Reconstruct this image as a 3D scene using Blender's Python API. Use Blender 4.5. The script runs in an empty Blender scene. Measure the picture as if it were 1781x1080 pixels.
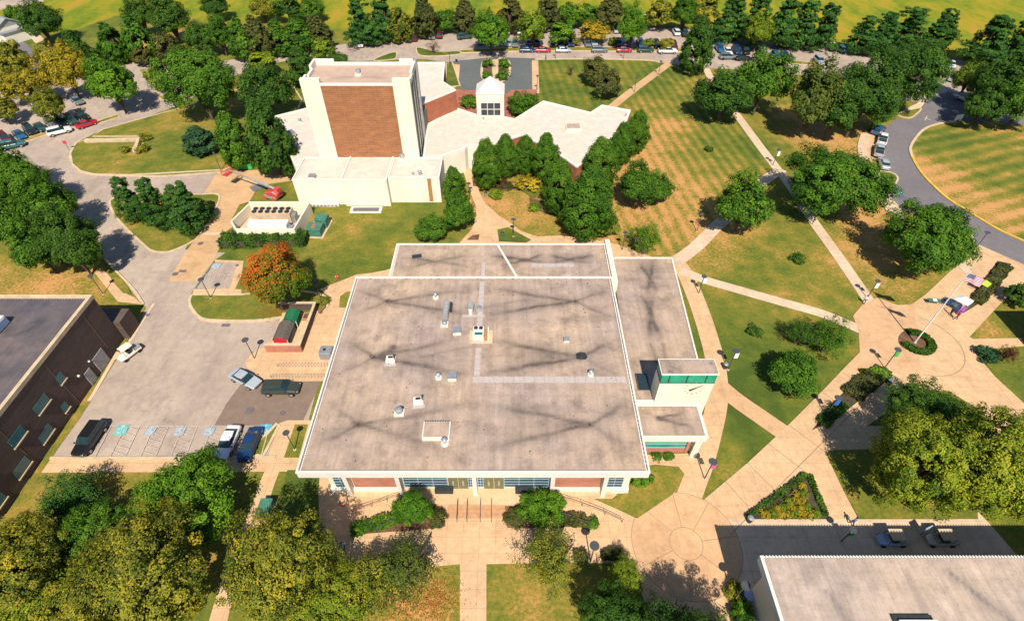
import bpy, math, random
import numpy as np
from mathutils import Vector, Matrix
from mathutils.geometry import tessellate_polygon
random.seed(7); rng = np.random.default_rng(7)
R = math.radians
scene = bpy.context.scene
col = scene.collection
# ---------------------------------------------------------------- camera
F, PT, H, CX, CY = 950.0, R(44.7), 60.0, 890.5, 540.0      # focal length in photo pixels, pitch, height above ground
S, C = math.sin(PT), math.cos(PT)
cam_d = bpy.data.cameras.new('camera'); cam = bpy.data.objects.new('camera', cam_d); col.objects.link(cam)
cam.location = (0, 0, H); cam.rotation_euler = (math.pi / 2 - PT, 0, 0)
cam_d.sensor_width = 36.0; cam_d.lens = 36.0 * F / 1781.0
cam_d.clip_start = 0.5; cam_d.clip_end = 3000
scene.camera = cam
# ---------------------------------------------------------------- sky and sun
w = bpy.data.worlds.new("World"); scene.world = w; w.use_nodes = True
nt = w.node_tree; bg = nt.nodes['Background']
sky = nt.nodes.new('ShaderNodeTexSky'); sky.sky_type = 'NISHITA'; sky.sun_disc = False
SUN_EL, SUN_AZ = 51.0, -4.0
sky.ozone_density = 4.0; sky.dust_density = 0.3; sky.sun_elevation = R(SUN_EL); sky.sun_rotation = R(180 + SUN_AZ)
nt.links.new(sky.outputs[0], bg.inputs[0]); bg.inputs[1].default_value = 0.095
sd = bpy.data.lights.new('sun', 'SUN'); sd.energy = 5.0; sd.angle = R(0.5); sd.color = (1.0, 0.94, 0.82)
sun = bpy.data.objects.new('sun', sd); col.objects.link(sun); sun.location = (0, -50, 100)
sun.rotation_euler = (R(90 - SUN_EL), 0, R(-SUN_AZ))
scene.view_settings.view_transform = 'Standard'; scene.view_settings.look = 'None'
scene.view_settings.exposure = 0.38; scene.view_settings.gamma = 1.0
scene.cycles.max_bounces = 5; scene.cycles.diffuse_bounces = 2; scene.cycles.transparent_max_bounces = 4

# ---------------------------------------------------------------- pixel -> world
def P(px, py, z=0.0):
    u = (px - CX) / F; v = (py - CY) / F
    k = (z - H) / (-S - v * C)
    return (u * k, (C - v * S) * k)
def zat(px, py, Y):
    u = (px - CX) / F; v = (py - CY) / F
    k = Y / (C - v * S)
    return (u * k, H + (-S - v * C) * k)
def heading(px, py, dx, dy):
    a = P(px - dx, py - dy); b = P(px + dx, py + dy)
    return math.atan2(b[1] - a[1], b[0] - a[0])

# ---------------------------------------------------------------- materials
def new_mat(name):
    m = bpy.data.materials.new(name); m.use_nodes = True
    n = m.node_tree; b = n.nodes['Principled BSDF']
    return m, n, b
def N(n, t, **k):
    x = n.nodes.new(t)
    for a, v in k.items(): setattr(x, a, v)
    return x
def noise(n, scale, detail=4.0, rough=0.6, vec=None, dim='3D'):
    x = N(n, 'ShaderNodeTexNoise'); x.inputs['Scale'].default_value = scale
    x.inputs['Detail'].default_value = detail; x.inputs['Roughness'].default_value = rough
    if vec is not None: n.links.new(vec, x.inputs['Vector'])
    return x.outputs['Fac']
def ramp(n, fac, stops):
    r = N(n, 'ShaderNodeValToRGB'); e = r.color_ramp.elements
    while len(e) < len(stops): e.new(0.5)
    for i, (p, c) in enumerate(stops): e[i].position = p; e[i].color = (c[0], c[1], c[2], 1)
    n.links.new(fac, r.inputs[0]); return r.outputs[0]
def mixc(n, fac, a, b, mode='MIX'):
    x = N(n, 'ShaderNodeMix', data_type='RGBA', blend_type=mode)
    for s, v in ((0, fac), (6, a), (7, b)):
        if isinstance(v, (int, float)): x.inputs[s].default_value = v
        elif isinstance(v, tuple): x.inputs[s].default_value = (v[0], v[1], v[2], 1)
        else: n.links.new(v, x.inputs[s])
    return x.outputs[2]
def mth(n, op, a, b=0.0, clamp=False):
    x = N(n, 'ShaderNodeMath', operation=op, use_clamp=clamp)
    for s, v in ((0, a), (1, b)):
        if isinstance(v, (int, float)): x.inputs[s].default_value = v
        else: n.links.new(v, x.inputs[s])
    return x.outputs[0]
def pos(n):
    return N(n, 'ShaderNodeNewGeometry').outputs['Position']
def scaled(n, vec, sc, rot=(0, 0, 0)):
    m = N(n, 'ShaderNodeMapping'); m.inputs['Scale'].default_value = sc; m.inputs['Rotation'].default_value = rot
    n.links.new(vec, m.inputs['Vector']); return m.outputs[0]
def bump(n, b, h, strength=0.3, dist=0.05):
    x = N(n, 'ShaderNodeBump'); x.inputs['Strength'].default_value = strength; x.inputs['Distance'].default_value = dist
    n.links.new(h, x.inputs['Height']); n.links.new(x.outputs[0], b.inputs['Normal'])
def mat(name, c, var=0.15, scale=1.5, rough=0.8, metal=0.0, fine=6.0, spec=0.3, stretch=None):
    m, n, b = new_mat(name)
    p = pos(n)
    if stretch: p = scaled(n, p, stretch)
    f1 = noise(n, scale, 4, 0.6, p); f2 = noise(n, scale * fine, 3, 0.7, p)
    lo = tuple(max(0, x * (1 - var)) for x in c); hi = tuple(min(1, x * (1 + var)) for x in c)
    a = ramp(n, f1, [(0.3, lo), (0.7, hi)])
    g = ramp(n, f2, [(0.25, (1 - var * .7,) * 3), (0.75, (1.0,) * 3)])
    n.links.new(mixc(n, 1.0, a, g, 'MULTIPLY'), b.inputs['Base Color'])
    b.inputs['Roughness'].default_value = rough; b.inputs['Metallic'].default_value = metal
    b.inputs['Specular IOR Level'].default_value = spec
    return m
def paint(name, c, rough=0.3, metal=0.0, coat=0.3):
    m, n, b = new_mat(name)
    f = noise(n, 3.0, 3, .6, pos(n))
    n.links.new(ramp(n, f, [(0.3, tuple(x * .88 for x in c)), (0.7, c)]), b.inputs['Base Color'])
    b.inputs['Roughness'].default_value = rough; b.inputs['Metallic'].default_value = metal
    b.inputs['Coat Weight'].default_value = coat
    return m
def brick(name, c1, c2, mortar, rowh=0.2, bw=0.5, ax='x', msize=0.02):
    m, n, b = new_mat(name)
    s = N(n, 'ShaderNodeSeparateXYZ'); n.links.new(pos(n), s.inputs[0])
    cb = N(n, 'ShaderNodeCombineXYZ')
    if ax == 'x': n.links.new(s.outputs[0], cb.inputs[0])
    elif ax == 'y': n.links.new(s.outputs[1], cb.inputs[0])
    else: n.links.new(mth(n, 'ADD', s.outputs[0], s.outputs[1]), cb.inputs[0])
    n.links.new(s.outputs[2], cb.inputs[1])
    t = N(n, 'ShaderNodeTexBrick'); n.links.new(cb.outputs[0], t.inputs['Vector'])
    t.inputs['Scale'].default_value = 1.0; t.inputs['Brick Width'].default_value = bw; t.inputs['Row Height'].default_value = rowh
    t.inputs['Mortar Size'].default_value = msize
    for k, v in (('Color1', c1), ('Color2', c2), ('Mortar', mortar)): t.inputs[k].default_value = (*v, 1)
    f = noise(n, .5, 5, .6, scaled(n, pos(n), (1, 1, 2.5)))
    g = ramp(n, f, [(0.3, (.72,) * 3), (0.7, (1.08,) * 3)])
    n.links.new(mixc(n, 1.0, t.outputs[0], g, 'MULTIPLY'), b.inputs['Base Color'])
    b.inputs['Roughness'].default_value = .9
    return m

def grass_mat(name, dry_bias=0.0, use_attr=True):
    m, n, b = new_mat(name); p = pos(n)
    big = noise(n, 0.075, 5, .62, p); med = noise(n, 0.35, 4, .65, p); fin = noise(n, 2.4, 4, .75, p); tiny = noise(n, 9.0, 2, .8, p)
    d = mth(n, 'ADD', mth(n, 'MULTIPLY', big, 1.5), mth(n, 'MULTIPLY', med, 1.05)); d = mth(n, 'ADD', d, mth(n, 'MULTIPLY', fin, .75))
    d = mth(n, 'ADD', d, -1.27 + dry_bias)
    if use_attr:
        a = N(n, 'ShaderNodeAttribute', attribute_name='dry')
        d = mth(n, 'ADD', d, mth(n, 'MULTIPLY', a.outputs['Fac'], mth(n, 'ADD', mth(n, 'MULTIPLY', fin, 2.2), -.45)))
        # mowing stripes
        for nm, rot, per, amt in (('mow', R(-6), 2.3, .30), ('mowb', R(70), 3.6, .36)):
            a = N(n, 'ShaderNodeAttribute', attribute_name=nm)
            wv = N(n, 'ShaderNodeTexWave', wave_type='BANDS', bands_direction='X'); wv.inputs['Scale'].default_value = 2 * math.pi / 20 / per
            wv.inputs['Distortion'].default_value = 1.1; wv.inputs['Detail'].default_value = 3; wv.inputs['Detail Scale'].default_value = .6
            n.links.new(scaled(n, p, (1, 1, 1), (0, 0, rot)), wv.inputs[0])
            k = mth(n, 'MULTIPLY', mth(n, 'SUBTRACT', wv.outputs['Fac'], .5), a.outputs['Fac'])
            d = mth(n, 'ADD', d, mth(n, 'MULTIPLY', k, amt))
    c = ramp(n, d, [(0.0, (.070, .105, .018)), (0.22, (.110, .138, .020)), (0.44, (.172, .170, .026)), (0.66, (.29, .205, .038)), (0.85, (.45, .245, .075)), (1.0, (.55, .28, .10))])
    if use_attr:
        a = N(n, 'ShaderNodeAttribute', attribute_name='field')
        fl = noise(n, .11, 6, .7, scaled(n, p, (1.0, .3, 1))); fl2 = noise(n, .7, 3, .7, scaled(n, p, (.5, 1, 1)))
        fd = mth(n, 'ADD', mth(n, 'MULTIPLY', fl, .8), mth(n, 'MULTIPLY', fl2, .3))
        fc = ramp(n, fd, [(0.36, (.075, .135, .012)), (0.50, (.17, .21, .014)), (0.62, (.32, .25, .018)), (0.76, (.44, .22, .04))])
        c = mixc(n, a.outputs['Fac'], c, fc)
    g = ramp(n, tiny, [(0.25, (.74,) * 3), (0.75, (1.12,) * 3)])
    n.links.new(mixc(n, 1.0, c, g, 'MULTIPLY'), b.inputs['Base Color'])
    b.inputs['Roughness'].default_value = .95; b.inputs['Specular IOR Level'].default_value = .1
    bump(n, b, fin, .6, .15)
    return m
def asphalt_mat(name, c, stain=.18, crack=True):
    m, n, b = new_mat(name); p = pos(n)
    big = noise(n, .09, 5, .6, p); med = noise(n, .9, 5, .7, p); tiny = noise(n, 14, 2, .7, p)
    a = ramp(n, big, [(0.3, tuple(x * (1 - stain) for x in c)), (0.68, tuple(x * (1 + stain * .55) for x in c))])
    a = mixc(n, 1.0, a, ramp(n, med, [(0.3, (.84,) * 3), (0.7, (1.05,) * 3)]), 'MULTIPLY')
    a = mixc(n, 1.0, a, ramp(n, tiny, [(0.3, (.92,) * 3), (0.7, (1.04,) * 3)]), 'MULTIPLY')
    if crack:
        v = N(n, 'ShaderNodeTexVoronoi', feature='DISTANCE_TO_EDGE'); v.inputs['Scale'].default_value = .11
        wp = N(n, 'ShaderNodeTexNoise'); wp.inputs['Scale'].default_value = .5; n.links.new(p, wp.inputs['Vector'])
        vm = N(n, 'ShaderNodeVectorMath', operation='MULTIPLY_ADD'); n.links.new(wp.outputs['Color'], vm.inputs[0])
        vm.inputs[1].default_value = (4, 4, 0); n.links.new(p, vm.inputs[2]); n.links.new(vm.outputs[0], v.inputs['Vector'])
        cr = ramp(n, v.outputs['Distance'], [(0.0, (.83,) * 3), (0.010, (1,) * 3)])
        pt = N(n, 'ShaderNodeTexNoise'); pt.inputs['Scale'].default_value = .22; pt.inputs['Detail'].default_value = 6; pt.inputs['Roughness'].default_value = .75; n.links.new(scaled(n, p, (1, .5, 1)), pt.inputs['Vector']); a = mixc(n, 1.0, a, ramp(n, pt.outputs['Fac'], [(0.36, (.80, .80, .82)), (0.52, (1.02,) * 3)]), 'MULTIPLY')
        a = mixc(n, 1.0, a, cr, 'MULTIPLY')
    n.links.new(a, b.inputs['Base Color']); b.inputs['Roughness'].default_value = .9; b.inputs['Specular IOR Level'].default_value = .2
    return m
def concrete_mat(name, c, slab=1.8, joint=.74):
    m, n, b = new_mat(name); p = pos(n)
    big = noise(n, .16, 5, .6, p); med = noise(n, 1.1, 5, .7, p)
    a = ramp(n, big, [(0.32, tuple(x * .86 for x in c)), (0.68, tuple(min(1, x * 1.07) for x in c))])
    a = mixc(n, 1.0, a, ramp(n, med, [(0.28, (.84,) * 3), (0.6, (1.03,) * 3)]), 'MULTIPLY')
    a = mixc(n, 1.0, a, ramp(n, noise(n, .45, 6, .75, p), [(0.3, (.86, .84, .82)), (0.5, (1.02,) * 3)]), 'MULTIPLY')
    t = N(n, 'ShaderNodeTexBrick', offset=0.0); t.inputs['Scale'].default_value = 1; t.inputs['Brick Width'].default_value = slab
    t.inputs['Row Height'].default_value = slab; t.inputs['Mortar Size'].default_value = .025; t.inputs['Bias'].default_value = -.2
    t.inputs['Color1'].default_value = (1, 1, 1, 1); t.inputs['Color2'].default_value = (.955, .945, .93, 1); t.inputs['Mortar'].default_value = (joint, joint, joint * .97, 1)
    n.links.new(p, t.inputs['Vector'])
    a = mixc(n, 1.0, a, t.outputs[0], 'MULTIPLY')
    n.links.new(a, b.inputs['Base Color']); b.inputs['Roughness'].default_value = .88; b.inputs['Specular IOR Level'].default_value = .2
    return m
def roof_mat(name, c, dark=(.13, .115, .11), warm=(.40, .285, .20), streak=True):
    m, n, b = new_mat(name); p = pos(n)
    big = noise(n, .10, 4, .55, p); med = noise(n, .6, 5, .72, p); st = noise(n, 1.5, 4, .7, scaled(n, p, (1.0, .07, 1))); st2 = noise(n, .9, 4, .7, scaled(n, p, (.1, 1.0, 1)))
    a = ramp(n, big, [(0.36, c), (0.66, warm)])
    a = mixc(n, 1.0, a, ramp(n, med, [(0.25, (.78,) * 3), (0.7, (1.06,) * 3)]), 'MULTIPLY')
    if streak:
        a = mixc(n, 1.0, a, ramp(n, st, [(0.3, (.80,) * 3), (0.65, (1.05,) * 3)]), 'MULTIPLY')
        a = mixc(n, 1.0, a, ramp(n, st2, [(0.3, (.93,) * 3), (0.6, (1.02,) * 3)]), 'MULTIPLY')
    if streak:
        blot = noise(n, .33, 6, .7, p); a = mixc(n, ramp(n, blot, [(0.47, (0, 0, 0)), (0.72, (.6,) * 3)]), a, dark)
        tb = N(n, 'ShaderNodeTexBrick', offset=0.3); n.links.new(scaled(n, p, (1, 1, 1), (0, 0, math.pi / 2)), tb.inputs['Vector']); tb.inputs['Scale'].default_value = 1; tb.inputs['Brick Width'].default_value = 9.0; tb.inputs['Row Height'].default_value = 1.02; tb.inputs['Mortar Size'].default_value = .022; tb.inputs['Color1'].default_value = (1, 1, 1, 1); tb.inputs['Color2'].default_value = (.95, .945, .94, 1); tb.inputs['Mortar'].default_value = (.84, .83, .82, 1); a = mixc(n, 1.0, a, tb.outputs[0], 'MULTIPLY')
        sp = noise(n, 3.2, 3, .8, p); a = mixc(n, 1.0, a, ramp(n, sp, [(0.3, (.86,) * 3), (0.5, (1.03,) * 3)]), 'MULTIPLY')
    at = N(n, 'ShaderNodeAttribute', attribute_name='stain')
    f = mth(n, 'MULTIPLY', at.outputs['Fac'], mth(n, 'ADD', mth(n, 'MULTIPLY', med, 1.9), -.02), True)
    a = mixc(n, f, a, dark)
    n.links.new(a, b.inputs['Base Color']); b.inputs['Roughness'].default_value = .85; b.inputs['Specular IOR Level'].default_value = .2
    bump(n, b, med, .25, .08)
    return m
def leaf_mat(name, cols, var=.35):
    """cols: dark, mid, light foliage colours of one tree kind"""
    m, n, b = new_mat(name)
    at = N(n, 'ShaderNodeAttribute', attribute_name='tint'); oi = N(n, 'ShaderNodeObjectInfo')
    c = ramp(n, at.outputs['Fac'], [(0.0, cols[0]), (0.45, cols[1]), (1.0, cols[2])])
    g = ramp(n, oi.outputs['Random'], [(0.0, (1 - var * .6, 1 - var * .4, 1 - var * .4)), (0.5, (1, 1, 1)), (1.0, (1 + var * .4, 1 + var * .15, 1))])
    c = mixc(n, 1.0, c, g, 'MULTIPLY')
    n.links.new(c, b.inputs['Base Color']); b.inputs['Roughness'].default_value = .7; b.inputs['Specular IOR Level'].default_value = .15
    tr = N(n, 'ShaderNodeBsdfTranslucent'); n.links.new(c, tr.inputs[0])
    ms = N(n, 'ShaderNodeMixShader'); ms.inputs[0].default_value = .32
    n.links.new(b.outputs[0], ms.inputs[1]); n.links.new(tr.outputs[0], ms.inputs[2])
    n.links.new(ms.outputs[0], n.nodes['Material Output'].inputs[0])
    return m

G = {}
G['lawn'] = grass_mat('lawn_grass'); G['lawn_i'] = grass_mat('island_grass', .07, False); G['lawn_g'] = grass_mat('green_grass', -.20, False); G['lawn_o'] = grass_mat('dry_grass', .16, False)
G['road'] = asphalt_mat('old_asphalt', (.44, .338, .265)); G['road_dark'] = asphalt_mat('new_asphalt', (.185, .162, .165), .12, False)
G['road_brown'] = asphalt_mat('brown_asphalt', (.235, .165, .125), .1, False); G['road_grey'] = asphalt_mat('grey_asphalt', (.13, .135, .13), .1, False)
G['path'] = concrete_mat('path_concrete', (.63, .40, .222)); G['path_pale'] = concrete_mat('pale_concrete', (.64, .465, .32)); G['apron'] = concrete_mat('apron_concrete', (.57, .35, .18), 3.0, .88)
G['terrace'] = concrete_mat('terrace_concrete', (.66, .45, .26), 3.2, .84)
G['patio_orange'] = concrete_mat('patio_orange', (.60, .36, .195), 2.6, .88)
G['kerb'] = mat('kerb_concrete', (.58, .43, .27), .18, .8); G['kerb_yellow'] = mat('kerb_yellow', (.62, .38, .06), .2, .8)
G['mark'] = mat('marking_paint', (.52, .43, .36), .25, 3.0); G['mark_blue'] = mat('marking_blue', (.10, .38, .50), .25, 3.0); G['mark_white'] = mat('marking_white', (.75, .75, .72), .1, 3.0)
G['mulch'] = mat('mulch', (.17, .085, .045), .4, 1.2, .95); G['mulch_dark'] = mat('mulch_dark', (.07, .055, .03), .5, 1.5, .95)
G['brick_path'] = brick('brick_paving', (.40, .13, .07), (.33, .10, .06), (.35, .2, .14), .2, .4, 'x')
G['cream'] = mat('cream_wall', (.78, .68, .51), .08, .35, .8, stretch=(1, 1, .25)); G['white'] = mat('white_trim', (.71, .65, .56), .06, 1.2, .6)
G['whitewall'] = mat('white_wall', (.78, .69, .57), .08, .4, .8, stretch=(1, 1, .3))
G['tower_brick'] = brick('tower_brick', (.35, .135, .05), (.285, .108, .042), (.39, .20, .10), .35, 1.2, 'x', .03)
G['front_brick'] = brick('front_brick', (.45, .13, .06), (.36, .10, .05), (.55, .30, .22), .14, .36, 'xy', .02)
G['side_brick'] = brick('side_brick', (.40, .11, .045), (.33, .09, .04), (.40, .18, .10), .3, .9, 'xy', .03)
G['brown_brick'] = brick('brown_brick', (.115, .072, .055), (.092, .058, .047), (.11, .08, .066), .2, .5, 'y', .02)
G['roof_main'] = roof_mat('roof_main', (.44, .328, .272), (.11, .083, .070), (.54, .385, .27)); G['roof_pink'] = roof_mat('roof_pink', (.68, .55, .47), (.4, .25, .2), (.70, .55, .44), False)
G['roof_tower'] = roof_mat('roof_tower', (.50, .345, .265), (.2, .14, .11), (.53, .37, .27), False)
G['roof_dark'] = roof_mat('roof_dark', (.125, .105, .12), (.05, .05, .06), (.19, .145, .13)); G['roof_se'] = roof_mat('roof_se', (.50, .385, .31), (.20, .16, .14), (.57, .42, .31))
G['dark'] = mat('dark_metal', (.035, .04, .042), .3, 3, .5); G['grey'] = mat('grey_metal', (.30, .31, .33), .15, 2, .5, .3); G['galv'] = mat('galvanised', (.48, .46, .42), .2, 2, .45, .4)
G['seam'] = mat('gutter_dark', (.16, .13, .13), .3, 4); G['pad'] = mat('roof_paver', (.46, .385, .35), .12, 3)
G['pole'] = mat('pole_metal', (.07, .075, .08), .2, 3, .5); G['polew'] = mat('white_pole', (.75, .73, .70), .05, 3, .4)
G['green_box'] = mat('green_cabinet', (.06, .19, .13), .25, 2, .6); G['red'] = paint('red_paint', (.62, .03, .045)); G['redlift'] = paint('lift_red', (.62, .07, .06))
G['shingle'] = mat('shed_shingle', (.13, .105, .085), .3, 4); G['shed_green'] = mat('shed_green', (.015, .15, .06), .2, 4)
G['trunk'] = mat('bark', (.11, .085, .06), .4, 4, .95); G['skyblue'] = mat('pale_blue_metal', (.33, .42, .55), .1, 2, .5)
G['rust'] = mat('rust_stain', (.45, .22, .07), .3, 4); G['rock'] = mat('rock', (.42, .30, .20), .3, 2)
G['purple'] = mat('purple_cloth', (.35, .09, .38), .2, 3); G['tent'] = mat('white_canopy', (.80, .76, .72), .05, 3); G['lime'] = mat('lime_cloth', (.45, .62, .04), .2, 3)
G['tyre'] = mat('rubber', (.02, .02, .021), .2, 6, .8); G['navy'] = mat('navy_cloth', (.02, .04, .10), .2, 4); G['blue'] = mat('blue_sign', (.02, .15, .60), .1, 4); G['lgreen'] = mat('green_sign', (.05, .42, .10), .1, 4)
G['pinkb'] = mat('pink_banner', (.75, .10, .35), .2, 6); G['wood'] = mat('wood', (.25, .13, .07), .3, 4)
G['brick_seam'] = mat('brick_seam', (.42, .21, .11), .1, 2)
def glass(name, c, rough=.12):
    m, n, b = new_mat(name); f = noise(n, .8, 3, .6, pos(n))
    n.links.new(ramp(n, f, [(.3, tuple(x * .6 for x in c)), (.7, c)]), b.inputs['Base Color'])
    b.inputs['Roughness'].default_value = rough; b.inputs['Specular IOR Level'].default_value = .6
    return m
G['glass'] = glass('window_glass', (.03, .05, .055)); G['glass_teal'] = glass('teal_glass', (.015, .19, .15), .3); G['glass_green'] = glass('green_glass', (.01, .36, .20), .35)
G['glass_dim'] = glass('dim_glass', (.03, .16, .17), .3); G['carglass'] = glass('car_glass', (.02, .045, .05), .05)

# ---------------------------------------------------------------- mesh builder
class MB:
    def __init__(s): s.v = []; s.f = []; s.mi = []; s.m = 0
    def mat(s, i): s.m = i; return s
    def face(s, pts):
        b = len(s.v); s.v += [tuple(p) for p in pts]; s.f.append(tuple(range(b, b + len(pts)))); s.mi.append(s.m); return s
    def box(s, x0, x1, y0, y1, z0, z1):
        b = len(s.v); s.v += [(x, y, z) for z in (z0, z1) for x, y in ((x0, y0), (x1, y0), (x1, y1), (x0, y1))]
        for q in ((3, 2, 1, 0), (4, 5, 6, 7), (0, 1, 5, 4), (1, 2, 6, 5), (2, 3, 7, 6), (3, 0, 4, 7)):
            s.f.append(tuple(b + i for i in q)); s.mi.append(s.m)
        return s
    def obox(s, c, L, W, z0, z1, a=0.0):
        ca, sa = math.cos(a), math.sin(a)
        return s.prism([(c[0] + x * ca - y * sa, c[1] + x * sa + y * ca) for x, y in ((-L / 2, -W / 2), (L / 2, -W / 2), (L / 2, W / 2), (-L / 2, W / 2))], z0, z1)
    def prism(s, pts, z0, z1, top=True, bottom=True):
        A = sum(pts[i][0] * pts[(i + 1) % len(pts)][1] - pts[(i + 1) % len(pts)][0] * pts[i][1] for i in range(len(pts)))
        if A < 0: pts = pts[::-1]
        n = len(pts); b = len(s.v); z1 = z1 if isinstance(z1, (list, tuple)) else [z1] * n
        if A < 0 and len(set(z1)) > 1: z1 = z1[::-1]
        s.v += [(x, y, z0) for x, y in pts] + [(p[0], p[1], z) for p, z in zip(pts, z1)]
        for i in range(n):
            j = (i + 1) % n; s.f.append((b + i, b + j, b + n + j, b + n + i)); s.mi.append(s.m)
        if top: s.f.append(tuple(b + n + i for i in range(n))); s.mi.append(s.m)
        if bottom: s.f.append(tuple(b + i for i in range(n - 1, -1, -1))); s.mi.append(s.m)
        return s
    def tube(s, p0, p1, r0, r1=None, n=8, cap=True):
        r1 = r0 if r1 is None else r1; p0 = Vector(p0); p1 = Vector(p1); d = (p1 - p0).normalized()
        u = d.orthogonal().normalized(); w_ = d.cross(u); b = len(s.v)
        for p, r in ((p0, r0), (p1, r1)):
            for i in range(n):
                a = 2 * math.pi * i / n; q = p + u * (r * math.cos(a)) + w_ * (r * math.sin(a)); s.v.append(tuple(q))
        for i in range(n):
            j = (i + 1) % n; s.f.append((b + i, b + j, b + n + j, b + n + i)); s.mi.append(s.m)
        if cap:
            s.f.append(tuple(b + i for i in range(n - 1, -1, -1))); s.mi.append(s.m)
            s.f.append(tuple(b + n + i for i in range(n))); s.mi.append(s.m)
        return s
    def path(s, pts, r, n=6):
        for a, b in zip(pts, pts[1:]): s.tube(a, b, r, r, n)
        return s
    def blob(s, c, rx, ry, rz, seg=10, rings=6):
        b = len(s.v); cx, cy, cz = c; s.v.append((cx, cy, cz - rz))
        for i in range(1, rings):
            t = math.pi * i / rings
            for j in range(seg):
                a = 2 * math.pi * j / seg; s.v.append((cx + rx * math.sin(t) * math.cos(a), cy + ry * math.sin(t) * math.sin(a), cz - rz * math.cos(t)))
        s.v.append((cx, cy, cz + rz)); e = len(s.v) - 1
        for j in range(seg):
            k = (j + 1) % seg
            s.f.append((b, b + 1 + k, b + 1 + j)); s.mi.append(s.m)
            for i in range(rings - 2):
                q = b + 1 + i * seg; s.f.append((q + j, q + k, q + seg + k, q + seg + j)); s.mi.append(s.m)
            q = b + 1 + (rings - 2) * seg; s.f.append((q + j, q + k, e)); s.mi.append(s.m)
        return s
    def loft(s, rings, cap=True):
        b = len(s.v); n = len(rings[0])
        for r in rings: s.v += [tuple(p) for p in r]
        for k in range(len(rings) - 1):
            for i in range(n):
                j = (i + 1) % n; q = b + k * n; s.f.append((q + i, q + j, q + n + j, q + n + i)); s.mi.append(s.m)
        if cap:
            s.f.append(tuple(b + i for i in range(n - 1, -1, -1))); s.mi.append(s.m)
            q = b + (len(rings) - 1) * n; s.f.append(tuple(q + i for i in range(n))); s.mi.append(s.m)
        return s
    def build(s, name, mats, parent=None, bevel=0.0, smooth=False, origin=None):
        me = bpy.data.meshes.new(name)
        v = s.v
        if origin is not None: v = [(a[0] - origin[0], a[1] - origin[1], a[2] - (origin[2] if len(origin) > 2 else 0)) for a in v]
        me.from_pydata(v, [], s.f)
        mats = mats if isinstance(mats, (list, tuple)) else [mats]
        for k in mats: me.materials.append(G[k] if isinstance(k, str) else k)
        if len(mats) > 1: me.polygons.foreach_set('material_index', s.mi)
        if smooth: me.polygons.foreach_set('use_smooth', [True] * len(me.polygons))
        me.update()
        o = bpy.data.objects.new(name, me); col.objects.link(o)
        if origin is not None: o.location = (origin[0], origin[1], origin[2] if len(origin) > 2 else 0)
        if parent is not None:
            o.parent = parent
            if origin is None: o.location = (-parent.location[0], -parent.location[1], -parent.location[2])
            else: o.location = (0, 0, 0)
        if bevel:
            bm = o.modifiers.new('bevel', 'BEVEL'); bm.width = bevel; bm.segments = 2; bm.limit_method = 'ANGLE'
        return o
def tag(o, label=None, cat=None, group=None, kind=None):
    if label: o['label'] = label
    if cat: o['category'] = cat
    if group: o['group'] = group
    if kind: o['kind'] = kind
    return o
def thing(name, label, cat, loc=(0, 0, 0), rz=0.0, group=None):
    o = bpy.data.objects.new(name, None); col.objects.link(o); o.location = loc; o.rotation_euler = (0, 0, rz); o.empty_display_size = .5
    return tag(o, label, cat, group)
def copy_tree(o, parent=None):
    c = o.copy(); col.objects.link(c)
    if parent is not None: c.parent = parent
    for ch in o.children: copy_tree(ch, c)
    return c
def smooth_pts(pts, closed=True, k=5):
    n = len(pts); out = []
    rng_ = range(n) if closed else range(n - 1)
    for i in rng_:
        p0 = pts[(i - 1) % n] if closed or i > 0 else pts[0]; p1 = pts[i]; p2 = pts[(i + 1) % n]; p3 = pts[(i + 2) % n] if closed or i + 2 < n else pts[-1]
        for j in range(k):
            t = j / k
            out.append(tuple(.5 * (2 * p1[a] + (p2[a] - p0[a]) * t + (2 * p0[a] - 5 * p1[a] + 4 * p2[a] - p3[a]) * t * t + (3 * p1[a] - p0[a] - 3 * p2[a] + p3[a]) * t ** 3) for a in (0, 1)))
    if not closed: out.append(tuple(pts[-1]))
    return out
def W(pts, z=0.0): return [P(x, y, z) for x, y in pts]
def area(name, pts, z, m, smooth=False, world=False, kind='structure', z0=None):
    q = pts if world else W(pts)
    if smooth: q = smooth_pts(q)
    tris = tessellate_polygon([[Vector((x, y, 0)) for x, y in q]])
    mb = MB(); mb.v = [(x, y, z) for x, y in q]
    for t in tris:
        a, b, c = (q[i] for i in t)
        up = (b[0] - a[0]) * (c[1] - a[1]) - (b[1] - a[1]) * (c[0] - a[0])
        mb.f.append(tuple(t) if up > 0 else tuple(t[::-1])); mb.mi.append(0)
    if z0 is not None:
        n = len(q); mb.v += [(x, y, z0) for x, y in q]
        for i in range(n): j = (i + 1) % n; mb.f.append((i, j, n + j, n + i)); mb.mi.append(0)
    o = mb.build(name, m)
    if kind: o['kind'] = kind
    return o
def ribbon_pts(q, wd, closed=False):
    L, Rr = [], []
    n = len(q)
    for i in range(n):
        a = q[(i - 1) % n] if closed or i > 0 else q[i]; b = q[(i + 1) % n] if closed or i < n - 1 else q[i]
        dx, dy = b[0] - a[0], b[1] - a[1]; l = math.hypot(dx, dy) or 1
        nx, ny = -dy / l * wd / 2, dx / l * wd / 2
        L.append((q[i][0] + nx, q[i][1] + ny)); Rr.append((q[i][0] - nx, q[i][1] - ny))
    return L, Rr
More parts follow.
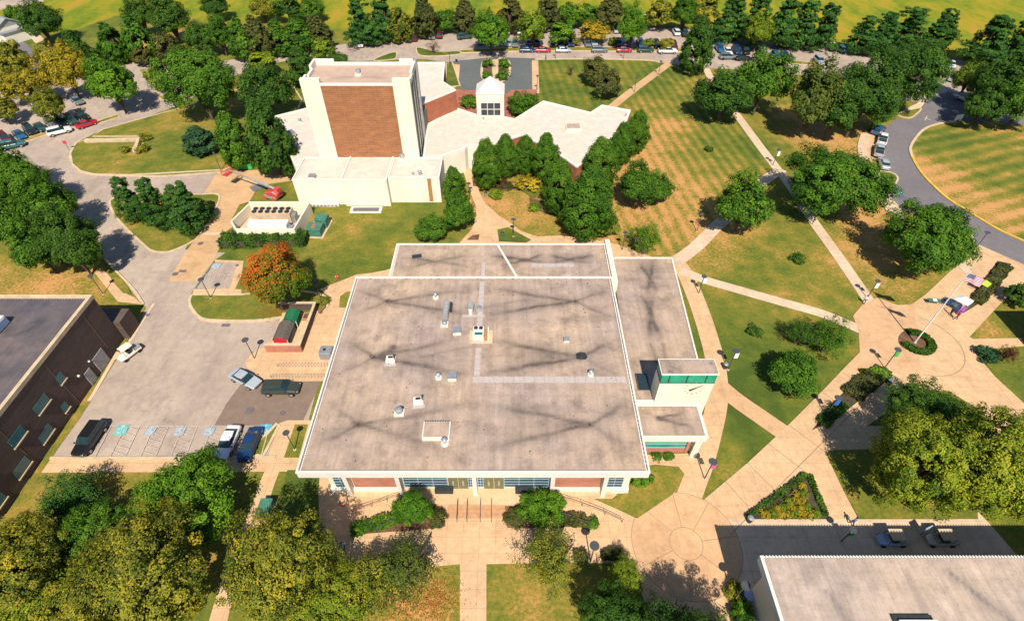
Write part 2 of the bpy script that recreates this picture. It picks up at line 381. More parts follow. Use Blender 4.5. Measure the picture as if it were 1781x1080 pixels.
def strip(name, pts, wd, z, m, closed=False, smooth=True, world=False, h=None, kind='structure', mb=None):
    q = pts if world else W(pts)
    if smooth: q = smooth_pts(q, closed)
    L, Rr = ribbon_pts(q, wd, closed); n = len(q)
    own = mb is None; mb = mb or MB()
    for i in (range(n) if closed else range(n - 1)):
        j = (i + 1) % n
        mb.face([(*L[i], z), (*Rr[i], z), (*Rr[j], z), (*L[j], z)])
        if h:
            mb.face([(*Rr[i], z), (*Rr[i], z - h), (*Rr[j], z - h), (*Rr[j], z)]); mb.face([(*L[j], z), (*L[j], z - h), (*L[i], z - h), (*L[i], z)])
    if own:
        o = mb.build(name, m)
        if kind: o['kind'] = kind
        return o
_k = [0]
def kerb(pts, closed=False, smooth=True, m='kerb', world=False, wd=.28): _k[0] += 1; return strip('kerb', pts, wd, .15 + _k[0] * .0007, m, closed, smooth, world, h=.15)
# ================================================================ GROUND
def inpoly(X, Y, poly):
    ins = np.zeros(X.shape, bool); n = len(poly)
    for i in range(n):
        x0, y0 = poly[i]; x1, y1 = poly[(i + 1) % n]
        if y0 == y1: continue
        c = ((Y < y0) != (Y < y1)) & (X < (x1 - x0) * (Y - y0) / (y1 - y0) + x0); ins ^= c
    return ins
xs = np.concatenate([[-900, -500, -300], np.arange(-215, 216, 1.3), [300, 500, 900]])
ys = np.concatenate([[-150, -50, -10], np.arange(6, 262, 1.3), [300, 400, 600, 1200]])
X, Y = np.meshgrid(xs, ys); nx, ny = len(xs), len(ys)
me = bpy.data.meshes.new('lawn')
vv = np.stack([X.ravel(), Y.ravel(), np.zeros(X.size)], 1)
ii = (np.arange(ny - 1)[:, None] * nx + np.arange(nx - 1)[None]).ravel()
ff = np.stack([ii, ii + 1, ii + nx + 1, ii + nx], 1)
me.vertices.add(len(vv)); me.vertices.foreach_set('co', vv.ravel())
me.loops.add(ff.size); me.loops.foreach_set('vertex_index', ff.ravel())
me.polygons.add(len(ff)); me.polygons.foreach_set('loop_start', np.arange(0, ff.size, 4)); me.polygons.foreach_set('loop_total', np.full(len(ff), 4))
me.update(calc_edges=True); me.materials.append(G['lawn'])
DRY = [(1150, 215, 8, .35), (1110, 262, 8, .5), (1165, 232, 6, .3), (1090, 330, 7, .55), (1120, 395, 7, .45), (1010, 385, 5, .45), (1035, 408, 5, .5), (1080, 290, 5, .5),
       (1280, 405, 6, .4), (1240, 430, 4, .3), (1500, 495, 8, .3), (1560, 500, 6, .5), (1530, 375, 6, .6), (1490, 385, 6, .5), (1440, 240, 8, .55), (1500, 250, 8, .5), (1310, 335, 5, .3),
       (1620, 305, 5, .5), (1680, 350, 6, .4), (1740, 380, 7, .35), (1650, 320, 5, .3), (1380, 500, 5, .3), (1440, 355, 5, .3), (1710, 572, 3, .7), (1275, 820, 2, .6), (15, 460, 6, .6), (60, 500, 8, .35), (130, 505, 8, .35),
       (700, 1020, 4, .5), (760, 1060, 3, .3), (600, 1040, 6, .4), (900, 1050, 3, .15), (960, 1060, 3, .3), (1000, 1000, 2, .15), (860, 345, 5, .3), (930, 370, 4, .4), (880, 365, 5, .4), (1250, 130, 5, .5), (1235, 150, 5, .5),
       (620, 385, 5, .18), (700, 430, 6, .15), (560, 430, 5, .18), (1500, 860, 3, .4), (1540, 880, 3, .3), (1350, 650, 4, .25), (1180, 310, 8, .25), (1200, 390, 8, .25), (1700, 250, 14, .05), (1740, 220, 6, .4),
       (230, 105, 5, .6), (265, 80, 5, .5), (560, 85, 8, .4), (350, 15, 12, .5), (290, 70, 6, .6), (1585, 62, 5, .6), (1235, 345, 5, .2), (200, 820, 4, .5), (110, 500, 5, .5), (880, 520, 3, 0), (1160, 850, 2, .5), (1120, 870, 2, .3), (1555, 110, 12, .4), (1380, 215, 7, .5),
       (560, 470, 5, -.15), (660, 385, 7, -.12), (1290, 290, 14, -.1), (1390, 560, 10, -.1), (1000, 160, 16, -.18), (1150, 130, 6, -.3), (1290, 640, 9, -.14), (1300, 760, 6, -.3), (1480, 820, 4, -.35), (1450, 520, 8, -.12), (1640, 500, 7, -.15), (1400, 620, 9, -.14), (160, 60, 18, -.22), (620, 90, 14, -.2), (80, 470, 12, -.1), (500, 330, 8, -.1)]
dry = np.zeros(X.shape)
for px, py, r, s in DRY:
    cx, cy = P(px, py); r *= 1.15
    dry += s * .85 * np.exp(-((X - cx) ** 2 + ((Y - cy) / 1.5) ** 2) / r ** 2)
mow = inpoly(X, Y, W([(1160, 118), (1240, 125), (1290, 200), (1340, 290), (1335, 310), (1180, 450), (1060, 430), (1070, 330), (1120, 250), (1085, 185)])) * 1.0
mow = np.maximum(mow, inpoly(X, Y, W([(930, 104), (1160, 106), (1065, 186), (1040, 186), (940, 178)])) * .7)
mow = np.maximum(mow, inpoly(X, Y, W([(1310, 130), (1500, 240), (1500, 330), (1380, 300), (1300, 200)])) * .35)
mowb = inpoly(X, Y, W([(1585, 262), (1600, 228), (1650, 214), (1781, 214), (2100, 214), (2100, 500), (1781, 422), (1680, 368), (1610, 310)])) * 1.0
field = np.clip((Y - 190 - 6 * np.sin(X * .05)) / 5, 0, 1); field = np.where(X > 95, np.clip((Y - 165) / 5, 0, 1), field)
gl = inpoly(X, Y, W([(110, 60), (200, 28), (330, 30), (360, 45), (330, 60), (240, 80)])); field = np.where(gl, 0, field)
for nm, a in (('dry', dry), ('mow', mow), ('mowb', mowb), ('field', field)):
    at = me.attributes.new(nm, 'FLOAT', 'POINT'); at.data.foreach_set('value', a.ravel().astype('f'))
lawn = bpy.data.objects.new('lawn', me); col.objects.link(lawn); lawn['kind'] = 'structure'

_z = [.008]
def zz(): _z[0] += .0010; return _z[0]
# ---- roads
area('road', [(-260, 420), (0, 262), (0, 225), (60, 228), (150, 212), (215, 200), (280, 178), (345, 160), (400, 135), (470, 112), (530, 100), (620, 107), (735, 103), (800, 112), (860, 101), (930, 103), (1010, 102), (1120, 104), (1165, 112), (1245, 120), (1330, 122), (1420, 135), (1500, 150), (1560, 170),
      (1605, 180), (1640, 165), (1720, 170), (1781, 185), (1950, 215), (1950, 150), (1781, 120), (1690, 110), (1640, 100), (1560, 88), (1500, 84), (1400, 72), (1330, 62), (1240, 54), (1140, 49), (900, 49), (820, 50), (780, 58), (700, 68), (640, 72), (580, 80), (500, 92), (440, 98), (380, 108), (330, 112), (262, 108), (240, 108),
      (215, 112), (150, 128), (110, 140), (60, 150), (0, 160), (-260, 230)], zz(), 'road')
area('road', [(0, 262), (30, 285), (75, 320), (130, 375), (165, 425), (180, 447), (200, 470), (222, 497), (243, 525), (252, 533), (240, 565), (213, 610), (158, 698), (125, 735), (88, 797), (520, 797), (560, 640), (460, 640), (437, 612), (560, 600), (560, 548), (450, 560), (366, 559), (344, 550), (331, 532), (331, 513), (346, 490), (374, 452), (392, 440),
      (322, 434), (380, 340), (376, 302), (250, 306), (170, 304), (140, 298), (124, 283), (124, 265), (140, 245), (165, 232), (230, 212), (300, 188), (345, 165), (150, 190), (0, 225)], zz(), 'road')
area('road_patch', [(424, 661), (440, 655), (562, 655), (520, 748), (500, 740), (372, 741), (395, 700)], zz(), 'road_brown')
area('road', [(1605, 172), (1609, 178), (1599, 198), (1580, 208), (1557, 206), (1540, 225), (1530, 245), (1522, 270), (1528, 290), (1545, 300), (1562, 313), (1545, 337), (1571, 369), (1625, 375), (1680, 400), (1695, 424), (1725, 436), (1781, 462), (1960, 560), (1960, 500), (1781, 420), (1735, 399), (1685, 369), (1642, 341), (1604, 303), (1586, 273), (1585, 255), (1604, 228),
      (1629, 217), (1662, 211), (1730, 213), (1781, 218), (1960, 240), (1960, 205), (1781, 178), (1700, 170), (1650, 160)], zz(), 'road_dark')
area('driveway', [(787, 107), (800, 158), (860, 163), (935, 160), (932, 102), (860, 100)], zz(), 'road_grey')
# far access lane and dark lot, top left
area('road', [(-60, 30), (75, 4), (78, -4), (-60, 6)], zz(), 'road')
area('lane', [(20, 62), (46, 76), (84, 128), (70, 150), (40, 100), (20, 90)], zz(), 'road_dark')
area('path', [(42, 44), (52, 44), (78, 70), (62, 76), (50, 62)], zz(), 'path_pale')
# ---- parking islands (raised lawn with kerb)
def island(pts, m='lawn_i', smooth=True, k=True, km='kerb'):
    area('lawn', pts, zz() + .09, m, smooth, z0=0.0)
    if k: kerb(pts, True, smooth, km, wd=.36)
island([(192, 356), (196, 347), (230, 338), (300, 338), (349, 339), (374, 338), (382, 346), (371, 372), (351, 405), (336, 420), (312, 432), (290, 439), (265, 437), (248, 424), (222, 400), (200, 375)])
island([(126, 286), (123, 268), (132, 250), (152, 243), (240, 243), (244, 247), (228, 262), (240, 268), (252, 244), (250, 238), (162, 238), (180, 226), (215, 216), (270, 201), (318, 188), (345, 178), (400, 160), (450, 150), (510, 150), (525, 175), (500, 235), (470, 262), (390, 296), (300, 301), (225, 305), (165, 304), (140, 298)], 'lawn_i', False)
island([(331, 530), (333, 516), (345, 513), (420, 513), (480, 505), (556, 512), (570, 530), (555, 543), (490, 552), (440, 558), (366, 557), (344, 549)], 'lawn_i')
island([(418, 792), (436, 792), (459, 792), (486, 740), (482, 737), (468, 752)], 'lawn_i', False)
island([(1544, 300), (1556, 304), (1561, 313), (1551, 325), (1536, 318), (1528, 300)], 'lawn_g')
island([(1560, 199), (1600, 189), (1594, 199), (1580, 206)], 'lawn_g')
island([(724, 86), (732, 84), (760, 91), (797, 90), (795, 96), (735, 98)], 'lawn_g')
island([(650, 106), (673, 95), (688, 92), (690, 98), (684, 104)], 'lawn_g')
island([(800, 88), (930, 82), (1160, 83), (1200, 87), (1200, 91), (1100, 90), (930, 89), (802, 93)], 'lawn_o', False)
island([(1355, 104), (1440, 112), (1438, 117), (1352, 109)], 'lawn_i', False)
island([(-30, 272), (20, 250), (85, 228), (88, 233), (0, 262)], 'lawn_o', False, True)
island([(165, 213), (205, 200), (208, 204), (168, 217)], 'lawn_o', False)
island([(278, 168), (300, 167), (302, 174), (282, 174)], 'lawn_o')
island([(776, 112), (787, 110), (800, 150), (775, 152)], 'lawn_g', False)
for pts in ([(841, 108), (856, 106), (858, 130), (856, 142), (846, 143), (838, 132)], [(866, 106), (880, 104), (886, 112), (886, 130), (878, 140), (866, 142)]):
    area('planting_bed', pts, zz() + .1, 'mulch', True, z0=0); kerb(pts, True, True, 'kerb', wd=.7)
# ---- light concrete
area('path', [(856, 104), (866, 104), (866, 160), (855, 160)], zz(), 'path')
area('path', [(785, 112), (800, 113), (797, 150), (780, 158)], zz(), 'path'); area('path', [(925, 106), (936, 106), (938, 163), (926, 163)], zz(), 'path')
area('brick_walk', [(790, 156), (835, 158), (835, 200), (800, 200)], zz(), 'brick_path'); area('brick_walk', [(872, 170), (890, 157), (935, 156), (932, 175), (890, 205), (872, 205)], zz(), 'brick_path')
area('apron', [(376, 303), (385, 298), (450, 296), (530, 292), (530, 312), (450, 323), (434, 351), (417, 356), (404, 380), (404, 396), (384, 409), (386, 422), (374, 449), (346, 490), (293, 489), (326, 434), (339, 418), (351, 406), (371, 374), (384, 346), (376, 338), (356, 335)], zz(), 'apron')
area('parking_pad', [(374, 455), (414, 457), (404, 503), (340, 503), (346, 490)], zz(), 'road_grey')
area('parking_pad', [(375, 456.5), (413, 458), (402.5, 502), (342, 502)], zz(), 'road')
area('path', [(351, 404), (386, 404), (384, 409), (348, 409)], zz(), 'path_pale')
area('path', [(374, 452), (424, 454), (420, 480), (409, 503), (420, 504), (420, 512), (334, 513), (338, 503), (400, 502), (413, 458), (374, 456)], zz(), 'path')
area('plaza', [(556, 503), (620, 478), (690, 470), (620, 650), (563, 663), (480, 664), (461, 661), (445, 648), (430, 640), (426, 630), (438, 615), (462, 600), (480, 580), (500, 545), (560, 545), (574, 530), (572, 515)], zz(), 'path')
area('path', [(630, 478), (672, 470), (700, 460), (700, 490), (630, 490)], zz(), 'path')
area('path', [(84, 797), (480, 795), (500, 760), (530, 733), (560, 733), (525, 800), (520, 820), (70, 822)], zz(), 'path')
area('path', [(486, 736), (500, 731), (560, 731), (540, 740), (513, 740), (494, 796), (466, 796)], zz(), 'path')
area('planting_bed', [(513, 738), (536, 738), (520, 796), (494, 796)], zz(), 'lawn_o')
strip('path', [(483, 798), (465, 840), (452, 880), (430, 930), (404, 1000), (385, 1060), (370, 1120)], 1.8, zz(), 'path')
area('path', [(180, 470), (165, 475), (205, 525), (232, 528), (247, 530), (235, 518), (222, 512), (200, 490)], zz(), 'path'); island([(178, 452), (186, 455), (224, 500), (228, 512), (214, 510), (196, 490)], 'lawn_i', False, False)
strip('path', [(205, 612), (160, 690), (120, 745), (70, 820)], .5, zz(), 'path_pale', smooth=False)
strip('path', [(268, 528), (222, 600), (200, 625)], .45, zz(), 'path_pale', smooth=False)
area('lawn', [(213, 603), (240, 568), (254, 535), (250, 532), (232, 565), (219, 588), (206, 604)], zz(), 'lawn_o'); area('lawn', [(158, 698), (152, 697), (108, 748), (60, 822), (72, 822), (104, 776), (140, 726)], zz(), 'lawn_i')
# north link plaza and curved walk
area('path', [(800, 422), (806, 415), (820, 400), (829, 375), (826, 355), (818, 335), (806, 300), (800, 272), (818, 270), (822, 300), (834, 335), (845, 355), (868, 376), (888, 388), (905, 402), (935, 412), (975, 410), (1010, 414), (1050, 420), (1075, 426), (1110, 440), (1150, 452), (1185, 448), (1195, 475), (1165, 470), (1100, 455), (1040, 440), (870, 440), (800, 435)], zz(), 'path')
strip('path', [(1165, 448), (1182, 462), (1198, 490), (1216, 535), (1231, 580), (1243, 625), (1248, 665), (1246, 705), (1236, 750), (1222, 800), (1205, 845), (1192, 880)], 2.75, zz(), 'path')
strip('path', [(1228, 120), (1243, 148), (1285, 205), (1318, 250), (1350, 292), (1382, 335), (1412, 382), (1455, 442), (1495, 500), (1525, 545)], 2.0, zz(), 'path_pale', smooth=True)
strip('path', [(1360, 295), (1338, 308), (1312, 330), (1280, 365), (1245, 395), (1210, 430), (1172, 458)], 2.4, zz(), 'path_pale')
strip('path', [(1185, 470), (1225, 487), (1290, 506), (1360, 526), (1430, 546), (1500, 575)], 1.9, zz(), 'path_pale')
strip('path', [(1168, 108), (1130, 136), (1095, 162), (1060, 190)], 2.3, zz(), 'apron')
strip('path', [(1248, 668), (1280, 695), (1330, 730), (1385, 768)], 2.6, zz(), 'patio_orange')
area('path', [(1100, 792), (1210, 788), (1240, 760), (1220, 830), (1195, 830), (1180, 812), (1140, 808), (1110, 812), (1095, 812)], zz(), 'path')
# boulevard and the two round plazas
area('promenade', [(1225, 868), (1300, 805), (1372, 738), (1430, 680), (1478, 630), (1495, 613), (1493, 575), (1483, 550), (1500, 530), (1525, 518), (1560, 531), (1585, 530), (1610, 512), (1660, 465), (1688, 438), (1700, 425), (1781, 461), (1960, 560), (1960, 640), (1781, 492), (1740, 528), (1686, 586), (1692, 590), (1781, 588),
      (1860, 588), (1860, 604), (1781, 602), (1742, 606), (1706, 606), (1702, 622), (1730, 655), (1781, 702), (1860, 790), (1860, 860), (1781, 790), (1730, 735), (1690, 705), (1650, 680), (1600, 680), (1545, 715), (1508, 741), (1781, 741), (1860, 741), (1860, 782), (1571, 781), (1445, 783), (1437, 791), (1465, 850), (1494, 905), (1250, 925)], zz(), 'path')
area('plaza', [(1150, 1120), (1095, 980), (1000, 978), (846, 981), (846, 1140), (800, 1140), (800, 981), (545, 1004), (556, 900), (552, 830), (1100, 830), (1065, 868), (1034, 868), (1070, 884), (1108, 902), (1185, 862), (1232, 870), (1262, 905), (1300, 905), (1340, 1140)], zz(), 'path')
area('plaza', [(1255, 903), (1640, 903), (1700, 903), (1781, 985), (1860, 1080), (1860, 1200), (1300, 1200), (1285, 1050)], zz(), 'path_pale')
strip('path', [(1655, 870), (1700, 915), (1760, 985)], 3.0, zz(), 'path_pale')
C1 = (19.0, 24.5)
def disc(name, c, r, m, n=64): return area(name, [(c[0] + r * math.cos(2 * math.pi * i / n), c[1] + r * math.sin(2 * math.pi * i / n)) for i in range(n)], zz(), m, world=True)
disc('round_plaza', C1, 5.9, 'patio_orange')
G['joint'] = mat('joint_sand', (.37, .24, .14), .2, 3)
def ring(c, r, wd=.12, m='joint', a0=0, a1=360):
    n = 72; q = [(c[0] + r * math.cos(R(a0 + (a1 - a0) * i / n)), c[1] + r * math.sin(R(a0 + (a1 - a0) * i / n))) for i in range(n + 1)]
    strip('paving_joint', q, wd, zz(), m, smooth=False, world=True)
ring(C1, 1.78, .09); ring(C1, 5.9, .09)
for a in (52, 93, 135, 205, 262, 318, 8): strip('paving_joint', [(C1[0] + 1.78 * math.cos(R(a)), C1[1] + 1.78 * math.sin(R(a))), (C1[0] + 5.9 * math.cos(R(a)), C1[1] + 5.9 * math.sin(R(a)))], .08, zz(), 'joint', smooth=False, world=True)
C2 = P(1593, 597)
area('round_plaza', W([(1478, 630), (1496, 613), (1494, 575), (1484, 550), (1500, 530), (1526, 519), (1562, 532), (1588, 530), (1596, 580), (1600, 640), (1602, 665), (1575, 655), (1545, 640), (1524, 652)]), zz(), 'patio_orange', world=True)
ring(C2, 6.2, .12, a0=-110, a1=60)
strip('paving_joint', [(1270, 930), (1400, 800), (1500, 700)], .1, zz(), 'joint', smooth=False)
for a, b in (((1300, 806), (1345, 850)), ((1372, 740), (1440, 790)), ((1336, 772), (1400, 820)), ((1262, 838), (1300, 880)), ((1430, 682), (1475, 715)), ((1465, 648), (1510, 680))): strip('paving_joint', [a, b], .09, zz(), 'joint', smooth=False)
# ---- beds
def bed(pts, m='mulch', smooth=False): return area('planting_bed', pts, zz() + .06, m, smooth, z0=0)
bed([(1413, 748), (1450, 700), (1470, 680), (1500, 655), (1522, 633), (1552, 648), (1545, 662), (1520, 680), (1490, 700), (1460, 725), (1440, 735)], 'mulch_dark')
bed([(1680, 530), (1700, 500), (1735, 455), (1758, 460), (1745, 485), (1700, 530), (1675, 545)], 'mulch_dark')
bed([(1296, 903), (1330, 875), (1395, 820), (1408, 825), (1438, 903)], 'mulch_dark')
bed([(1562, 590), (1570, 578), (1590, 573), (1610, 580), (1624, 596), (1622, 608), (1604, 616), (1580, 610), (1566, 602)], 'mulch', True)
bed([(608, 926), (650, 905), (700, 885), (770, 878), (775, 915), (768, 918), (640, 928)], 'mulch'); bed([(878, 880), (930, 880), (975, 890), (1040, 902), (1042, 914), (960, 918), (882, 918)], 'mulch')
bed([(845, 330), (880, 318), (930, 316), (945, 330), (925, 345), (905, 328), (870, 335)], 'mulch'); bed([(920, 345), (960, 355), (985, 372), (950, 372), (925, 362)], 'mulch')
area('ground_cover', W([(884, 328), (900, 320), (935, 322), (942, 332), (930, 346), (905, 332)]), zz() + .07, 'lawn_g', world=True)
bed([(562, 842), (568, 834), (600, 855), (700, 851), (780, 850), (700, 862), (600, 880)], 'path')
area('lawn', [(865, 400), (884, 396), (900, 405), (924, 418), (915, 423), (868, 421)], zz() + .02, 'lawn_g')
bed([(812, 418), (822, 410), (834, 409), (832, 418)], 'mulch'); area('lawn', [(590, 535), (592, 516), (604, 508), (612, 508), (604, 536)], zz() + .03, 'lawn_o')
area('lawn', [(555, 818), (556, 832), (552, 880), (548, 900), (470, 900), (490, 860), (500, 818)], zz(), 'lawn_g')
area('lawn', [(1112, 812), (1140, 810), (1180, 812), (1188, 822), (1170, 860), (1108, 902), (1034, 868), (1065, 868), (1095, 855), (1098, 830)], zz(), 'lawn_i')
area('lawn', [(1437, 791), (1445, 783), (1571, 781), (1700, 781), (1700, 903), (1494, 903), (1465, 850)], zz(), 'lawn')
# ---- kerbs along the roads
kerb([(124, 283), (123, 265), (135, 248)], wd=.4)
kerb([(135, 299), (170, 305), (250, 307), (300, 306), (385, 300)], wd=.4)
kerb([(183, 450), (205, 475), (232, 503), (250, 530)], wd=.35); kerb([(88, 797), (280, 797), (480, 795)], smooth=False, wd=.35)
kerb([(1586, 273), (1604, 303), (1642, 341), (1685, 369), (1735, 399), (1781, 420), (1960, 500)], m='kerb_yellow', wd=.55)
kerb([(1586, 273), (1584, 255), (1604, 228), (1629, 217), (1662, 211)], wd=.55)
kerb([(930, 104.5), (1010, 103.5), (1120, 105.5), (1150, 110)], wd=.6); kerb([(0, 264), (30, 286), (75, 321)], wd=.4)
kerb([(1505, 235), (1500, 270), (1530, 330), (1560, 375), (1570, 390)], m='path_pale', wd=2.0)
kerb([(1541, 338), (1556, 354), (1571, 370)], m='path_pale', wd=.3); kerb([(1686, 400), (1694, 424)], wd=.4)
kerb([(331, 532), (344, 550), (366, 559), (450, 559), (490, 553), (540, 548)], wd=.45)
area('path', [(1545, 340), (1535, 330), (1520, 335), (1540, 365), (1560, 385), (1572, 385), (1570, 370)], zz(), 'path_pale')
area('path', [(1500, 232), (1520, 230), (1530, 245), (1515, 285), (1500, 285)], zz(), 'path'); area('path', [(1556, 200), (1600, 178), (1608, 180), (1600, 190), (1562, 200)], zz(), 'path_pale')
area('path', [(1655, 452), (1668, 446), (1692, 470), (1680, 478)], zz(), 'path_pale')
# ---- painted markings (parking bays, hatching, arrows)
mk = MB(); zm = zz() + .005
_l = [0]
def line(a, b, wd=.11, mb=mk, z=None): _l[0] += 1; strip('', [a, b], wd, (z or zm) + _l[0] * 2e-5, None, smooth=False, mb=mb)
for i in range(12):
    x0 = 180 + i * 25; line((x0 + 14, 741), (x0 - 14 + i * 1.2, 795))
    if i in (1, 3, 5, 7):
        for k in range(5): line((x0 + 14 - k * 5.5, 741 + k * 11), (x0 + 34 - k * 5.2, 741 + k * 11 + 6), .08)
line((194, 741), (366, 742)); line((505, 741), (372, 741), .07)
for i in range(7): line((352 + i * 8, 478), (349 + i * 8, 487), .12); 
line((350, 478), (402, 479)); line((347, 487), (398, 488))
for k in range(14): line((596 + k * 9.5, 84.5), (600 + k * 9, 79), .18)
for k in range(11): line((606 + k * 9.2, 104), (608 + k * 8.8, 97), .18)
for k in range(40): line((800 + k * 12.5, 76), (800.5 + k * 12.3, 70), .18)
for k in range(36): line((830 + k * 12.5, 55), (831 + k * 12.3, 51), .18)
for k in range(9): line((30 + k * 18 , 232 - k * 4.4), (20 + k * 18, 221 - k * 4.4), .15)
for k in range(10): line((1340 + k * 13, 84 + k * 1.2), (1342 + k * 13, 78 + k * 1.2), .2)
line((1606, 206), (1618, 210), .35); line((1612, 203), (1608, 211), .25)
tag(mk.build('road_marking', 'mark'), kind='structure')
mkb = MB(); zb = zz() + .005
for k in range(9): line((1556 + k * 3.8, 333 + k * 4.4), (1580 + k * 3.2, 345 + k * 3.4), .14, mkb, zb)
G['mark_violet'] = mat('marking_violet', (.20, .24, .36), .25, 3.0); tag(mkb.build('road_marking', 'mark_violet'), kind='structure')
def isa(px, py, s=.95, col_='mark_blue'):
    x, y = P(px, py)
    z = zz() + .004; m = MB(); m.face([(x - s * .8, y - s * .8, z), (x + s * .8, y - s * .8, z), (x + s * .8, y + s * .8, z), (x - s * .8, y + s * .8, z)])
    o = m.build('road_marking', col_); o['kind'] = 'structure'
    g = MB(); z += .006
    q = [(x + .42 * s * math.cos(a) - .05, y + .42 * s * math.sin(a) - .15 * s) for a in [R(120 + i * 20) for i in range(14)]]
    strip('', q, .12 * s, z, None, smooth=False, world=True, mb=g)
    strip('', [(x - .05, y + .45 * s), (x - .02, y - .05 * s), (x + .32 * s, y - .05 * s), (x + .48 * s, y - .5 * s)], .13 * s, z + .002, None, smooth=False, world=True, mb=g)
    g.face([(x - .16 * s, y + .5 * s, z + .003), (x + .1 * s, y + .5 * s, z + .003), (x + .1 * s, y + .74 * s, z + .003), (x - .16 * s, y + .74 * s, z + .003)])
    o = g.build('road_marking', 'mark_white'); o['kind'] = 'structure'
G['mark_blue2'] = mat('marking_blue_worn', (.34, .38, .40), .25, 3.0); G['mark_teal'] = mat('marking_teal', (.16, .46, .42), .25, 3.0); G['mark_white'] = mat('marking_white', (.50, .52, .52), .25, 3.0)
isa(212, 748, .95, 'mark_teal'); isa(262, 750, .8, 'mark_blue2'); isa(313, 751, .8, 'mark_blue2'); isa(364, 751, .8, 'mark_blue2'); isa(461, 747, .95)
isa(1560, 334, 1.0); isa(1588, 357, 1.0); isa(376, 464, .9, 'mark_blue2')
mh = MB()
for px, py, r in ((435, 714, .55), (492, 718, .35), (349, 424, .5), (305, 477, .5), (413, 462, .3), (422, 545, .5), (1000, 100, .3), (257, 548, .3)):
    x, y = P(px, py); mh.prism([(x + r * math.cos(a), y + r * math.sin(a)) for a in [i * math.pi / 8 for i in range(16)]], .06, .075)
for px, py in ((393, 566), (318, 472)):
    x, y = P(px, py); mh.obox((x, y), 1.2, .6, .06, .078, 0)
tag(mh.build('manhole_covers', 'seam'), kind='structure')
# ================================================================ BUILDINGS
def sheet(name, x0, x1, y0, y1, z, m, parent, segs=(), drains=(), step=.28, wd=.55):
    """flat roof surface; 'stain' holds the dirt that collects along the drainage valleys (segs: drain -> far end)"""
    nx = max(2, int((x1 - x0) / step)); ny = max(2, int((y1 - y0) / step))
    gx = np.linspace(x0, x1, nx); gy = np.linspace(y0, y1, ny); X, Y = np.meshgrid(gx, gy); st = np.zeros(X.shape)
    rg = np.random.default_rng(int(abs(x0 * 10)) + 3)
    for (ax, ay), (bx, by), amp in segs:
        dx, dy = bx - ax, by - ay; L = math.hypot(dx, dy); t = ((X - ax) * dx + (Y - ay) * dy) / L / L
        ph = rg.uniform(0, 6); wob = .10 * np.sin(t * 5 + ph) + .07 * np.sin(t * 15 + ph * 2)
        d = ((X - ax) * dy - (Y - ay) * dx) / L + wob * np.clip(t * 3, 0, 1)
        ww = wd * (.26 + .62 * np.clip(t, 0, 1)); k = np.where((t > 0) & (t < 1), 1, 0) * np.clip((1 - t) * 2.0, 0, 1)
        st += amp * k * (np.exp(-(d / ww) ** 2) * .72 + np.exp(-(d / ww / 4.2) ** 2) * .46)
    for dx, dy, r in drains: st += .9 * np.exp(-((X - dx) ** 2 + (Y - dy) ** 2) / r ** 2)
    e = np.minimum(np.minimum(X - x0, x1 - X), np.minimum(Y - y0, y1 - Y)); st += .22 * np.exp(-e / .5)
    me = bpy.data.meshes.new(name); v = np.stack([X.ravel(), Y.ravel(), np.full(X.size, z)], 1)
    ii = (np.arange(ny - 1)[:, None] * nx + np.arange(nx - 1)[None]).ravel(); f = np.stack([ii, ii + 1, ii + nx + 1, ii + nx], 1)
    me.vertices.add(len(v)); me.vertices.foreach_set('co', v.ravel()); me.loops.add(f.size); me.loops.foreach_set('vertex_index', f.ravel())
    me.polygons.add(len(f)); me.polygons.foreach_set('loop_start', np.arange(0, f.size, 4)); me.polygons.foreach_set('loop_total', np.full(len(f), 4)); me.update(calc_edges=True)
    a = me.attributes.new('stain', 'FLOAT', 'POINT'); a.data.foreach_set('value', np.clip(st, 0, 1).ravel().astype('f')); me.materials.append(G[m])
    o = bpy.data.objects.new(name, me); col.objects.link(o)
    if parent is not None: o.parent = parent; o.location = -parent.location
    return o
# ---------------- main building: roof X -23.2..14.8, Y 29.6..61.6
ZR = 6.2
mb_ = thing('campus_building', 'large flat grey-roofed building with white eaves and brick front facing the steps', 'building', (-4, 46, 0))
X0, X1, Y0, Y1 = -23.25, 14.85, 29.5, 61.4
cx_ = [-17.8, 9.0]; cy_ = [35.6, 45.8, 56.2]
bx = [X0 + .6, -4.4, X1 - .6]; by = [Y0 + .5, 40.7, 51.0, Y1 - .6]
segs = []
for i, dx in enumerate(cx_):
    for j, dy in enumerate(cy_):
        for ex in (bx[0], -4.4) if i == 0 else (-4.4, bx[2]):
            for ey in (by[j], by[j + 1]):
                segs.append(((dx, dy), (dx + (ex - dx) * random.uniform(.9, 1.1), dy + (ey - dy) * random.uniform(.55, .72)), random.uniform(.55, 1.05) * (1.0 if abs(ex + 4.4) < .1 else .75)))
segs += [((-4.4, 33), (-4.5, 40), .25), ((-17.8, 35.6), (-17, 41), .3), ((9, 35.6), (-4, 35.2), .15), ((-4, 46), (6, 46.2), .2), ((-12, 45.8), (2, 49.5), .35), ((2, 56.5), (-10, 53.5), .3), ((-16, 30.5), (-19, 33), .35), ((-8, 31), (-10, 36), .25)]
roof = sheet('roof', X0 + .2, X1 - .2, Y0 + .2, Y1 - .2, ZR, 'roof_main', mb_, segs, [(a, b, .35) for a in cx_ for b in cy_] + [(-16.2, 46.4, .9), (-15.6, 47.6, .5)])
m = MB().mat(0)
m.prism([(X0, Y0), (X1, Y0), (X1, Y1), (X0, Y1)], ZR - 1.0, ZR - .05)
m.build('eaves', 'white', mb_)
m = MB()
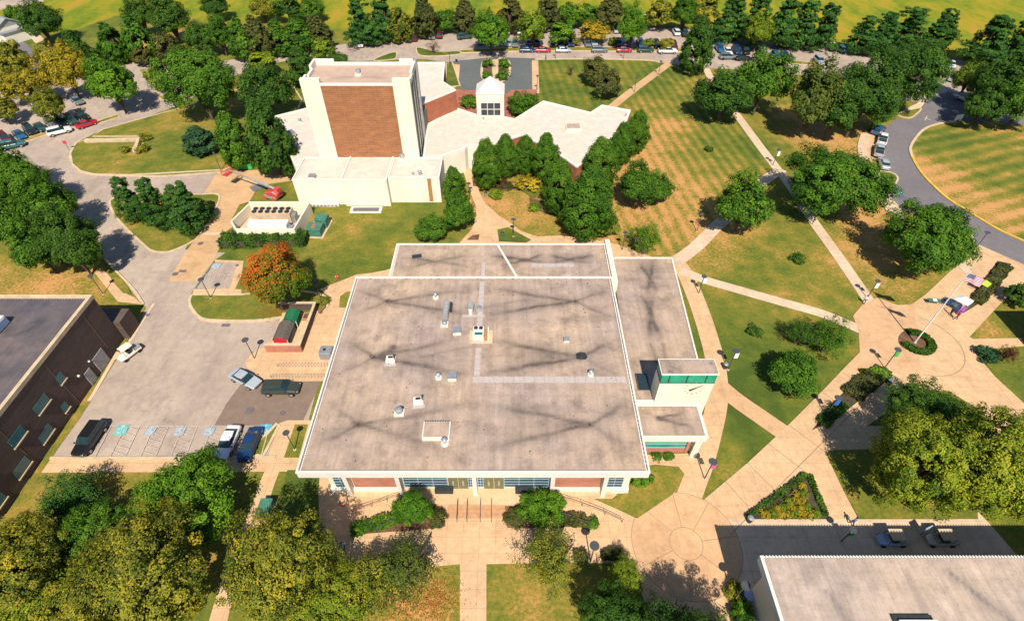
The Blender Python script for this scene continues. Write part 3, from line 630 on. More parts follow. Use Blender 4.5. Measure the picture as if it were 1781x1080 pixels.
for a in ((X0 - .05, X1 + .05, Y0 - .05, Y0 + .22), (X0 - .05, X1 + .05, Y1 - .3, Y1 + .05), (X0 - .05, X0 + .16, Y0 + .22, Y1 - .3), (X1 - .16, X1 + .05, Y0 + .22, Y1 - .3)): m.box(*a, ZR - .06, ZR + .14)
for x in (X0 + .36, X1 - .42): m.box(x, x + .1, Y0 + .22, Y1 - .3, ZR - .02, ZR + .12)
m.build('coping', 'white', mb_)
m = MB()
for k in range(150):
    x = X0 + .3 + k * .2525; m.box(x, x + .12, Y0 + .235, Y0 + .33, ZR, ZR + .05)
for k in range(120):
    y = Y0 + .5 + k * .2625; m.box(X0 + .2, X0 + .32, y, y + .14, ZR, ZR + .04)
    if k % 2 or k % 7 == 0: m.box(X1 - .3, X1 - .2, y, y + .2, ZR, ZR + .05)
for k in range(34): x = X0 + 2 + k * 1.05 + random.uniform(-.3, .3); m.box(x, x + .12 + .2 * (k % 5 == 0), Y1 - .45, Y1 - .34, ZR, ZR + .05)
m.build('gutter_grating', 'seam', mb_)
WX0, WX1, WY = -21.0, 13.5, 30.75
m = MB(); m.box(WX0, WX1, WY, 60.8, 0, ZR - 1.0); m.build('wall', 'cream', mb_)
pilX = [-18.55, -12.75, -4.2, 4.55, 10.45]
for x in pilX:
    o = MB().prism([(x - .24, WY - .95), (x + .24, WY - .95), (x + .24, WY + .1), (x - .24, WY + .1)], 0, 5.22).build('pillar', 'white', mb_)
zw0, zw1 = .95, 3.95
def windowbay(x0, x1, doors=(), tmat='glass_teal'):
    g = MB().box(x0, x1, WY - .04, WY + .02, zw0, zw1).build('window', tmat, mb_)
    f = MB(); n = max(2, int((x1 - x0) / 1.3))
    for i in range(n + 1): x = x0 + (x1 - x0) * i / n; f.box(x - .035, x + .035, WY - .1, WY - .04, zw0, zw1)
    for k in range(6): z = zw0 + (zw1 - zw0) * k / 5; f.box(x0, x1, WY - .13, WY - .1, z - .06, z + .06)
    o = f.build('frame', 'skyblue', g); o.location = (0, 0, 0); o.matrix_parent_inverse = Matrix.Identity(4); o.location = (0, 0, 0)
    d = MB()
    for k in range(5): z = zw0 + (zw1 - zw0) * (k + .35) / 5; d.box(x0 + .05, x1 - .05, WY - .075, WY - .045, z, z + .26)
    o = d.build('slats', 'dark', g); o.location = (0, 0, 0)
windowbay(WX0 + .65, pilX[0] - .35); windowbay(pilX[4] + .35, WX1 - .8)
windowbay(pilX[1] + .35, -7.4); windowbay(-5.0, -4.5); windowbay(-3.9, -3.3); windowbay(-.9, pilX[3] - .35)
for x0, x1 in ((pilX[0] + .35, pilX[1] - .35), (pilX[3] + .35, pilX[4] - .35)): MB().box(x0, x1, WY - .14, WY + .02, zw0, zw1).build('brick_panel', 'front_brick', mb_)
G['door_olive'] = mat('door_olive', (.16, .15, .07), .15, 2, .4)
for x0, x1 in ((-7.3, -6.2), (-6.15, -5.05), (-3.25, -2.1), (-2.05, -.95)):
    d = MB().box(x0, x1, WY - .08, WY + .02, .47, 3.3).build('door', 'door_olive', mb_)
    h = MB().box((x0 + x1) / 2 - .1, (x0 + x1) / 2 + .1, WY - .16, WY - .08, 1.3, 2.2).build('handle', 'galv', d); h.location = (0, 0, 0)
MB().box(-7.5, -.8, WY - .12, WY - .0, 3.32, 3.6).build('door_header', 'skyblue', mb_)
for x0, x1 in ((WX0 - .02, pilX[0] - .24), (pilX[0] + .24, pilX[1] - .24), (pilX[3] + .24, pilX[4] - .24), (pilX[4] + .24, WX1 + .02)): MB().box(x0, x1, WY - .45, WY + .01, 0, .93).build('plinth', 'white', mb_)
for x0 in (-8.9, -2.2 + 2.6): 
    o = MB().box(x0, x0 + 2.1, WY - .75, WY - .1, .47, 1.25).build('planter_screen', 'dark', mb_)
# paver walkways on the roof
m = MB()
for k in range(19):
    if k in (5, 6): continue
    y = 42.75 + k * .93; MB().box(-4.75, -4.05, y, y + .88, ZR + .01, ZR + .06).build('roof_paver', 'pad', mb_)
for k in range(15): x = -4.85 + k * 1.27; MB().box(x, x + 1.22, 41.7, 42.6, ZR + .01, ZR + .06).build('roof_paver', 'pad', mb_)
pass
m = MB()
for a in cx_:
    for b in cy_: m.obox((a, b), .28, .28, ZR + .02, ZR + .1, .3)
for k in range(46): x = random.uniform(X0 + 1.5, X1 - 1.5); y = random.uniform(Y0 + 1, Y1 - 1); m.obox((x, y), random.uniform(.08, .16), .09, ZR, ZR + .1, random.random())
G['drain'] = mat('drain_dark', (.10, .05, .04), .3, 4); m.build('roof_drains', 'drain', mb_)
MB().prism([(8.3, 45.5), (9.5, 45.45), (9.75, 45.9), (9.5, 46.6), (8.8, 46.7), (8.25, 46.4)], ZR + .006, ZR + .02).build('sump', 'dark', mb_)
# north wing roof (lower)
ZB = 5.5
n_ = MB(); BX0, BX1, BY0, BY1 = -18.6, 15.0, 61.5, 70.3
n_.box(BX0 + .4, BX1, BY0, BY1 - .4, 0, ZB - .6); n_.build('wall', 'cream', mb_)
MB().box(BX0, BX1, BY0, BY1, ZB - .6, ZB - .03).build('eaves', 'white', mb_)
sheet('roof', BX0 + .3, BX1 - .2, BY0 + .05, BY1 - .2, ZB, 'roof_main', mb_, [((2.4, 66.2), (-4, 67.6), 1), ((2.4, 66.2), (-2, 65.0), .8), ((2.4, 66.2), (5.5, 68.0), .8), ((2.4, 66.2), (6, 65.4), .6), ((8.6, 66.4), (5.5, 67.8), 1), ((8.6, 66.4), (5.2, 65.2), .7), ((8.6, 66.4), (13.5, 67.6), .9), ((8.6, 66.4), (13, 65.4), .6), ((-12, 66), (-18, 67), .7), ((-12, 66), (-6, 67.5), .7), ((-12, 66), (-17, 64), .5), ((-12, 66), (-6, 64.4), .6)], [(2.4, 66.2, .4), (8.6, 66.4, .4)], wd=.5)
m = MB()
for a in ((BX0 - .05, BX1, BY1 - .22, BY1 + .05), (BX0 - .05, BX0 + .22, BY0, BY1 - .22)): m.box(*a, ZB - .05, ZB + .14)
m.box(BX0 + .4, BX0 + .5, BY0, BY1 - .3, ZB, ZB + .1)
m.prism([(-2.5, BY1 - .3), (-2.15, BY1 - .3), (1.1, BY0 + .1), (.75, BY0 + .1)], ZB, ZB + .16)
m.build('coping', 'white', mb_)
MB().box(15.0, 15.75, 60.5, 70.9, 0, ZB + .55).build('parapet', 'cream', mb_)
m = MB()
for k in range(16): y = 62 + k * .55; m.box(14.7, 14.82, y, y + random.uniform(.1, .35), ZB, ZB + .08)
m.build('gutter_grating', 'seam', mb_)
MB().obox((-15, 67.2), 1.5, .9, ZB + .01, ZB + .04, .2).build('sump', 'dark', mb_)
[MB().box(3 + k * .95, 3.9 + k * .95, 64.6, 65.4, ZB + .01, ZB + .05).build('roof_paver', 'pad', mb_) for k in range(7)]; MB().box(-4.7, -4.1, 61.6, 65.6, ZB + .012, ZB + .05).build('roof_paver', 'pad', mb_)
# east wing (lowest flat roof)
ZC = 4.4
MB().prism([(15.6, 41.3), (24.1, 41.3), (25.3, 67.9), (16.0, 67.9)], 0, ZC - .5).build('wall', 'cream', mb_)
MB().prism([(15.1, 41.4), (24.35, 41.4), (25.6, 68.1), (15.9, 68.1)], ZC - .5, ZC - .04).build('eaves', 'white', mb_)
r_ = sheet('roof', 15.0, 25.5, 41.5, 68.0, ZC, 'roof_main', mb_, [((21, 63.2), (19.6, 67.6), 1), ((21, 63.2), (22.4, 67.6), 1), ((21, 63.2), (20.0, 59.5), .8), ((21, 63.2), (22.0, 59.5), .8), ((20.0, 55.6), (19, 60), .8), ((20.0, 55.6), (21.2, 60), .8), ((20.0, 55.6), (18.9, 50), .8), ((20.0, 55.6), (20.9, 50), .8), ((19, 50), (20, 43), .5), ((21, 50), (20.5, 44), .5)], [(21, 63.2, .35), (20.0, 55.6, .35)], wd=.55)
for v in r_.data.vertices:   # the east edge is slightly splayed
    t = (v.co.y - 41.5) / 26.5; xe = 24.25 + t * 1.2; xw = 14.9 + t * 1.1; v.co.x = xw + (v.co.x - 15.0) / 10.5 * (xe - xw)
MB().prism([(24.2, 41.4), (24.42, 41.4), (25.68, 68.15), (25.45, 68.15)], ZC - .04, ZC + .14).prism([(16.0, 67.95), (25.4, 67.95), (25.4, 68.2), (16.0, 68.2)], ZC - .04, ZC + .14).build('coping', 'white', mb_)
# clock tower
TY, TX0, TX1, TB = 39.55, 17.35, 23.75, 41.75
ct = thing('clock_tower', 'cream block tower with clock hands and green glass band beside the wide roof', 'tower', ((TX0 + TX1) / 2, (TY + TB) / 2, 0))
MB().box(TX0, TX1, TY, TB, 0, 8.9).build('wall', 'cream', ct)
MB().box(TX0 + .02, TX1 - .02, TY - .04, TB - .1, 9.05, 10.45).build('glass_band', 'glass_green', ct)
MB().box(TX0 - .01, TX1 + .01, TY - .05, TB, 8.9, 9.05).build('ledge', 'dark', ct)
m = MB(); [m.box(x - .05, x + .05, TY - .09, TY - .04, 9.05, 10.45) for x in (TX0 + .9, TX0 + 3, TX0 + 5.2)]; m.build('mullions', 'dark', ct)
MB().box(TX0 - .12, TX1 + .15, TY - .10, TB + .1, 10.45, 10.58).build('roof_edge', 'white', ct)
sheet('roof', TX0 - .02, TX1 + .07, TY + .03, TB - .03, 10.6, 'roof_main', ct, [((TX1 - .3, TB - .3), (TX1 - .8, TB - .9), .9), ((TX0 + .6, TY + .3), (TX0 + 1.4, TY + .5), .9)], [], .12, .15)
m = MB(); cx0, cz0 = 21.55, 7.95
for k in range(12):
    a = k * math.pi / 6; r1, r2 = .95, 1.2; m.tube((cx0 + r1 * math.sin(a), TY - .05, cz0 + r1 * math.cos(a)), (cx0 + r2 * math.sin(a), TY - .05, cz0 + r2 * math.cos(a)), .05, .05, 4)
m.build('clock_ticks', 'galv', ct)
MB().tube((cx0 - .5, TY - .1, cz0 - .32), (cx0 + .85, TY - .1, cz0 + .5), .06, .03, 5).tube((cx0 - .45, TY - .09, cz0 - .4), (cx0 + .25, TY - .09, cz0 + .1), .1, .05, 5).build('clock_hands', 'dark', ct)
# low box of dark glass beside the tower, and small roofs
MB().box(15.9, 17.3, 41.6, 44.2, ZC + .02, ZC + .5).build('dark_glass_box', 'glass', mb_)
MB().box(15.3, 17.3, 39.55, 41.3, 0, 4.9).build('wall', 'cream', mb_); sheet('roof', 15.2, 17.34, 39.95, 41.5, 4.95, 'roof_main', mb_, step=.2)
MB().box(15.2, 17.34, 39.6, 39.94, 4.8, 5.12).build('coping', 'white', mb_)
m = MB(); [m.box(15.45 + k * .3, 15.68 + k * .3, 39.5, 39.56, 3.7, 4.2) for k in range(5)]; m.build('vent_slot', 'dark', mb_)
EX0, EX1, EY0, EY1, ZE = 15.15, 22.9, 34.95, 39.5, 4.55
MB().box(EX0, EX1, EY0, EY1, ZE - .95, ZE - .03).build('eaves', 'white', mb_)
sheet('roof', EX0 + .1, EX1 - .3, EY0 + .2, EY1 - .15, ZE, 'roof_main', mb_, [((17.6, 37.6), (22, 38.8), .8), ((17.6, 37.6), (22.3, 36.0), 1), ((17.6, 37.6), (15.6, 38.6), .4)], [(17.6, 37.6, .3)], .2, .3)
MB().box(EX0, EX1 + .05, EY0 - .05, EY0 + .2, ZE - .05, ZE + .12).box(EX1 - .3, EX1 + .05, EY0 + .2, EY1, ZE - .05, ZE + .12).box(EX0, EX1 - .3, EY1 - .15, EY1, ZE - .05, ZE + .12).build('coping', 'white', mb_)
MB().box(EX0, EX1 - .9, EY0 + .9, EY1 - .3, 0, ZE - .95).build('wall', 'cream', mb_)
g = MB().box(EX0, EX1 - 1.7, EY0 + .82, EY0 + .9, 1.0, ZE - .95).build('window', 'glass_green', mb_)
m = MB(); [m.box(EX0, EX1 - 1.7, EY0 + .76, EY0 + .82, z, z + .09) for z in (1.85, 2.55, 1.0)]; o = m.build('frame', 'skyblue', g); o.location = (0, 0, 0)
MB().box(EX0, EX1 - 1.7, EY0 + .72, EY0 + .9, 0, .95).build('brick_panel', 'front_brick', mb_)
MB().box(EX1 - 1.65, EX1 - 1.35, EY0 + .7, EY0 + .9, 0, ZE - .95).build('pillar', 'front_brick', mb_)
MB().box(EX1 - 1.15, EX1 - .35, EY0 + .05, EY0 + .35, 0, ZE - .95).build('pillar', 'white', mb_)

# terrace, steps and ramps in front
tr = MB()
tr.prism([(-8.6, 28.75), (1.1, 28.75), (3.0, 29.4), (11.5, 30.0), (11.5, 30.72), (-19.5, 30.72), (-19.5, 29.9), (-11.5, 29.0)], .0, .45)
tag(tr.build('terrace', 'terrace'), kind='structure')
m = MB(); [m.box(-7.35, -.8, 28.75 - .48 * (3 - k), 28.74 - .48 * (2 - k), 0, .115 * (k + 1)) for k in range(3)]
G['step'] = mat('step_stone', (.50, .27, .14), .15, 2); tag(m.build('steps', 'step'), kind='structure')
def railing(name, pts, label, group=None, posts=True, h=.95, r=.03, base=0.0):
    o = thing(name, label, 'railing', (pts[0][0], pts[0][1], 0), group=group)
    rl = MB(); rl.path([(x, y, z + h) for x, y, z in pts], r); rl.path([(x, y, z + h * .55) for x, y, z in pts], r * .7); rl.build('rail', 'pole', o)
    for a in pts: MB().tube((a[0], a[1], a[2]), (a[0], a[1], a[2] + h), r, r, 6).build('post', 'pole', o)
    return o
for k, (x, lb) in enumerate(((-6.15, 'handrail on the brown steps nearest the leafy green shrub bed'), (-5.05, 'second handrail on the brown steps, next to the left end one'), (-3.55, 'third handrail on the brown steps, left of the small end one'), (-2.3, 'fourth handrail on the brown steps, nearest the red shrub bed'))):
    railing('handrail', [(x, 26.9, .02), (x, 27.6, .12), (x, 28.8, .45)], lb, 'handrails on the front steps', r=.035)
railing('railing', [(-18.0, 27.9, .05), (-16, 28.6, .15), (-14.3, 29.2, .3), (-12.9, 29.6, .45)], 'long railing along the wall side of the curved ramp by the red hoop')
railing('railing', [(-15.0, 25.7, .05), (-13, 26.9, .15), (-11, 27.7, .3), (-9.8, 28.2, .45)], 'railing on the planting side of the curved ramp by the green hedge')
railing('railing', [(5.0, 29.6, .45), (8, 28.6, .3), (10.5, 27.7, .1), (12.3, 26.8, .05)], 'railing along the wall side of the ramp leading to the round plaza')
railing('railing', [(2.9, 28.0, .45), (4.8, 27.6, .3), (6.8, 27.1, .15), (8.7, 26.3, .05)], 'railing on the planting side of the ramp leading to the round plaza')

# ---------------- rooftop units (each rests on the roof)
def unit(px, py, kind, label, z=ZR, s=1.0, rz=0.0, name='rooftop_unit', cat='rooftop unit'):
    x, y = P(px, py, z); o = thing(name, label, cat, (x, y, z), rz); L = (0, 0, 0)
    if kind == 'fan':        # curb with domed fan
        MB().box(-.55 * s, .55 * s, -.45 * s, .45 * s, .0, .3 * s).build('curb', 'white', o, origin=L)
        MB().tube((0, 0, .3 * s), (0, 0, .75 * s), .36 * s, .42 * s, 14).build('drum', 'galv', o, origin=L)
        MB().blob((0, 0, .8 * s), .46 * s, .46 * s, .2 * s, 14, 6).build('cap', 'grey', o, origin=L)
        MB().box(.3 * s, .42 * s, .1, .22, .3 * s, 1.0 * s).build('conduit', 'dark', o, origin=L)
    elif kind == 'fanpad':
        MB().box(-.75, .75, -.95, -.55, .01, .05).build('pad', 'pad', o, origin=L); MB().box(-.6, .6, -.5, .5, .0, .35).build('curb', 'white', o, origin=L)
        MB().box(-.5, .5, -.4, .4, .35, .55).build('housing', 'white', o, origin=L); MB().box(-.3, .3, -.05, .25, .55, .62).build('grille', 'dark', o, origin=L); MB().box(.42, .55, -.1, .3, .35, .95).build('conduit', 'dark', o, origin=L)
    elif kind == 'box':
        MB().box(-.5 * s, .5 * s, -.45 * s, .45 * s, 0, .55 * s).build('curb', 'white', o, origin=L); MB().box(-.54 * s, .54 * s, -.49 * s, .49 * s, .55 * s, .72 * s).build('lid', 'grey', o, origin=L)
    elif kind == 'condenser':
        MB().box(-1.15, 1.0, -1.0, -.85, .01, .06).build('pad', 'pad', o, origin=L)
        MB().box(-1.0, .45, -.8, 1.0, .1, 1.0).build('cabinet', 'white', o, origin=L)
        for xx in (-.62, .05): MB().tube((xx, .7, 1.0), (xx, .7, 1.06), .28, .28, 14).build('fan', 'dark', o, origin=L)
        MB().box(-.75, .3, -.55, -.1, 1.0, 1.05).build('grille', 'glass_dim', o, origin=L); MB().box(.5, .9, -.75, .9, .1, .75).build('duct', 'rust', o, origin=L)
        MB().box(.95, 1.1, -.85, 1.0, .02, .9).build('guard', 'white', o, origin=L); MB().box(-1.5, 1.6, -1.2, 1.2, .008, .03).build('base', 'kerb', o, origin=L)
    elif kind == 'duct':
        for a, b, r0 in ((-1.6, .4, .42), (.4, 1.7, .5)): MB().tube((0, a, .65), (0, b, .7), r0, r0, 12).build('duct', 'galv', o, origin=L)
        MB().box(-.5, .5, -2.6, -1.8, 0, .35).build('curb', 'white', o, origin=L); MB().blob((0, -2.2, .55), .4, .4, .28, 12, 6).build('cap', 'grey', o, origin=L); MB().box(.5, .8, .2, 1.6, .1, .8).build('bracket', 'dark', o, origin=L)
        MB().box(-.15, .15, -1.4, -1.2, 0, .5).box(-.15, .15, 1.2, 1.4, 0, .5).build('foot', 'dark', o, origin=L)
    elif kind == 'tank':
        MB().tube((0, -.6, .7), (0, .7, .75), .42, .5, 14).blob((0, .7, .75), .5, .25, .5, 14, 8).build('drum', 'galv', o, origin=L); MB().tube((0, -.6, 0), (0, -.6, .9), .28, .28, 10).build('stack', 'white', o, origin=L)
        MB().box(.75, 1.6, -.3, .5, .02, .6).build('motor_box', 'galv', o, origin=L); MB().tube((1.15, .1, .6), (1.15, .1, .85), .3, .3, 12).build('fan', 'grey', o, origin=L); MB().box(-1.1, 2.0, -1.2, -.8, .01, .04).build('base', 'pad', o, origin=L)
    elif kind == 'hatch':
        MB().box(-1.55, 1.55, -1.1, 1.1, 0, .62).build('curb', 'white', o, origin=L); r = MB().box(-1.42, 1.42, -.98, .98, .62, .66).build('lid', 'roof_main', o, origin=L)
        m = MB(); [m.box(-1.45 + k * .29, -1.3 + k * .29, .98, 1.06, .62, .75) for k in range(10)]; m.build('clips', 'seam', o, origin=L)
    elif kind == 'cowl':
        MB().tube((0, 0, 0), (0, 0, .25), .45 * s, .38 * s, 10).build('curb', 'white', o, origin=L); MB().tube((0, 0, .25), (0, 0, .8 * s), .2 * s, .2 * s, 10).build('pipe', 'galv', o, origin=L); MB().tube((0, 0, .8 * s), (0, 0, 1.0 * s), .34 * s, .1 * s, 12).build('cap', 'grey', o, origin=L)
    return o
unit(680, 627, 'fanpad', 'white roof fan on a grey pad beside the dark stain at the roof drain')
unit(728, 699, 'fanpad', 'white roof fan between the tall white cowl and the paver path corner', rz=.15)
unit(695, 719, 'fan', 'tall white cowl fan just left of and below another white fan, above the square hatch', s=1.05)
unit(787, 658, 'box', 'grey lidded roof box touching the paver path near its corner', s=1.05)
unit(763, 657, 'cowl', 'small silver cowl vent left of the grey lidded roof box', s=1.0)
unit(836, 586, 'condenser', 'white twin-fan condenser with brown side duct right of the paver path', name='condenser_unit', cat='condenser')
unit(795, 579, 'box', 'white lidded roof box beside the upper paver path, left of the twin-fan condenser', s=1.05, rz=.1)
unit(776, 546, 'duct', 'long silver round duct lying along the roof near the back edge', name='exhaust_duct', cat='duct')
unit(819, 541, 'tank', 'silver drum-shaped exhaust with motor box on the tan roof patch', name='exhaust_drum', cat='exhaust fan')
unit(758, 518, 'cowl', 'small grey cowl vent at the roof back, left of the long duct', s=1.0)
unit(985, 593, 'box', 'small white roof box above the dark sump patch', s=.7)
unit(1027, 652, 'cowl', 'small white-based cowl below the dark sump patch', s=.95)
unit(760, 752, 'hatch', 'large low square curb with roof-coloured lid near the front edge', name='roof_hatch', cat='roof hatch')
unit(774, 771, 'cowl', 'silver cowl vent at the corner of the large square roof hatch', s=1.1)

# ---------------- arts centre
ac = thing('arts_centre', 'arts building with tall brick-faced fly tower, pale annexes and white pyramid lobby', 'building', (-28, 98, 0))
# front annex, three sections
def block(x0, x1, y0, y1, z, rm='roof_pink', wm='whitewall', wall=True, cop=.25, par=ac, ch=.22):
    MB().box(x0, x1, y0, y1, 0, z - .03).build('wall', wm, par)
    sheet('roof', x0 + .1, x1 - .1, y0 + .1, y1 - .1, z, rm, par, step=1.0)
    m = MB(); m.box(x0 - .03, x1 + .03, y0 - .03, y0 + cop, z - .1, z + ch); m.box(x0 - .03, x1 + .03, y1 - cop, y1 + .02, z - .1, z + ch)
    m.box(x0 - .03, x0 + cop, y0 + cop, y1 - cop, z - .1, z + ch); m.box(x1 - cop, x1 + .03, y0 + cop, y1 - cop, z - .1, z + ch); m.build('coping', 'white', par)
block(-41.2, -32.0, 89.9, 98.2, 5.3); block(-31.98, -23.4, 89.35, 98.6, 5.55); block(-23.38, -13.7, 90.6, 98.2, 5.3)
MB().box(-16.0, -15.3, 90.45, 90.56, .4, 5.3).build('rust_streak', 'rust', ac)
# fly tower
tx0, tx1, ty0, ty1, tz = -37.9, -18.25, 97.9, 107.8, 20.0
MB().box(tx0 + .3, tx1 - .6, ty0 + .35, ty1, 0, tz - .4).build('wall', 'cream', ac)
MB().box(-34.4, -21.4, ty0 + .15, ty0 + .35, 5, tz - .35).build('brick_panel', 'tower_brick', ac)
for x0, x1 in ((tx0, -34.4), (-21.4, tx1)): MB().box(x0, x1, ty0, ty0 + .9, 0, tz + .85).build('pylon', 'cream', ac)
G['dark_wall'] = mat('grey_cladding', (.20, .19, .18), .2, .8); MB().box(tx1 - .6, tx1 - .35, ty0 + 1.2, ty1 - 1.0, 0, tz - .3).build('dark_side_panel', 'dark_wall', ac)  # darker grey panel over the tower's right side
MB().box(tx1 - .6, tx1 - .05, ty0 + 3.6, ty0 + 4.2, 0, tz + .5).box(tx1 - .6, tx1 + .1, ty1 - 1.0, ty1, 0, tz + .85).box(tx1 - .6, tx1 - .1, ty0 + 6.2, ty0 + 6.6, 0, tz + .5).build('fin', 'galv', ac)
sheet('roof', tx0 + .4, tx1 - .5, ty0 + .4, ty1 - .3, tz - .3, 'roof_tower', ac, [((-29, 102), (-34, 101), .5), ((-28, 102), (-22, 101.5), .5)], step=.4)
m = MB(); m.box(-34.4, -21.4, ty0 + .1, ty0 + .5, tz - .35, tz + .05)
m.box(tx0, tx0 + .45, ty0 + .9, ty0 + 3.2, tz - .5, tz + .5).box(tx0 + .3, tx0 + .75, ty0 + 3.2, ty0 + 6.5, tz - .5, tz + .3).box(tx0, tx0 + .45, ty0 + 6.5, ty1, tz - .5, tz + .85)
m.box(tx0 + .45, -34.0, ty1 - .4, ty1, tz - .5, tz + .85).box(-34.0, -21.5, ty1 - .4, ty1, tz - .5, tz + .25).box(-21.5, tx1 - .4, ty1 - .4, ty1, tz - .5, tz + .85)
m.box(tx1 - .45, tx1, ty0 + .9, ty0 + 4, tz - .5, tz + .4).box(tx1 - .6, tx1 - .1, ty0 + 4, ty1 - .4, tz - .5, tz + .7); m.build('parapet', 'white', ac)
m = MB(); [m.box(x, x + .06, ty0 + .1, ty0 + .15, 6, tz - .4) for x in (-31.2, -28.0, -24.8)]; m.build('seam', 'brick_seam', ac)
# west wing
wq = [P(475, 204, 4.6), P(535, 189, 4.6), (-37.5, 112), (-37.5, 98), P(513, 290, 4.6)]
MB().prism(wq, 0, 4.57).build('wall', 'whitewall', ac); area('roof', wq, 4.6, 'roof_pink', world=True, kind=None).parent = ac
def roofpoly(pts, z, par=ac, m='roof_pink', cw=.45, wm='whitewall', name='roof', z0=0.0):
    MB().prism(pts, z0, z - .03).build('wall', wm, par)
    o = area(name, pts, z, m, world=True, kind=None); o.parent = par; o.location = -par.location
    A = sum(pts[i][0] * pts[(i + 1) % len(pts)][1] - pts[(i + 1) % len(pts)][0] * pts[i][1] for i in range(len(pts)))
    q = pts if A > 0 else pts[::-1]; mb = MB(); n = len(q)
    for i in range(n):
        a, b = Vector(q[i]), Vector(q[(i + 1) % n]); d = (b - a).normalized(); nn = Vector((-d.y, d.x)) * cw
        e = .002 * i
        mb.prism([tuple(a - nn * .1), tuple(b - nn * .1), tuple(b + nn), tuple(a + nn)], z - .08, z + .2 + e)
    mb.build('coping', 'white', par)
for o in list(ac.children):
    if o.name.startswith('roof') and o.location.length == 0: bpy.data.objects.remove(o)
for o in list(ac.children):
    if o.name.startswith('wall') and len(o.data.vertices) == 10: bpy.data.objects.remove(o)
roofpoly(wq, 4.6)
# studio block, upper right
roofpoly([(-19.0, 113.0), (-12.4, 120.0), (-15.6, 124.5), (-16.2, 136), (-23.5, 136), (-23.5, 114), (-19.2, 114)], 9.6, wm='side_brick')
MB().prism([(-19.6, 108), (-18.3, 108), (-18.3, 113.2), (-19.6, 113.5)], 0, 9.0).build('wall', 'dark_wall', ac)
# central low roofs
z5 = 5.0
roofpoly([(-17.7, 98.5), (-15.3, 98.3), (-9.7, 102.2), (-9.2, 103.5), (-4.0, 103.8), (2.0, 108), (8.0, 102), (12.6, 95.0), (22.9, 107.1), (26.9, 119.9), (20.7, 122.6), (17.7, 118.8), (7.3, 124.8), (.6, 115.6), (-3.5, 117.4), (-7.8, 117.6), (-12.3, 120.8), (-18.6, 112.9), (-18.2, 108)], z5, wm='side_brick')
MB().prism([(-17.8, 98.4), (-15.3, 98.2), (-9.6, 102.1), (-9.1, 103.4), (-4.0, 103.7), (-4.0, 104.5), (-10, 104.5), (-17.8, 99)], 0, z5 - .1).build('wall', 'whitewall', ac)
lb = []
lx0, lx1, ly0, ly1 = -7.75, -1.75, 116.7, 122.0
MB().box(lx0, lx1, ly0, ly1, 0, 10.2).build('lobby_wall', 'cream', ac)
mx, my = (lx0 + lx1) / 2, (ly0 + ly1) / 2
m = MB(); A = [(lx0 - .12, ly0 - .12, 10.2), (lx1 + .12, ly0 - .12, 10.2), (lx1 + .12, ly1 + .12, 10.2), (lx0 - .12, ly1 + .12, 10.2)]; T = (mx, my, 13.0)
for i in range(4): m.face([A[i], A[(i + 1) % 4], T])
m.face(A[::-1]); m.build('lobby_roof', 'white', ac)
g = MB().box(lx0 + .9, lx1 - .75, ly0 - .06, ly0 + .02, 5.5, 8.2).build('window', 'glass', ac)
m = MB(); [m.box(lx0 + .9 + k * 1.45 - .06, lx0 + .9 + k * 1.45 + .06, ly0 - .12, ly0 - .06, 5.5, 8.2) for k in range(4)]; m.box(lx0 + .9, lx1 - .75, ly0 - .14, ly0 - .12, 6.8, 6.95); o = m.build('frame', 'white', g); o.location = (0, 0, 0)
MB().box(-35.6, -34.0, 89.0, 89.3, 0, .1).build('threshold', 'kerb', ac)
unit(402 + 105, 238, 'box', 'long blue-grey ventilation box on the west wing roof of the arts building', z=4.6, s=1.6, rz=2.3)
unit(522, 213, 'fan', 'small dark fan on the west wing roof, above the long grey box', z=4.6, s=.8)
unit(497, 214, 'cowl', 'small pale cowl nearest the far corner of the west wing roof', z=4.6, s=.8)
unit(624, 131, 'fan', 'white fan in the middle of the tall tower roof', z=19.7, s=1.1)
unit(544, 311, 'box', 'white box with blue top on the left annex roof beside the lawn', z=5.3, s=1.1)
unit(731, 307, 'cowl', 'rusty vent above the brown streak on the right annex roof', z=5.3, s=1.3)
unit(719, 307, 'cowl', 'small dark vent left of the rusty vent on the right annex roof', z=5.3, s=.9)
unit(700, 277, 'fan', 'pale round drum at the foot of the tower right of the brick', z=5.3, s=1.2)
unit(997, 225, 'hatch', 'large low white curb on the angular roof behind the oval trees', z=5.0, s=1.2, name='roof_hatch', cat='roof hatch')
unit(841, 211, 'cowl', 'small dark vent just below the lobby window', z=5.0, s=.9)
unit(1088, 204, 'cowl', 'small dark vent at the far right corner of the angular roof', z=5.0, s=.9)

# ---------------- brown brick building at the left
bb = thing('brick_building', 'dark brown brick building with grey roof at the left edge beside the car park', 'building', (-75, 40, 0))
bx1 = -57.5
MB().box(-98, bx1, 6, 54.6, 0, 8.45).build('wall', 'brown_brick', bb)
sheet('roof', -97.6, bx1 - .4, 6.4, 54.2, 8.6, 'roof_dark', bb, [((-64, 47), (-60, 51), .7), ((-64, 47), (-68, 51), .7), ((-62, 40), (-66, 36), .8), ((-62, 40), (-59, 43), .6), ((-66, 30), (-60, 33), .6)], [(-62, 50, .6)], step=.6)
MB().box(-98, bx1 + .06, 54.2, 54.66, 8.4, 8.95).box(bx1 - .42, bx1 + .06, 6, 54.2, 8.4, 8.95).build('coping', 'kerb', bb)
m = MB(); [m.box(-75 + k * .4, -74.8 + k * .4, 53.9, 54.15, 8.6, 8.68) for k in range(42)]; m.build('gutter_grating', 'seam', bb)
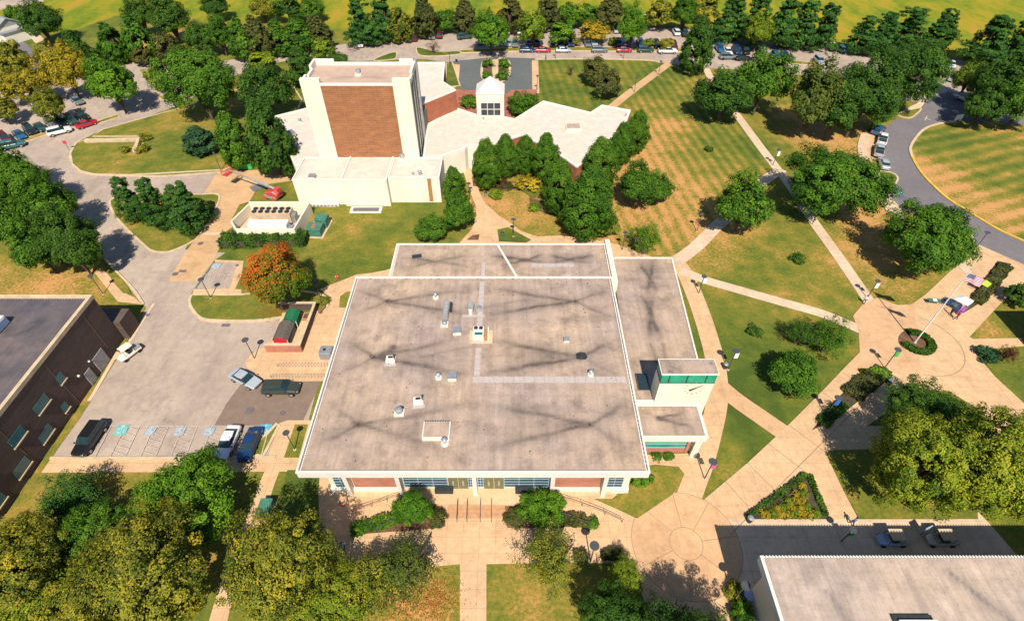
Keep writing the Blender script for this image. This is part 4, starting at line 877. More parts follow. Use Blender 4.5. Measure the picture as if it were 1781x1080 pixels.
for y, z, l in ((43.4, 4.3, 1.1), (39.4, 4.3, 2.3), (34.8, 4.3, 2.3), (41.2, 1.2, 1.0), (37.2, 1.2, 2.2), (32.6, 1.2, 2.3), (29.0, 4.3, 2.2), (28.2, 1.2, 2.2), (24, 4.3, 2.2), (24, 1.2, 2.2)):
    w_ = MB().box(bx1 - .02, bx1 + .05, y - l / 2, y + l / 2, z, z + 1.3).build('window', 'glass_dim', bb)
    s_ = MB().box(bx1, bx1 + .16, y - l / 2 - .1, y + l / 2 + .1, z - .14, z).build('sill', 'kerb', w_); s_.location = (0, 0, 0)
G['door_grey'] = mat('door_grey', (.36, .34, .33), .1, 1)
MB().box(bx1, bx1 + .08, 48.3, 50.6, 0.1, 2.6).build('door', 'door_grey', bb); MB().box(bx1, bx1 + .08, 46.0, 47.3, 0.1, 2.3).build('door', 'door_grey', bb)
m = MB(); m.blob((bx1 + .15, 45.3, 3.0), .18, .18, .18); m.blob((bx1 + .15, 47.8, 3.0), .15, .15, .15); m.build('wall_lamp', 'white', bb)
m = MB(); [m.box(bx1, bx1 + .02, y, y + .05, .1, 8.4) for y in (51.5, 43, 34)]; m.build('seam', 'wood', bb)
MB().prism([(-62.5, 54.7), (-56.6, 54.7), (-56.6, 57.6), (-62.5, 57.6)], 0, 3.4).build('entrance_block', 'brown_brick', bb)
o = thing('rooftop_unit', 'large white rooftop unit on the dark roof at the left edge', 'rooftop unit', (-67.6, 48.5, 8.6)); MB().box(-1.8, 1.9, -1.2, 1.3, 0, 1.3).build('cabinet', 'white', o, bevel=.08, origin=(0, 0, 0)); MB().box(-1.5, 0, -1.0, 1.0, 1.3, 1.5).build('lid', 'galv', o, origin=(0, 0, 0)); MB().box(1.9, 2.0, -.9, 1.0, .2, 1.1).build('grille', 'skyblue', o, origin=(0, 0, 0))
o = thing('rooftop_unit', 'long blue-grey rooftop unit in front of the white one on the dark roof', 'rooftop unit', (-67.8, 45.0, 8.6)); MB().box(-.8, .8, -2.6, 1.8, 0, .9).build('cabinet', 'skyblue', o, bevel=.06, origin=(0, 0, 0)); MB().box(-.6, .6, -2.2, -.6, .9, 1.0).build('grille', 'grey', o, origin=(0, 0, 0))

# ---------------- building at the bottom right
sb = thing('low_building', 'flat tan-roofed building at the bottom right with a dark shaded front', 'building', (40, 12, 0))
MB().box(24.0, 80, -20, 19.3, 0, 7.0).build('wall', 'cream', sb)
MB().box(23.1, 80, -20, 20.1, 7.0, 7.95).build('eaves', 'white', sb)
sheet('roof', 23.4, 79.8, 2, 19.9, 8.0, 'roof_se', sb, [((28, 17.2), (31, 10), .8), ((40, 18.5), (46, 10), .9), ((36, 19), (35.5, 10), .45), ((50, 18), (58, 9), .8), ((40.5, 19), (38.5, 18.5), .4), ((34.5, 15), (36.5, 12), .35)], step=.35, wd=.5)
m = MB(); [m.box(23.3 + k * .3, 23.42 + k * .3, 19.93, 20.12, 7.9, 8.08) for k in range(130)]; m.build('gutter_teeth_pattern', 'white', sb); MB().box(23.05, 23.35, 2, 20.1, 7.9, 8.1).build('coping', 'white', sb)
m = MB(); [m.box(23.9, 24.0, y, y + 2.6, 1.2, 3.6) for y in (4, 8, 12)]; m.build('window', 'glass_teal', sb)
MB().box(20.8, 24, 2, 13.2, 0, .5).build('wall_ledge', 'grey', sb)
x, y = P(1590, 1078, 8.0); o = thing('roof_hatch', 'white framed roof opening with dark rim at the bottom right roof', 'roof hatch', (x, y, 8.0)); MB().box(-1.6, 1.7, -.9, -.1, 0, .5).build('curb', 'white', o, origin=(0, 0, 0)); MB().box(-1.9, 1.5, -.1, .35, 0, .25).build('rim', 'dark', o, origin=(0, 0, 0))

# second shaded building edge at right: dark block casting the black shade
rb = thing('dark_building', 'building corner with dark shaded wall at the right edge by the plaza', 'building', (80, 48, 0))
q = W([(1790, 588), (1790, 553), (1960, 553), (1960, 588)])
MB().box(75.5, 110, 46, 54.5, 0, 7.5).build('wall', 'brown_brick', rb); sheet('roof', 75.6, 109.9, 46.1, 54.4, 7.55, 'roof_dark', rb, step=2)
# ---------------- white houses at the far top left
h = thing('white_house', 'white farmhouse with pale gabled roof at the top left corner', 'house', (*P(12, 66), 0), R(-28))
MB().box(-9, 6, -4, 4, 0, 4.2).build('wall', 'whitewall', h, origin=(0, 0, 0))
m = MB(); m.face([(-9.4, -4.5, 4.1), (6.4, -4.5, 4.1), (6.4, 0, 6.4), (-9.4, 0, 6.4)]); m.face([(-9.4, 4.5, 4.1), (-9.4, 0, 6.4), (6.4, 0, 6.4), (6.4, 4.5, 4.1)]); m.face([(6, -4, 4.2), (6, 4, 4.2), (6, 0, 6.3)]); m.face([(-9, 4, 4.2), (-9, -4, 4.2), (-9, 0, 6.3)])
m.build('roof', 'galv', h, origin=(0, 0, 0)); MB().box(6, 6.06, -1.2, .6, .2, 3.0).build('door', 'dark', h, origin=(0, 0, 0)); MB().box(-1, 1.6, -4.06, -4, .8, 2.6).build('window', 'glass', h, origin=(0, 0, 0))
h = thing('white_barn', 'low pale outbuilding with grey flat roof beside the white farmhouse', 'barn', (*P(30, 70), 0), R(-28))
MB().box(-3, 3, -4, 4, 0, 3.0).build('wall', 'whitewall', h, origin=(0, 0, 0)); MB().box(-3.3, 3.3, -4.3, 4.3, 3.0, 3.3).build('roof', 'grey', h, origin=(0, 0, 0)); MB().box(-1.5, 1, -4.06, -4.0, 0, 2.2).build('door', 'dark', h, origin=(0, 0, 0))
# ================================================================ TREES AND PLANTS
LEAF = {
 'dark': [(.026, .066, .010), (.056, .128, .014), (.115, .215, .022)],
 'green': [(.032, .085, .008), (.070, .168, .012), (.160, .290, .020)],
 'bright': [(.040, .105, .008), (.095, .215, .012), (.210, .350, .020)],
 'lime': [(.060, .115, .010), (.160, .240, .016), (.30, .36, .022)],
 'olive': [(.060, .090, .014), (.185, .205, .020), (.46, .36, .030)],
 'gold': [(.12, .12, .012), (.33, .26, .016), (.54, .36, .022)],
 'orange': [(.045, .130, .008), (.22, .19, .014), (.72, .15, .022)],
 'rustleaf': [(.20, .10, .02), (.36, .15, .03), (.50, .18, .04)],
 'brown': [(.045, .058, .016), (.095, .105, .024), (.16, .155, .034)],
 'pine': [(.022, .066, .014), (.050, .138, .022), (.110, .230, .030)],
 'red': [(.06, .03, .015), (.16, .05, .03), (.10, .10, .03)],
 'blue': [(.022, .062, .026), (.045, .11, .040), (.085, .165, .06)],
 'moss': [(.040, .065, .012), (.090, .130, .018), (.19, .21, .028)],
 'yolk': [(.10, .11, .01), (.40, .28, .02), (.55, .42, .04)],
 'autumn': [(.060, .110, .010), (.200, .260, .016), (.42, .40, .030)],
}
LM = {k: leaf_mat('leaf_' + k, v) for k, v in LEAF.items()}
def crown_mesh(name, shape, seed, nclump, per, leaf, clump):
    g = np.random.default_rng(seed); cs = []; cr = []
    ph = g.uniform(0, 6.28, 6)
    while len(cs) < nclump:
        d = g.normal(size=3); d /= np.linalg.norm(d)
        if shape in ('pine',):
            t = g.uniform(0, 1) ** 1.25; tier = (np.floor(t * 7) + .5 + g.uniform(-.4, .4)) / 7; a = g.uniform(0, 6.28)
            rad = (1.12 - tier) ** .6 * (.72 + .25 * np.sin(a * 3 + ph[0] + tier * 5) + .12 * np.sin(tier * 9 + ph[2])) * g.uniform(.35, 1.0) ** .6
            c = np.array([rad * np.cos(a), rad * np.sin(a), tier * 2 - 1 - .12 * rad]); r = clump * g.uniform(.7, 1.2) * (1.15 - .6 * tier)
        elif shape in ('cone', 'oval'):
            t = g.uniform(0, 1); a = g.uniform(0, 6.28)
            if shape == 'cone': prof = np.sin(np.pi * min(1, (t * .82 + .14))) ** .7 * (1.15 - .75 * t)
            else: prof = np.sin(np.pi * (t * .84 + .12)) ** .6 * (1.2 - .62 * t)
            rad = prof * g.uniform(.4, 1.05) ** .4 * (.93 + .14 * np.sin(a * 4 + ph[1] + t * 6) + .08 * np.sin(a * 7 + ph[3] - t * 11))
            c = np.array([rad * np.cos(a), rad * np.sin(a), t * 2 - 1]); r = clump * g.uniform(.7, 1.15)
        else:
            if d[2] < -.55: continue
            lob = 1 + .17 * np.sin(d[0] * 4 + ph[0]) + .15 * np.sin(d[1] * 5 + ph[1]) + .12 * np.sin(d[2] * 6 + ph[2]) + .12 * np.sin((d[0] + d[1]) * 9 + ph[3])
            if g.uniform() < .45 and np.sin(d[0] * 7 + ph[4]) * np.sin(d[1] * 7 + ph[5]) > .45: continue
            lo = {'round': .62, 'wide': .55, 'sparse': .25, 'bush': .5}[shape]
            rr = (lo + (1 - lo) * g.uniform(0, 1) ** .55) * lob * .9
            c = d * rr; r = clump * g.uniform(.65, 1.25)
            if shape == 'bush': c[2] = max(c[2], -.7)
        cs.append(c); cr.append(r)
    cs = np.array(cs); cr = np.array(cr); tint = np.clip(g.normal(.45, .2, nclump), 0, 1)
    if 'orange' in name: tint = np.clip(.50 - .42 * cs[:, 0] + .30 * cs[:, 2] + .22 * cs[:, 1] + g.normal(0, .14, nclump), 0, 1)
    n = nclump * per; ci = np.repeat(np.arange(nclump), per)
    d = g.normal(size=(n, 3)); d /= np.linalg.norm(d, axis=1)[:, None]
    flat = {'pine': .45}.get(shape, .85)
    p = cs[ci] + d * (cr[ci] * g.uniform(.35, 1.0, n) ** .5)[:, None] * np.array([1, 1, flat])
    nrm = d * .55 + cs[ci] * .7 + g.normal(size=(n, 3)) * .33 + np.array([0, 0, .45]); nrm /= np.linalg.norm(nrm, axis=1)[:, None]
    u = np.cross(nrm, g.normal(size=(n, 3))); u /= np.linalg.norm(u, axis=1)[:, None]; w_ = np.cross(nrm, u)
    s = (leaf * g.uniform(.6, 1.25, n))[:, None]; u *= s; w_ *= s * (.75 if shape != 'pine' else .5)
    v = np.stack([p - u - w_ * .3, p + w_ * -.8, p + u - w_ * .1, p + w_], 1).reshape(-1, 3)
    me = bpy.data.meshes.new(name); me.vertices.add(4 * n); me.vertices.foreach_set('co', v.ravel().astype('f'))
    me.loops.add(4 * n); me.loops.foreach_set('vertex_index', np.arange(4 * n, dtype='i'))
    me.polygons.add(n); me.polygons.foreach_set('loop_start', np.arange(0, 4 * n, 4, dtype='i')); me.polygons.foreach_set('loop_total', np.full(n, 4, 'i'))
    me.update(calc_edges=True)
    tt = np.clip(tint[ci] + g.normal(0, .2, n), 0, 1); a = me.attributes.new('tint', 'FLOAT', 'FACE'); a.data.foreach_set('value', tt.astype('f'))
    return me
def trunk_mesh(name, seed, limbs=6):
    g = random.Random(seed); m = MB(); m.tube((0, 0, 0), (0, 0, .55), .9, .62, 8); m.tube((0, 0, .55), (.1, .05, 1.15), .62, .3, 7)
    for k in range(limbs):
        a = k * 6.28 / limbs + g.uniform(-.4, .4); z0 = g.uniform(.35, .7); L = g.uniform(4, 7)
        mid = (math.cos(a) * L * .5, math.sin(a) * L * .5, z0 + .2); m.tube((0, 0, z0), mid, .38, .24, 5, False); m.tube(mid, (math.cos(a + .2) * L, math.sin(a + .2) * L, z0 + .55), .24, .08, 5)
        m.tube(mid, (math.cos(a - .5) * L * .8, math.sin(a - .5) * L * .8, z0 + .45), .18, .06, 4)
    me = bpy.data.meshes.new(name); me.from_pydata(m.v, [], m.f); me.materials.append(G['trunk']); return me
SH = {  # shape, lod: (clumps, leaves per clump, leaf size, clump size)
 ('round', 0): (330, 120, .029, .17), ('round', 1): (170, 90, .044, .21), ('round', 2): (80, 55, .085, .27),
 ('wide', 0): (430, 105, .0235, .14), ('wide', 1): (150, 80, .052, .2), ('wide', 2): (80, 55, .085, .27),
 ('oval', 0): (280, 110, .035, .18), ('oval', 1): (160, 70, .058, .23), ('oval', 2): (80, 55, .09, .27),
 ('cone', 0): (260, 90, .042, .19), ('cone', 1): (160, 70, .058, .23), ('cone', 2): (90, 50, .09, .26),
 ('pine', 0): (230, 90, .045, .2), ('pine', 1): (170, 70, .06, .21), ('pine', 2): (110, 45, .085, .25),
 ('sparse', 0): (230, 40, .026, .16), ('sparse', 1): (110, 30, .045, .2), ('sparse', 2): (120, 20, .025, .22),
 ('bush', 0): (90, 80, .06, .28), ('bush', 1): (50, 50, .09, .34), ('bush', 2): (24, 30, .15, .4)}
CM = {}
def get_crown(shape, lod, kind, var):
    key = (shape, lod, kind, var)
    if key not in CM:
        nc, per, lf, cl = SH[(shape, lod)]; me = crown_mesh('crown_' + kind, shape, hash((shape, lod, var)) % 1000 if False else (len(shape) * 31 + lod * 7 + var * 101 + ord(shape[0])), nc, per, lf, cl)
        me.materials.append(LM[kind]); CM[key] = me
    return CM[key]
TM = [trunk_mesh('trunk', 5 + i) for i in range(3)]
tcount = [0]
def tree(x0, y0, x1, y1, kind, shape, label, group=None, cat='tree', name=None, gap=.12, trunk=True, lod=None, rz=None, dens=1):
    """the crown fills this box of the photo; distance, width and height follow from it"""
    cx, cy = (x0 + x1) / 2, (y0 + y1) / 2; wp, hp = (x1 - x0) / 2, (y1 - y0) / 2
    zc = 3.0; clampd = False
    for _ in range(8):
        X, Y = P(cx, cy, zc); h = H - zc; depth = Y * C + h * S; sc = F / depth
        if clampd: cy = y0 + math.sqrt((a * math.sin(th)) ** 2 + (b * math.cos(th)) ** 2) * sc
        a = wp / sc / math.sqrt(1 + (X / depth) ** 2 * .3); th = math.atan2(h, math.hypot(Y, X * .3)); e = hp / sc
        b2 = e * e - (a * math.sin(th)) ** 2; b = math.sqrt(b2) / math.cos(th) if b2 > 0 else 0
        lo, hi = {'pine': (.9, 1.75), 'cone': (.9, 1.5), 'oval': (1.0, 1.6), 'bush': (.5, .9)}.get(shape, (.68, 1.15))
        clampd = (b < a * lo) and shape != 'bush'; b = min(max(b, a * lo), a * hi); zc = b * (1 + gap * 2) if trunk else b * .75
    X, Y = P(cx, cy, zc); tcount[0] += 1; k = tcount[0]
    px = wp * 2
    if lod is None: lod = 0 if px > 105 else (1 if px > 48 else 2)
    r = thing(name or {'pine': 'pine_tree', 'bush': 'shrub'}.get(shape, 'tree'), label, cat, (X, Y, 0), group=group)
    cr = bpy.data.objects.new('crown' if trunk else 'foliage', get_crown(shape, lod, kind, 0 if kind == 'orange' else k % (2 if lod == 0 else 3))); col.objects.link(cr); cr.parent = r
    cr.location = (0, 0, zc); sw = {'pine': 1.34, 'cone': 1.2, 'oval': 1.08, 'bush': 1.0}.get(shape, .98) * (1.1 if lod == 2 else 1); cr.scale = (a * sw, a * sw * random.uniform(.92, 1.08), b * .96); cr.rotation_euler = (0, 0, rz if rz is not None else (k * 2.399) % 6.28)
    t = bpy.data.objects.new('trunk' if trunk else 'stem', TM[k % 3]); col.objects.link(t); t.parent = r
    tr_ = max(.09, a * (.12 if shape == 'sparse' and lod == 0 else .055)) if trunk else .05; t.scale = (tr_, tr_, max(.2, zc * 1.05)); t.rotation_euler = (0, 0, k)
    return r
T = tree
# --- top left
T(-12, 70, 56, 140, 'olive', 'wide', 'yellow-olive tree at the left edge beside the dark lane')
T(8, 120, 84, 176, 'gold', 'wide', 'orange-gold tree below the dark lane at the left car park')
T(70, 78, 152, 162, 'gold', 'round', 'largest golden tree, right of the dark lane at the left car park')
T(54, 158, 116, 212, 'olive', 'round', 'olive tree between the rows of cars in the left car park')
T(-25, 160, 22, 215, 'olive', 'round', 'olive tree cut off by the left edge above the parked cars')
T(34, 5, 104, 68, 'dark', 'round', 'dark round tree next to the white farmhouse')
T(8, 12, 36, 38, 'green', 'round', 'small green tree behind the white farmhouse')
T(108, 58, 162, 124, 'dark', 'cone', 'dark pointed tree behind the golden tree')
T(150, 96, 234, 190, 'bright', 'round', 'bright green tree standing in the left car park')
T(172, 45, 216, 100, 'green', 'cone', 'green pointed tree behind the bright car park tree')
T(214, 34, 262, 98, 'green', 'cone', 'green tree left of the dark pair at the field edge'); T(216, -5, 270, 58, 'dark', 'round', 'dark green tree at the top edge, left of its neighbour')
T(262, -2, 330, 66, 'dark', 'round', 'broad dark tree at the top edge above the leafy bank')
T(228, 84, 262, 112, 'brown', 'round', 'small brownish tree at the end of the car park lane'); T(272, 60, 312, 102, 'brown', 'round', 'brown-green tree above the biggest car park tree')
T(252, 118, 290, 152, 'lime', 'round', 'small yellow-green tree left of the biggest car park tree')
T(278, 78, 405, 198, 'green', 'round', 'biggest green tree, by the lawn corner of the left car park')
T(318, 40, 372, 92, 'dark', 'round', 'dark tree behind the biggest car park tree'); T(356, 30, 408, 92, 'green', 'round', 'green tree in the bank right of the dark tree')
T(398, 36, 440, 98, 'green', 'cone', 'pointed green tree left of the row behind the tower road')
T(425, 34, 470, 94, 'brown', 'cone', 'first tree of the dense row behind the tower road'); T(463, 40, 502, 90, 'green', 'cone', 'second tree of the dense row behind the tower road')
T(496, 36, 542, 86, 'green', 'cone', 'third tree of the dense row behind the tower road'); T(530, 32, 573, 80, 'brown', 'cone', 'fourth and brownest tree of the dense row, right end')
T(345, -8, 402, 26, 'dark', 'round', 'dark clump tree at the top edge beside the stubble field')
T(478, -6, 524, 36, 'dark', 'round', 'dark tree in the hedge band at the top edge'); T(515, -4, 566, 34, 'green', 'round', 'green tree in the hedge band at the top edge'); T(430, -4, 484, 34, 'olive', 'round', 'pale olive tree in the hedge band at the top edge')
T(545, 70, 581, 108, 'lime', 'round', 'yellow-green tree just left of the empty top car park bays'); T(500, 86, 546, 142, 'dark', 'cone', 'dark pointed tree left of the tower top')
T(572, 94, 606, 112, 'dark', 'round', 'dark bushy tree just behind the tower roof edge'); T(434, 92, 480, 128, 'lime', 'round', 'yellow-green tree by the road left of the tower')
T(420, 112, 502, 205, 'dark', 'round', 'dark tree left of the tower, above the dense pair'); T(376, 188, 434, 297, 'green', 'oval', 'left tree of the dense dark pair beside the arts building')
T(425, 180, 506, 296, 'dark', 'oval', 'right tree of the dense dark pair beside the arts building')
T(321, 222, 369, 263, 'blue', 'cone', 'small blue-green spruce on the oval lawn')
# --- top centre
gp = 'trees along the far side of the top car park'
T(600, -2, 652, 68, 'pine', 'pine', 'dark pine at the left end of the top car park', gp); T(640, -4, 690, 62, 'pine', 'pine', 'dark pine second from the left at the top car park', gp)
T(673, 18, 713, 66, 'olive', 'oval', 'olive rounded tree between the pines and the dark cones', gp); T(714, -2, 758, 56, 'brown', 'cone', 'first of the dark brown cone trees at the top', gp)
T(756, 20, 797, 52, 'green', 'round', 'low green tree between the first two dark cone trees', gp); T(790, 4, 828, 52, 'brown', 'cone', 'second of the dark brown cone trees at the top', gp)
T(867, -2, 909, 50, 'brown', 'cone', 'third of the dark brown cone trees at the top', gp); T(934, -4, 972, 46, 'brown', 'cone', 'fourth of the dark brown cone trees at the top', gp)
T(1039, -4, 1083, 46, 'brown', 'cone', 'rightmost of the dark brown cone trees at the top', gp); T(970, 8, 1008, 46, 'green', 'round', 'low green tree left of the rightmost dark cone', gp)
T(1003, 10, 1043, 46, 'green', 'round', 'low green tree touching the rightmost dark cone', gp)
T(820, 22, 886, 86, 'bright', 'round', 'broad bright tree over the cars beside the tower road'); T(903, 20, 950, 82, 'lime', 'round', 'tall lime-green tree in the top car park')
T(958, 42, 1000, 76, 'bright', 'round', 'small bright tree in the top car park, left of the orange one'); T(1014, 40, 1057, 72, 'gold', 'round', 'small orange-yellow tree in the top car park')
T(1072, 14, 1128, 82, 'bright', 'round', 'tall bright green tree in the top car park, right of the orange one')
T(738, 70, 768, 92, 'red', 'sparse', 'small thin pinkish tree on the grass island')
T(1128, 4, 1172, 46, 'olive', 'round', 'olive tree at the top, left of the broad pair'); T(1165, -2, 1216, 50, 'green', 'round', 'green tree right of the olive one at the top'); T(1200, -8, 1248, 34, 'olive', 'round', 'olive tree against the field, left of the pine belt')
gp = 'pine belt at the top right'
T(1244, -6, 1304, 62, 'pine', 'pine', 'leftmost pine of the tall belt at the top', gp); T(1292, -8, 1348, 66, 'pine', 'pine', 'pine right of the leftmost one in the tall belt', gp)
T(1340, -8, 1400, 70, 'pine', 'pine', 'middle pine of the tall belt, behind the white truck', gp); T(1380, 4, 1426, 74, 'pine', 'pine', 'narrow pine beside the leaning light trunk', gp); T(1414, 8, 1462, 74, 'pine', 'pine', 'pine at the right end of the tall belt', gp)
T(1478, 30, 1530, 86, 'pine', 'pine', 'pine with spread tiers at the left of the low belt', gp); T(1508, 24, 1568, 86, 'pine', 'pine', 'second pine of the low belt', gp); T(1548, 14, 1620, 78, 'pine', 'pine', 'largest pine of the low belt', gp)
T(1614, 18, 1668, 78, 'pine', 'pine', 'leaning pine at the right of the low belt', gp); T(1690, 30, 1768, 106, 'pine', 'pine', 'wide pine near the right edge by the field', gp); T(1752, 26, 1810, 104, 'pine', 'pine', 'dark pine cut by the right edge', gp)
T(1296, 25, 1346, 86, 'lime', 'round', 'lime tree standing among cars below the pine belt'); T(1188, 38, 1243, 118, 'dark', 'oval', 'dark egg-shaped tree at the path end by the top road')
T(1570, 52, 1604, 74, 'gold', 'round', 'small rusty tree in front of the largest low pine')
# --- right woodland
T(1210, 124, 1312, 206, 'dark', 'round', 'dark tree at the upper end of the long diagonal path'); T(1282, 88, 1376, 190, 'green', 'round', 'green tree right behind the dark path tree')
T(1368, 114, 1470, 236, 'moss', 'round', 'brown-tinged tree at the left of the big wood', None); T(1445, 88, 1568, 236, 'dark', 'round', 'largest dark tree in the middle of the wood')
T(1530, 68, 1650, 180, 'dark', 'round', 'tall dark tree at the right of the wood'); T(1410, 150, 1500, 236, 'dark', 'round', 'dark lower tree at the front of the wood'); T(1500, 150, 1560, 228, 'green', 'round', 'green tree overhanging the bend of the dark road')
T(1658, 108, 1716, 166, 'lime', 'round', 'pale yellow-green tree in the right car park'); T(1700, 92, 1800, 200, 'dark', 'round', 'large dark tree at the right edge above the oval lawn')
T(1676, 148, 1746, 218, 'dark', 'round', 'dark tree overhanging the top of the oval lawn'); T(1735, 130, 1830, 218, 'green', 'round', 'dark green tree cut by the right edge above the oval lawn')
T(984, 104, 1002, 136, 'brown', 'sparse', 'thin young tree left of the three small lawn trees'); T(1012, 102, 1056, 142, 'brown', 'round', 'small bushy tree on the striped lawn'); T(1036, 126, 1076, 168, 'brown', 'round', 'lowest of the small bushy trees on the striped lawn')
T(1378, 254, 1532, 378, 'green', 'round', 'large round tree shading the long diagonal path'); T(1246, 306, 1342, 406, 'green', 'round', 'round tree over the cross path'); T(1543, 350, 1692, 476, 'green', 'round', 'large round tree beside the dark road and plaza')
T(1074, 284, 1140, 364, 'green', 'round', 'bigger tree of the joined pair on the dry lawn'); T(1118, 300, 1173, 354, 'green', 'round', 'smaller tree of the joined pair on the dry lawn'); T(1092, 384, 1156, 442, 'bright', 'sparse', 'light feathery tree behind the back corner of the roof', lod=0)
gp = 'oval trees round the angular pale roof'
for i, (b, lb) in enumerate([((820, 236, 872, 328), 'leftmost'), ((858, 224, 902, 314), 'second from left'), ((893, 222, 934, 312), 'tall third'), ((925, 224, 974, 318), 'fourth'), ((942, 264, 1002, 378), 'lower front'), ((980, 296, 1068, 405), 'lowest and widest'), ((1014, 240, 1076, 322), 'middle right'), ((1060, 210, 1104, 286), 'second from the right end'), ((1088, 190, 1131, 262), 'rightmost')]):
    T(*b, 'green', 'oval', lb + ' oval dark green tree along the angular pale roof', gp, lod=0)
T(1024, 372, 1078, 412, 'lime', 'sparse', 'pale thin shrub-tree at the foot of the lowest oval tree', lod=1)
T(1378, 441, 1401, 458, 'dark', 'bush', 'tiny dark shrub alone between diagonal paths', cat='shrub', trunk=False); T(1226, 252, 1239, 266, 'dark', 'bush', 'tiny shrub alone on the striped lawn', cat='shrub', trunk=False); T(1300, 568, 1326, 585, 'dark', 'bush', 'tiny shrub on the lawn east of the wide roof', cat='shrub', trunk=False)
T(1398, 546, 1492, 616, 'green', 'sparse', 'airy small-leaved tree at the edge of the flagpole plaza', lod=0); T(1364, 550, 1424, 604, 'dark', 'sparse', 'darker left side tree joined to the airy tree', lod=0); T(1332, 608, 1426, 684, 'green', 'round', 'dense tree below the airy tree on the lawn')
T(1545, 658, 1690, 758, 'dark', 'wide', 'dark feathery tree beside the promenade', lod=0); T(1515, 700, 1700, 900, 'autumn', 'wide', 'large yellow-green tree over the lower lawn, left part', lod=0); T(1620, 680, 1830, 935, 'autumn', 'wide', 'largest yellow-green tree at the right edge', lod=0); T(1540, 770, 1620, 880, 'dark', 'wide', 'dark tree under the yellow-green crowns', lod=1)
T(1738, 596, 1772, 632, 'red', 'sparse', 'pinkish small tree in the bed by the right edge', lod=1); T(1700, 600, 1740, 630, 'blue', 'bush', 'blue-green shrub by the pinkish small tree', cat='shrub', trunk=False)
T(1752, 492, 1800, 530, 'dark', 'round', 'dark shrub-like tree cut by the right edge above the dark shade')
# --- centre
T(771, 292, 808, 346, 'green', 'oval', 'narrow tree by the annex corner and walkway', lod=1); T(768, 330, 828, 406, 'green', 'round', 'leafy tree left of the curved walkway'); T(722, 370, 782, 420, 'green', 'round', 'dark low tree behind the back roof edge', gap=.02)
T(881, 160, 938, 206, 'green', 'bush', 'large round shrub against the angular roof', cat='shrub', trunk=False, lod=0); T(800, 166, 830, 190, 'green', 'bush', 'clipped round shrub left of the white lobby', cat='shrub', trunk=False, lod=1)
for b in ((840, 102, 857, 120), (838, 120, 856, 142), (866, 100, 886, 122), (866, 122, 886, 140)):
    T(*b, 'green', 'bush', {840: 'shrub at the far end of the left forecourt island', 838: 'shrub at the near end of the left forecourt island', 866: 'shrub at the far end of the right forecourt island' if b[1] == 100 else 'shrub at the near end of the right forecourt island'}[b[0]], 'shrubs on the forecourt islands', 'shrub', trunk=False)
gp = 'pines on the triangular island'
T(194, 306, 244, 378, 'pine', 'pine', 'left pine on the triangular grass island', gp, lod=0); T(236, 298, 290, 396, 'pine', 'pine', 'middle and tallest pine on the triangular grass island', gp, lod=0); T(282, 314, 354, 394, 'pine', 'pine', 'right and broadest pine on the triangular grass island', gp, lod=0)
gp = 'dense trees along the west road'
T(-60, 246, 40, 350, 'green', 'round', 'dense tree at the upper left corner of the roadside mass', gp); T(-10, 262, 84, 372, 'green', 'round', 'dense tree at the top of the roadside mass', gp, lod=0); T(28, 305, 130, 415, 'green', 'round', 'dense tree in the middle of the roadside mass', gp)
T(-50, 330, 50, 430, 'green', 'round', 'dense tree at the left edge of the roadside mass', gp); T(62, 355, 176, 488, 'dark', 'round', 'largest dense tree at the lower end of the roadside mass', gp); T(20, 385, 110, 478, 'green', 'round', 'dense tree at the foot of the roadside mass beside the grass', gp)
T(426, 424, 538, 540, 'orange', 'round', 'orange-red and green maple on the car park island', name='maple_tree', lod=0, rz=0.0)

def hedge(px0, py0, px1, py1, wd, h, label, kind='dark', n=None, group=None, name='hedge'):
    a, b = P(px0, py0), P(px1, py1); L = math.dist(a, b); rz = math.atan2(b[1] - a[1], b[0] - a[0])
    r = thing(name, label, 'hedge', ((a[0] + b[0]) / 2, (a[1] + b[1]) / 2, 0), rz, group)
    g = np.random.default_rng(int(px0)); n = n or int(L * wd * h * 260 + 600); n = min(n, 14000)
    p = np.stack([g.uniform(-L / 2, L / 2, n), g.uniform(-wd / 2, wd / 2, n), g.uniform(.05, h, n)], 1)
    p[:, 1] *= (1 + .12 * np.sin(p[:, 0] * 2.2)); p[:, 2] *= (1 + .08 * np.sin(p[:, 0] * 3.1 + 1))
    d = g.normal(size=(n, 3)) * .6 + np.array([0, 0, .7]); d /= np.linalg.norm(d, axis=1)[:, None]
    u = np.cross(d, g.normal(size=(n, 3))); u /= np.linalg.norm(u, axis=1)[:, None]; w_ = np.cross(d, u); s = g.uniform(.08, .19, n)[:, None]
    v = np.stack([p - u * s, p - w_ * s, p + u * s, p + w_ * s], 1).reshape(-1, 3); me = bpy.data.meshes.new('foliage')
    me.vertices.add(4 * n); me.vertices.foreach_set('co', v.ravel().astype('f')); me.loops.add(4 * n); me.loops.foreach_set('vertex_index', np.arange(4 * n, dtype='i'))
    me.polygons.add(n); me.polygons.foreach_set('loop_start', np.arange(0, 4 * n, 4, dtype='i')); me.polygons.foreach_set('loop_total', np.full(n, 4, 'i')); me.update(calc_edges=True)
    tt = np.clip(.45 + .25 * np.sin(p[:, 0] * 1.7 + p[:, 1]) + g.normal(0, .15, n), 0, 1); at = me.attributes.new('tint', 'FLOAT', 'FACE'); at.data.foreach_set('value', tt.astype('f')); me.materials.append(LM[kind])
    o = bpy.data.objects.new('foliage', me); col.objects.link(o); o.parent = r
    MB().box(-L / 2 + .2, L / 2 - .2, -wd / 2 + .25, wd / 2 - .25, 0, h * .75).build('branches', 'trunk', r, origin=(0, 0, 0))
    return r
hedge(388, 425, 536, 421, 3.0, 1.9, 'clipped dark hedge along the chiller enclosure')
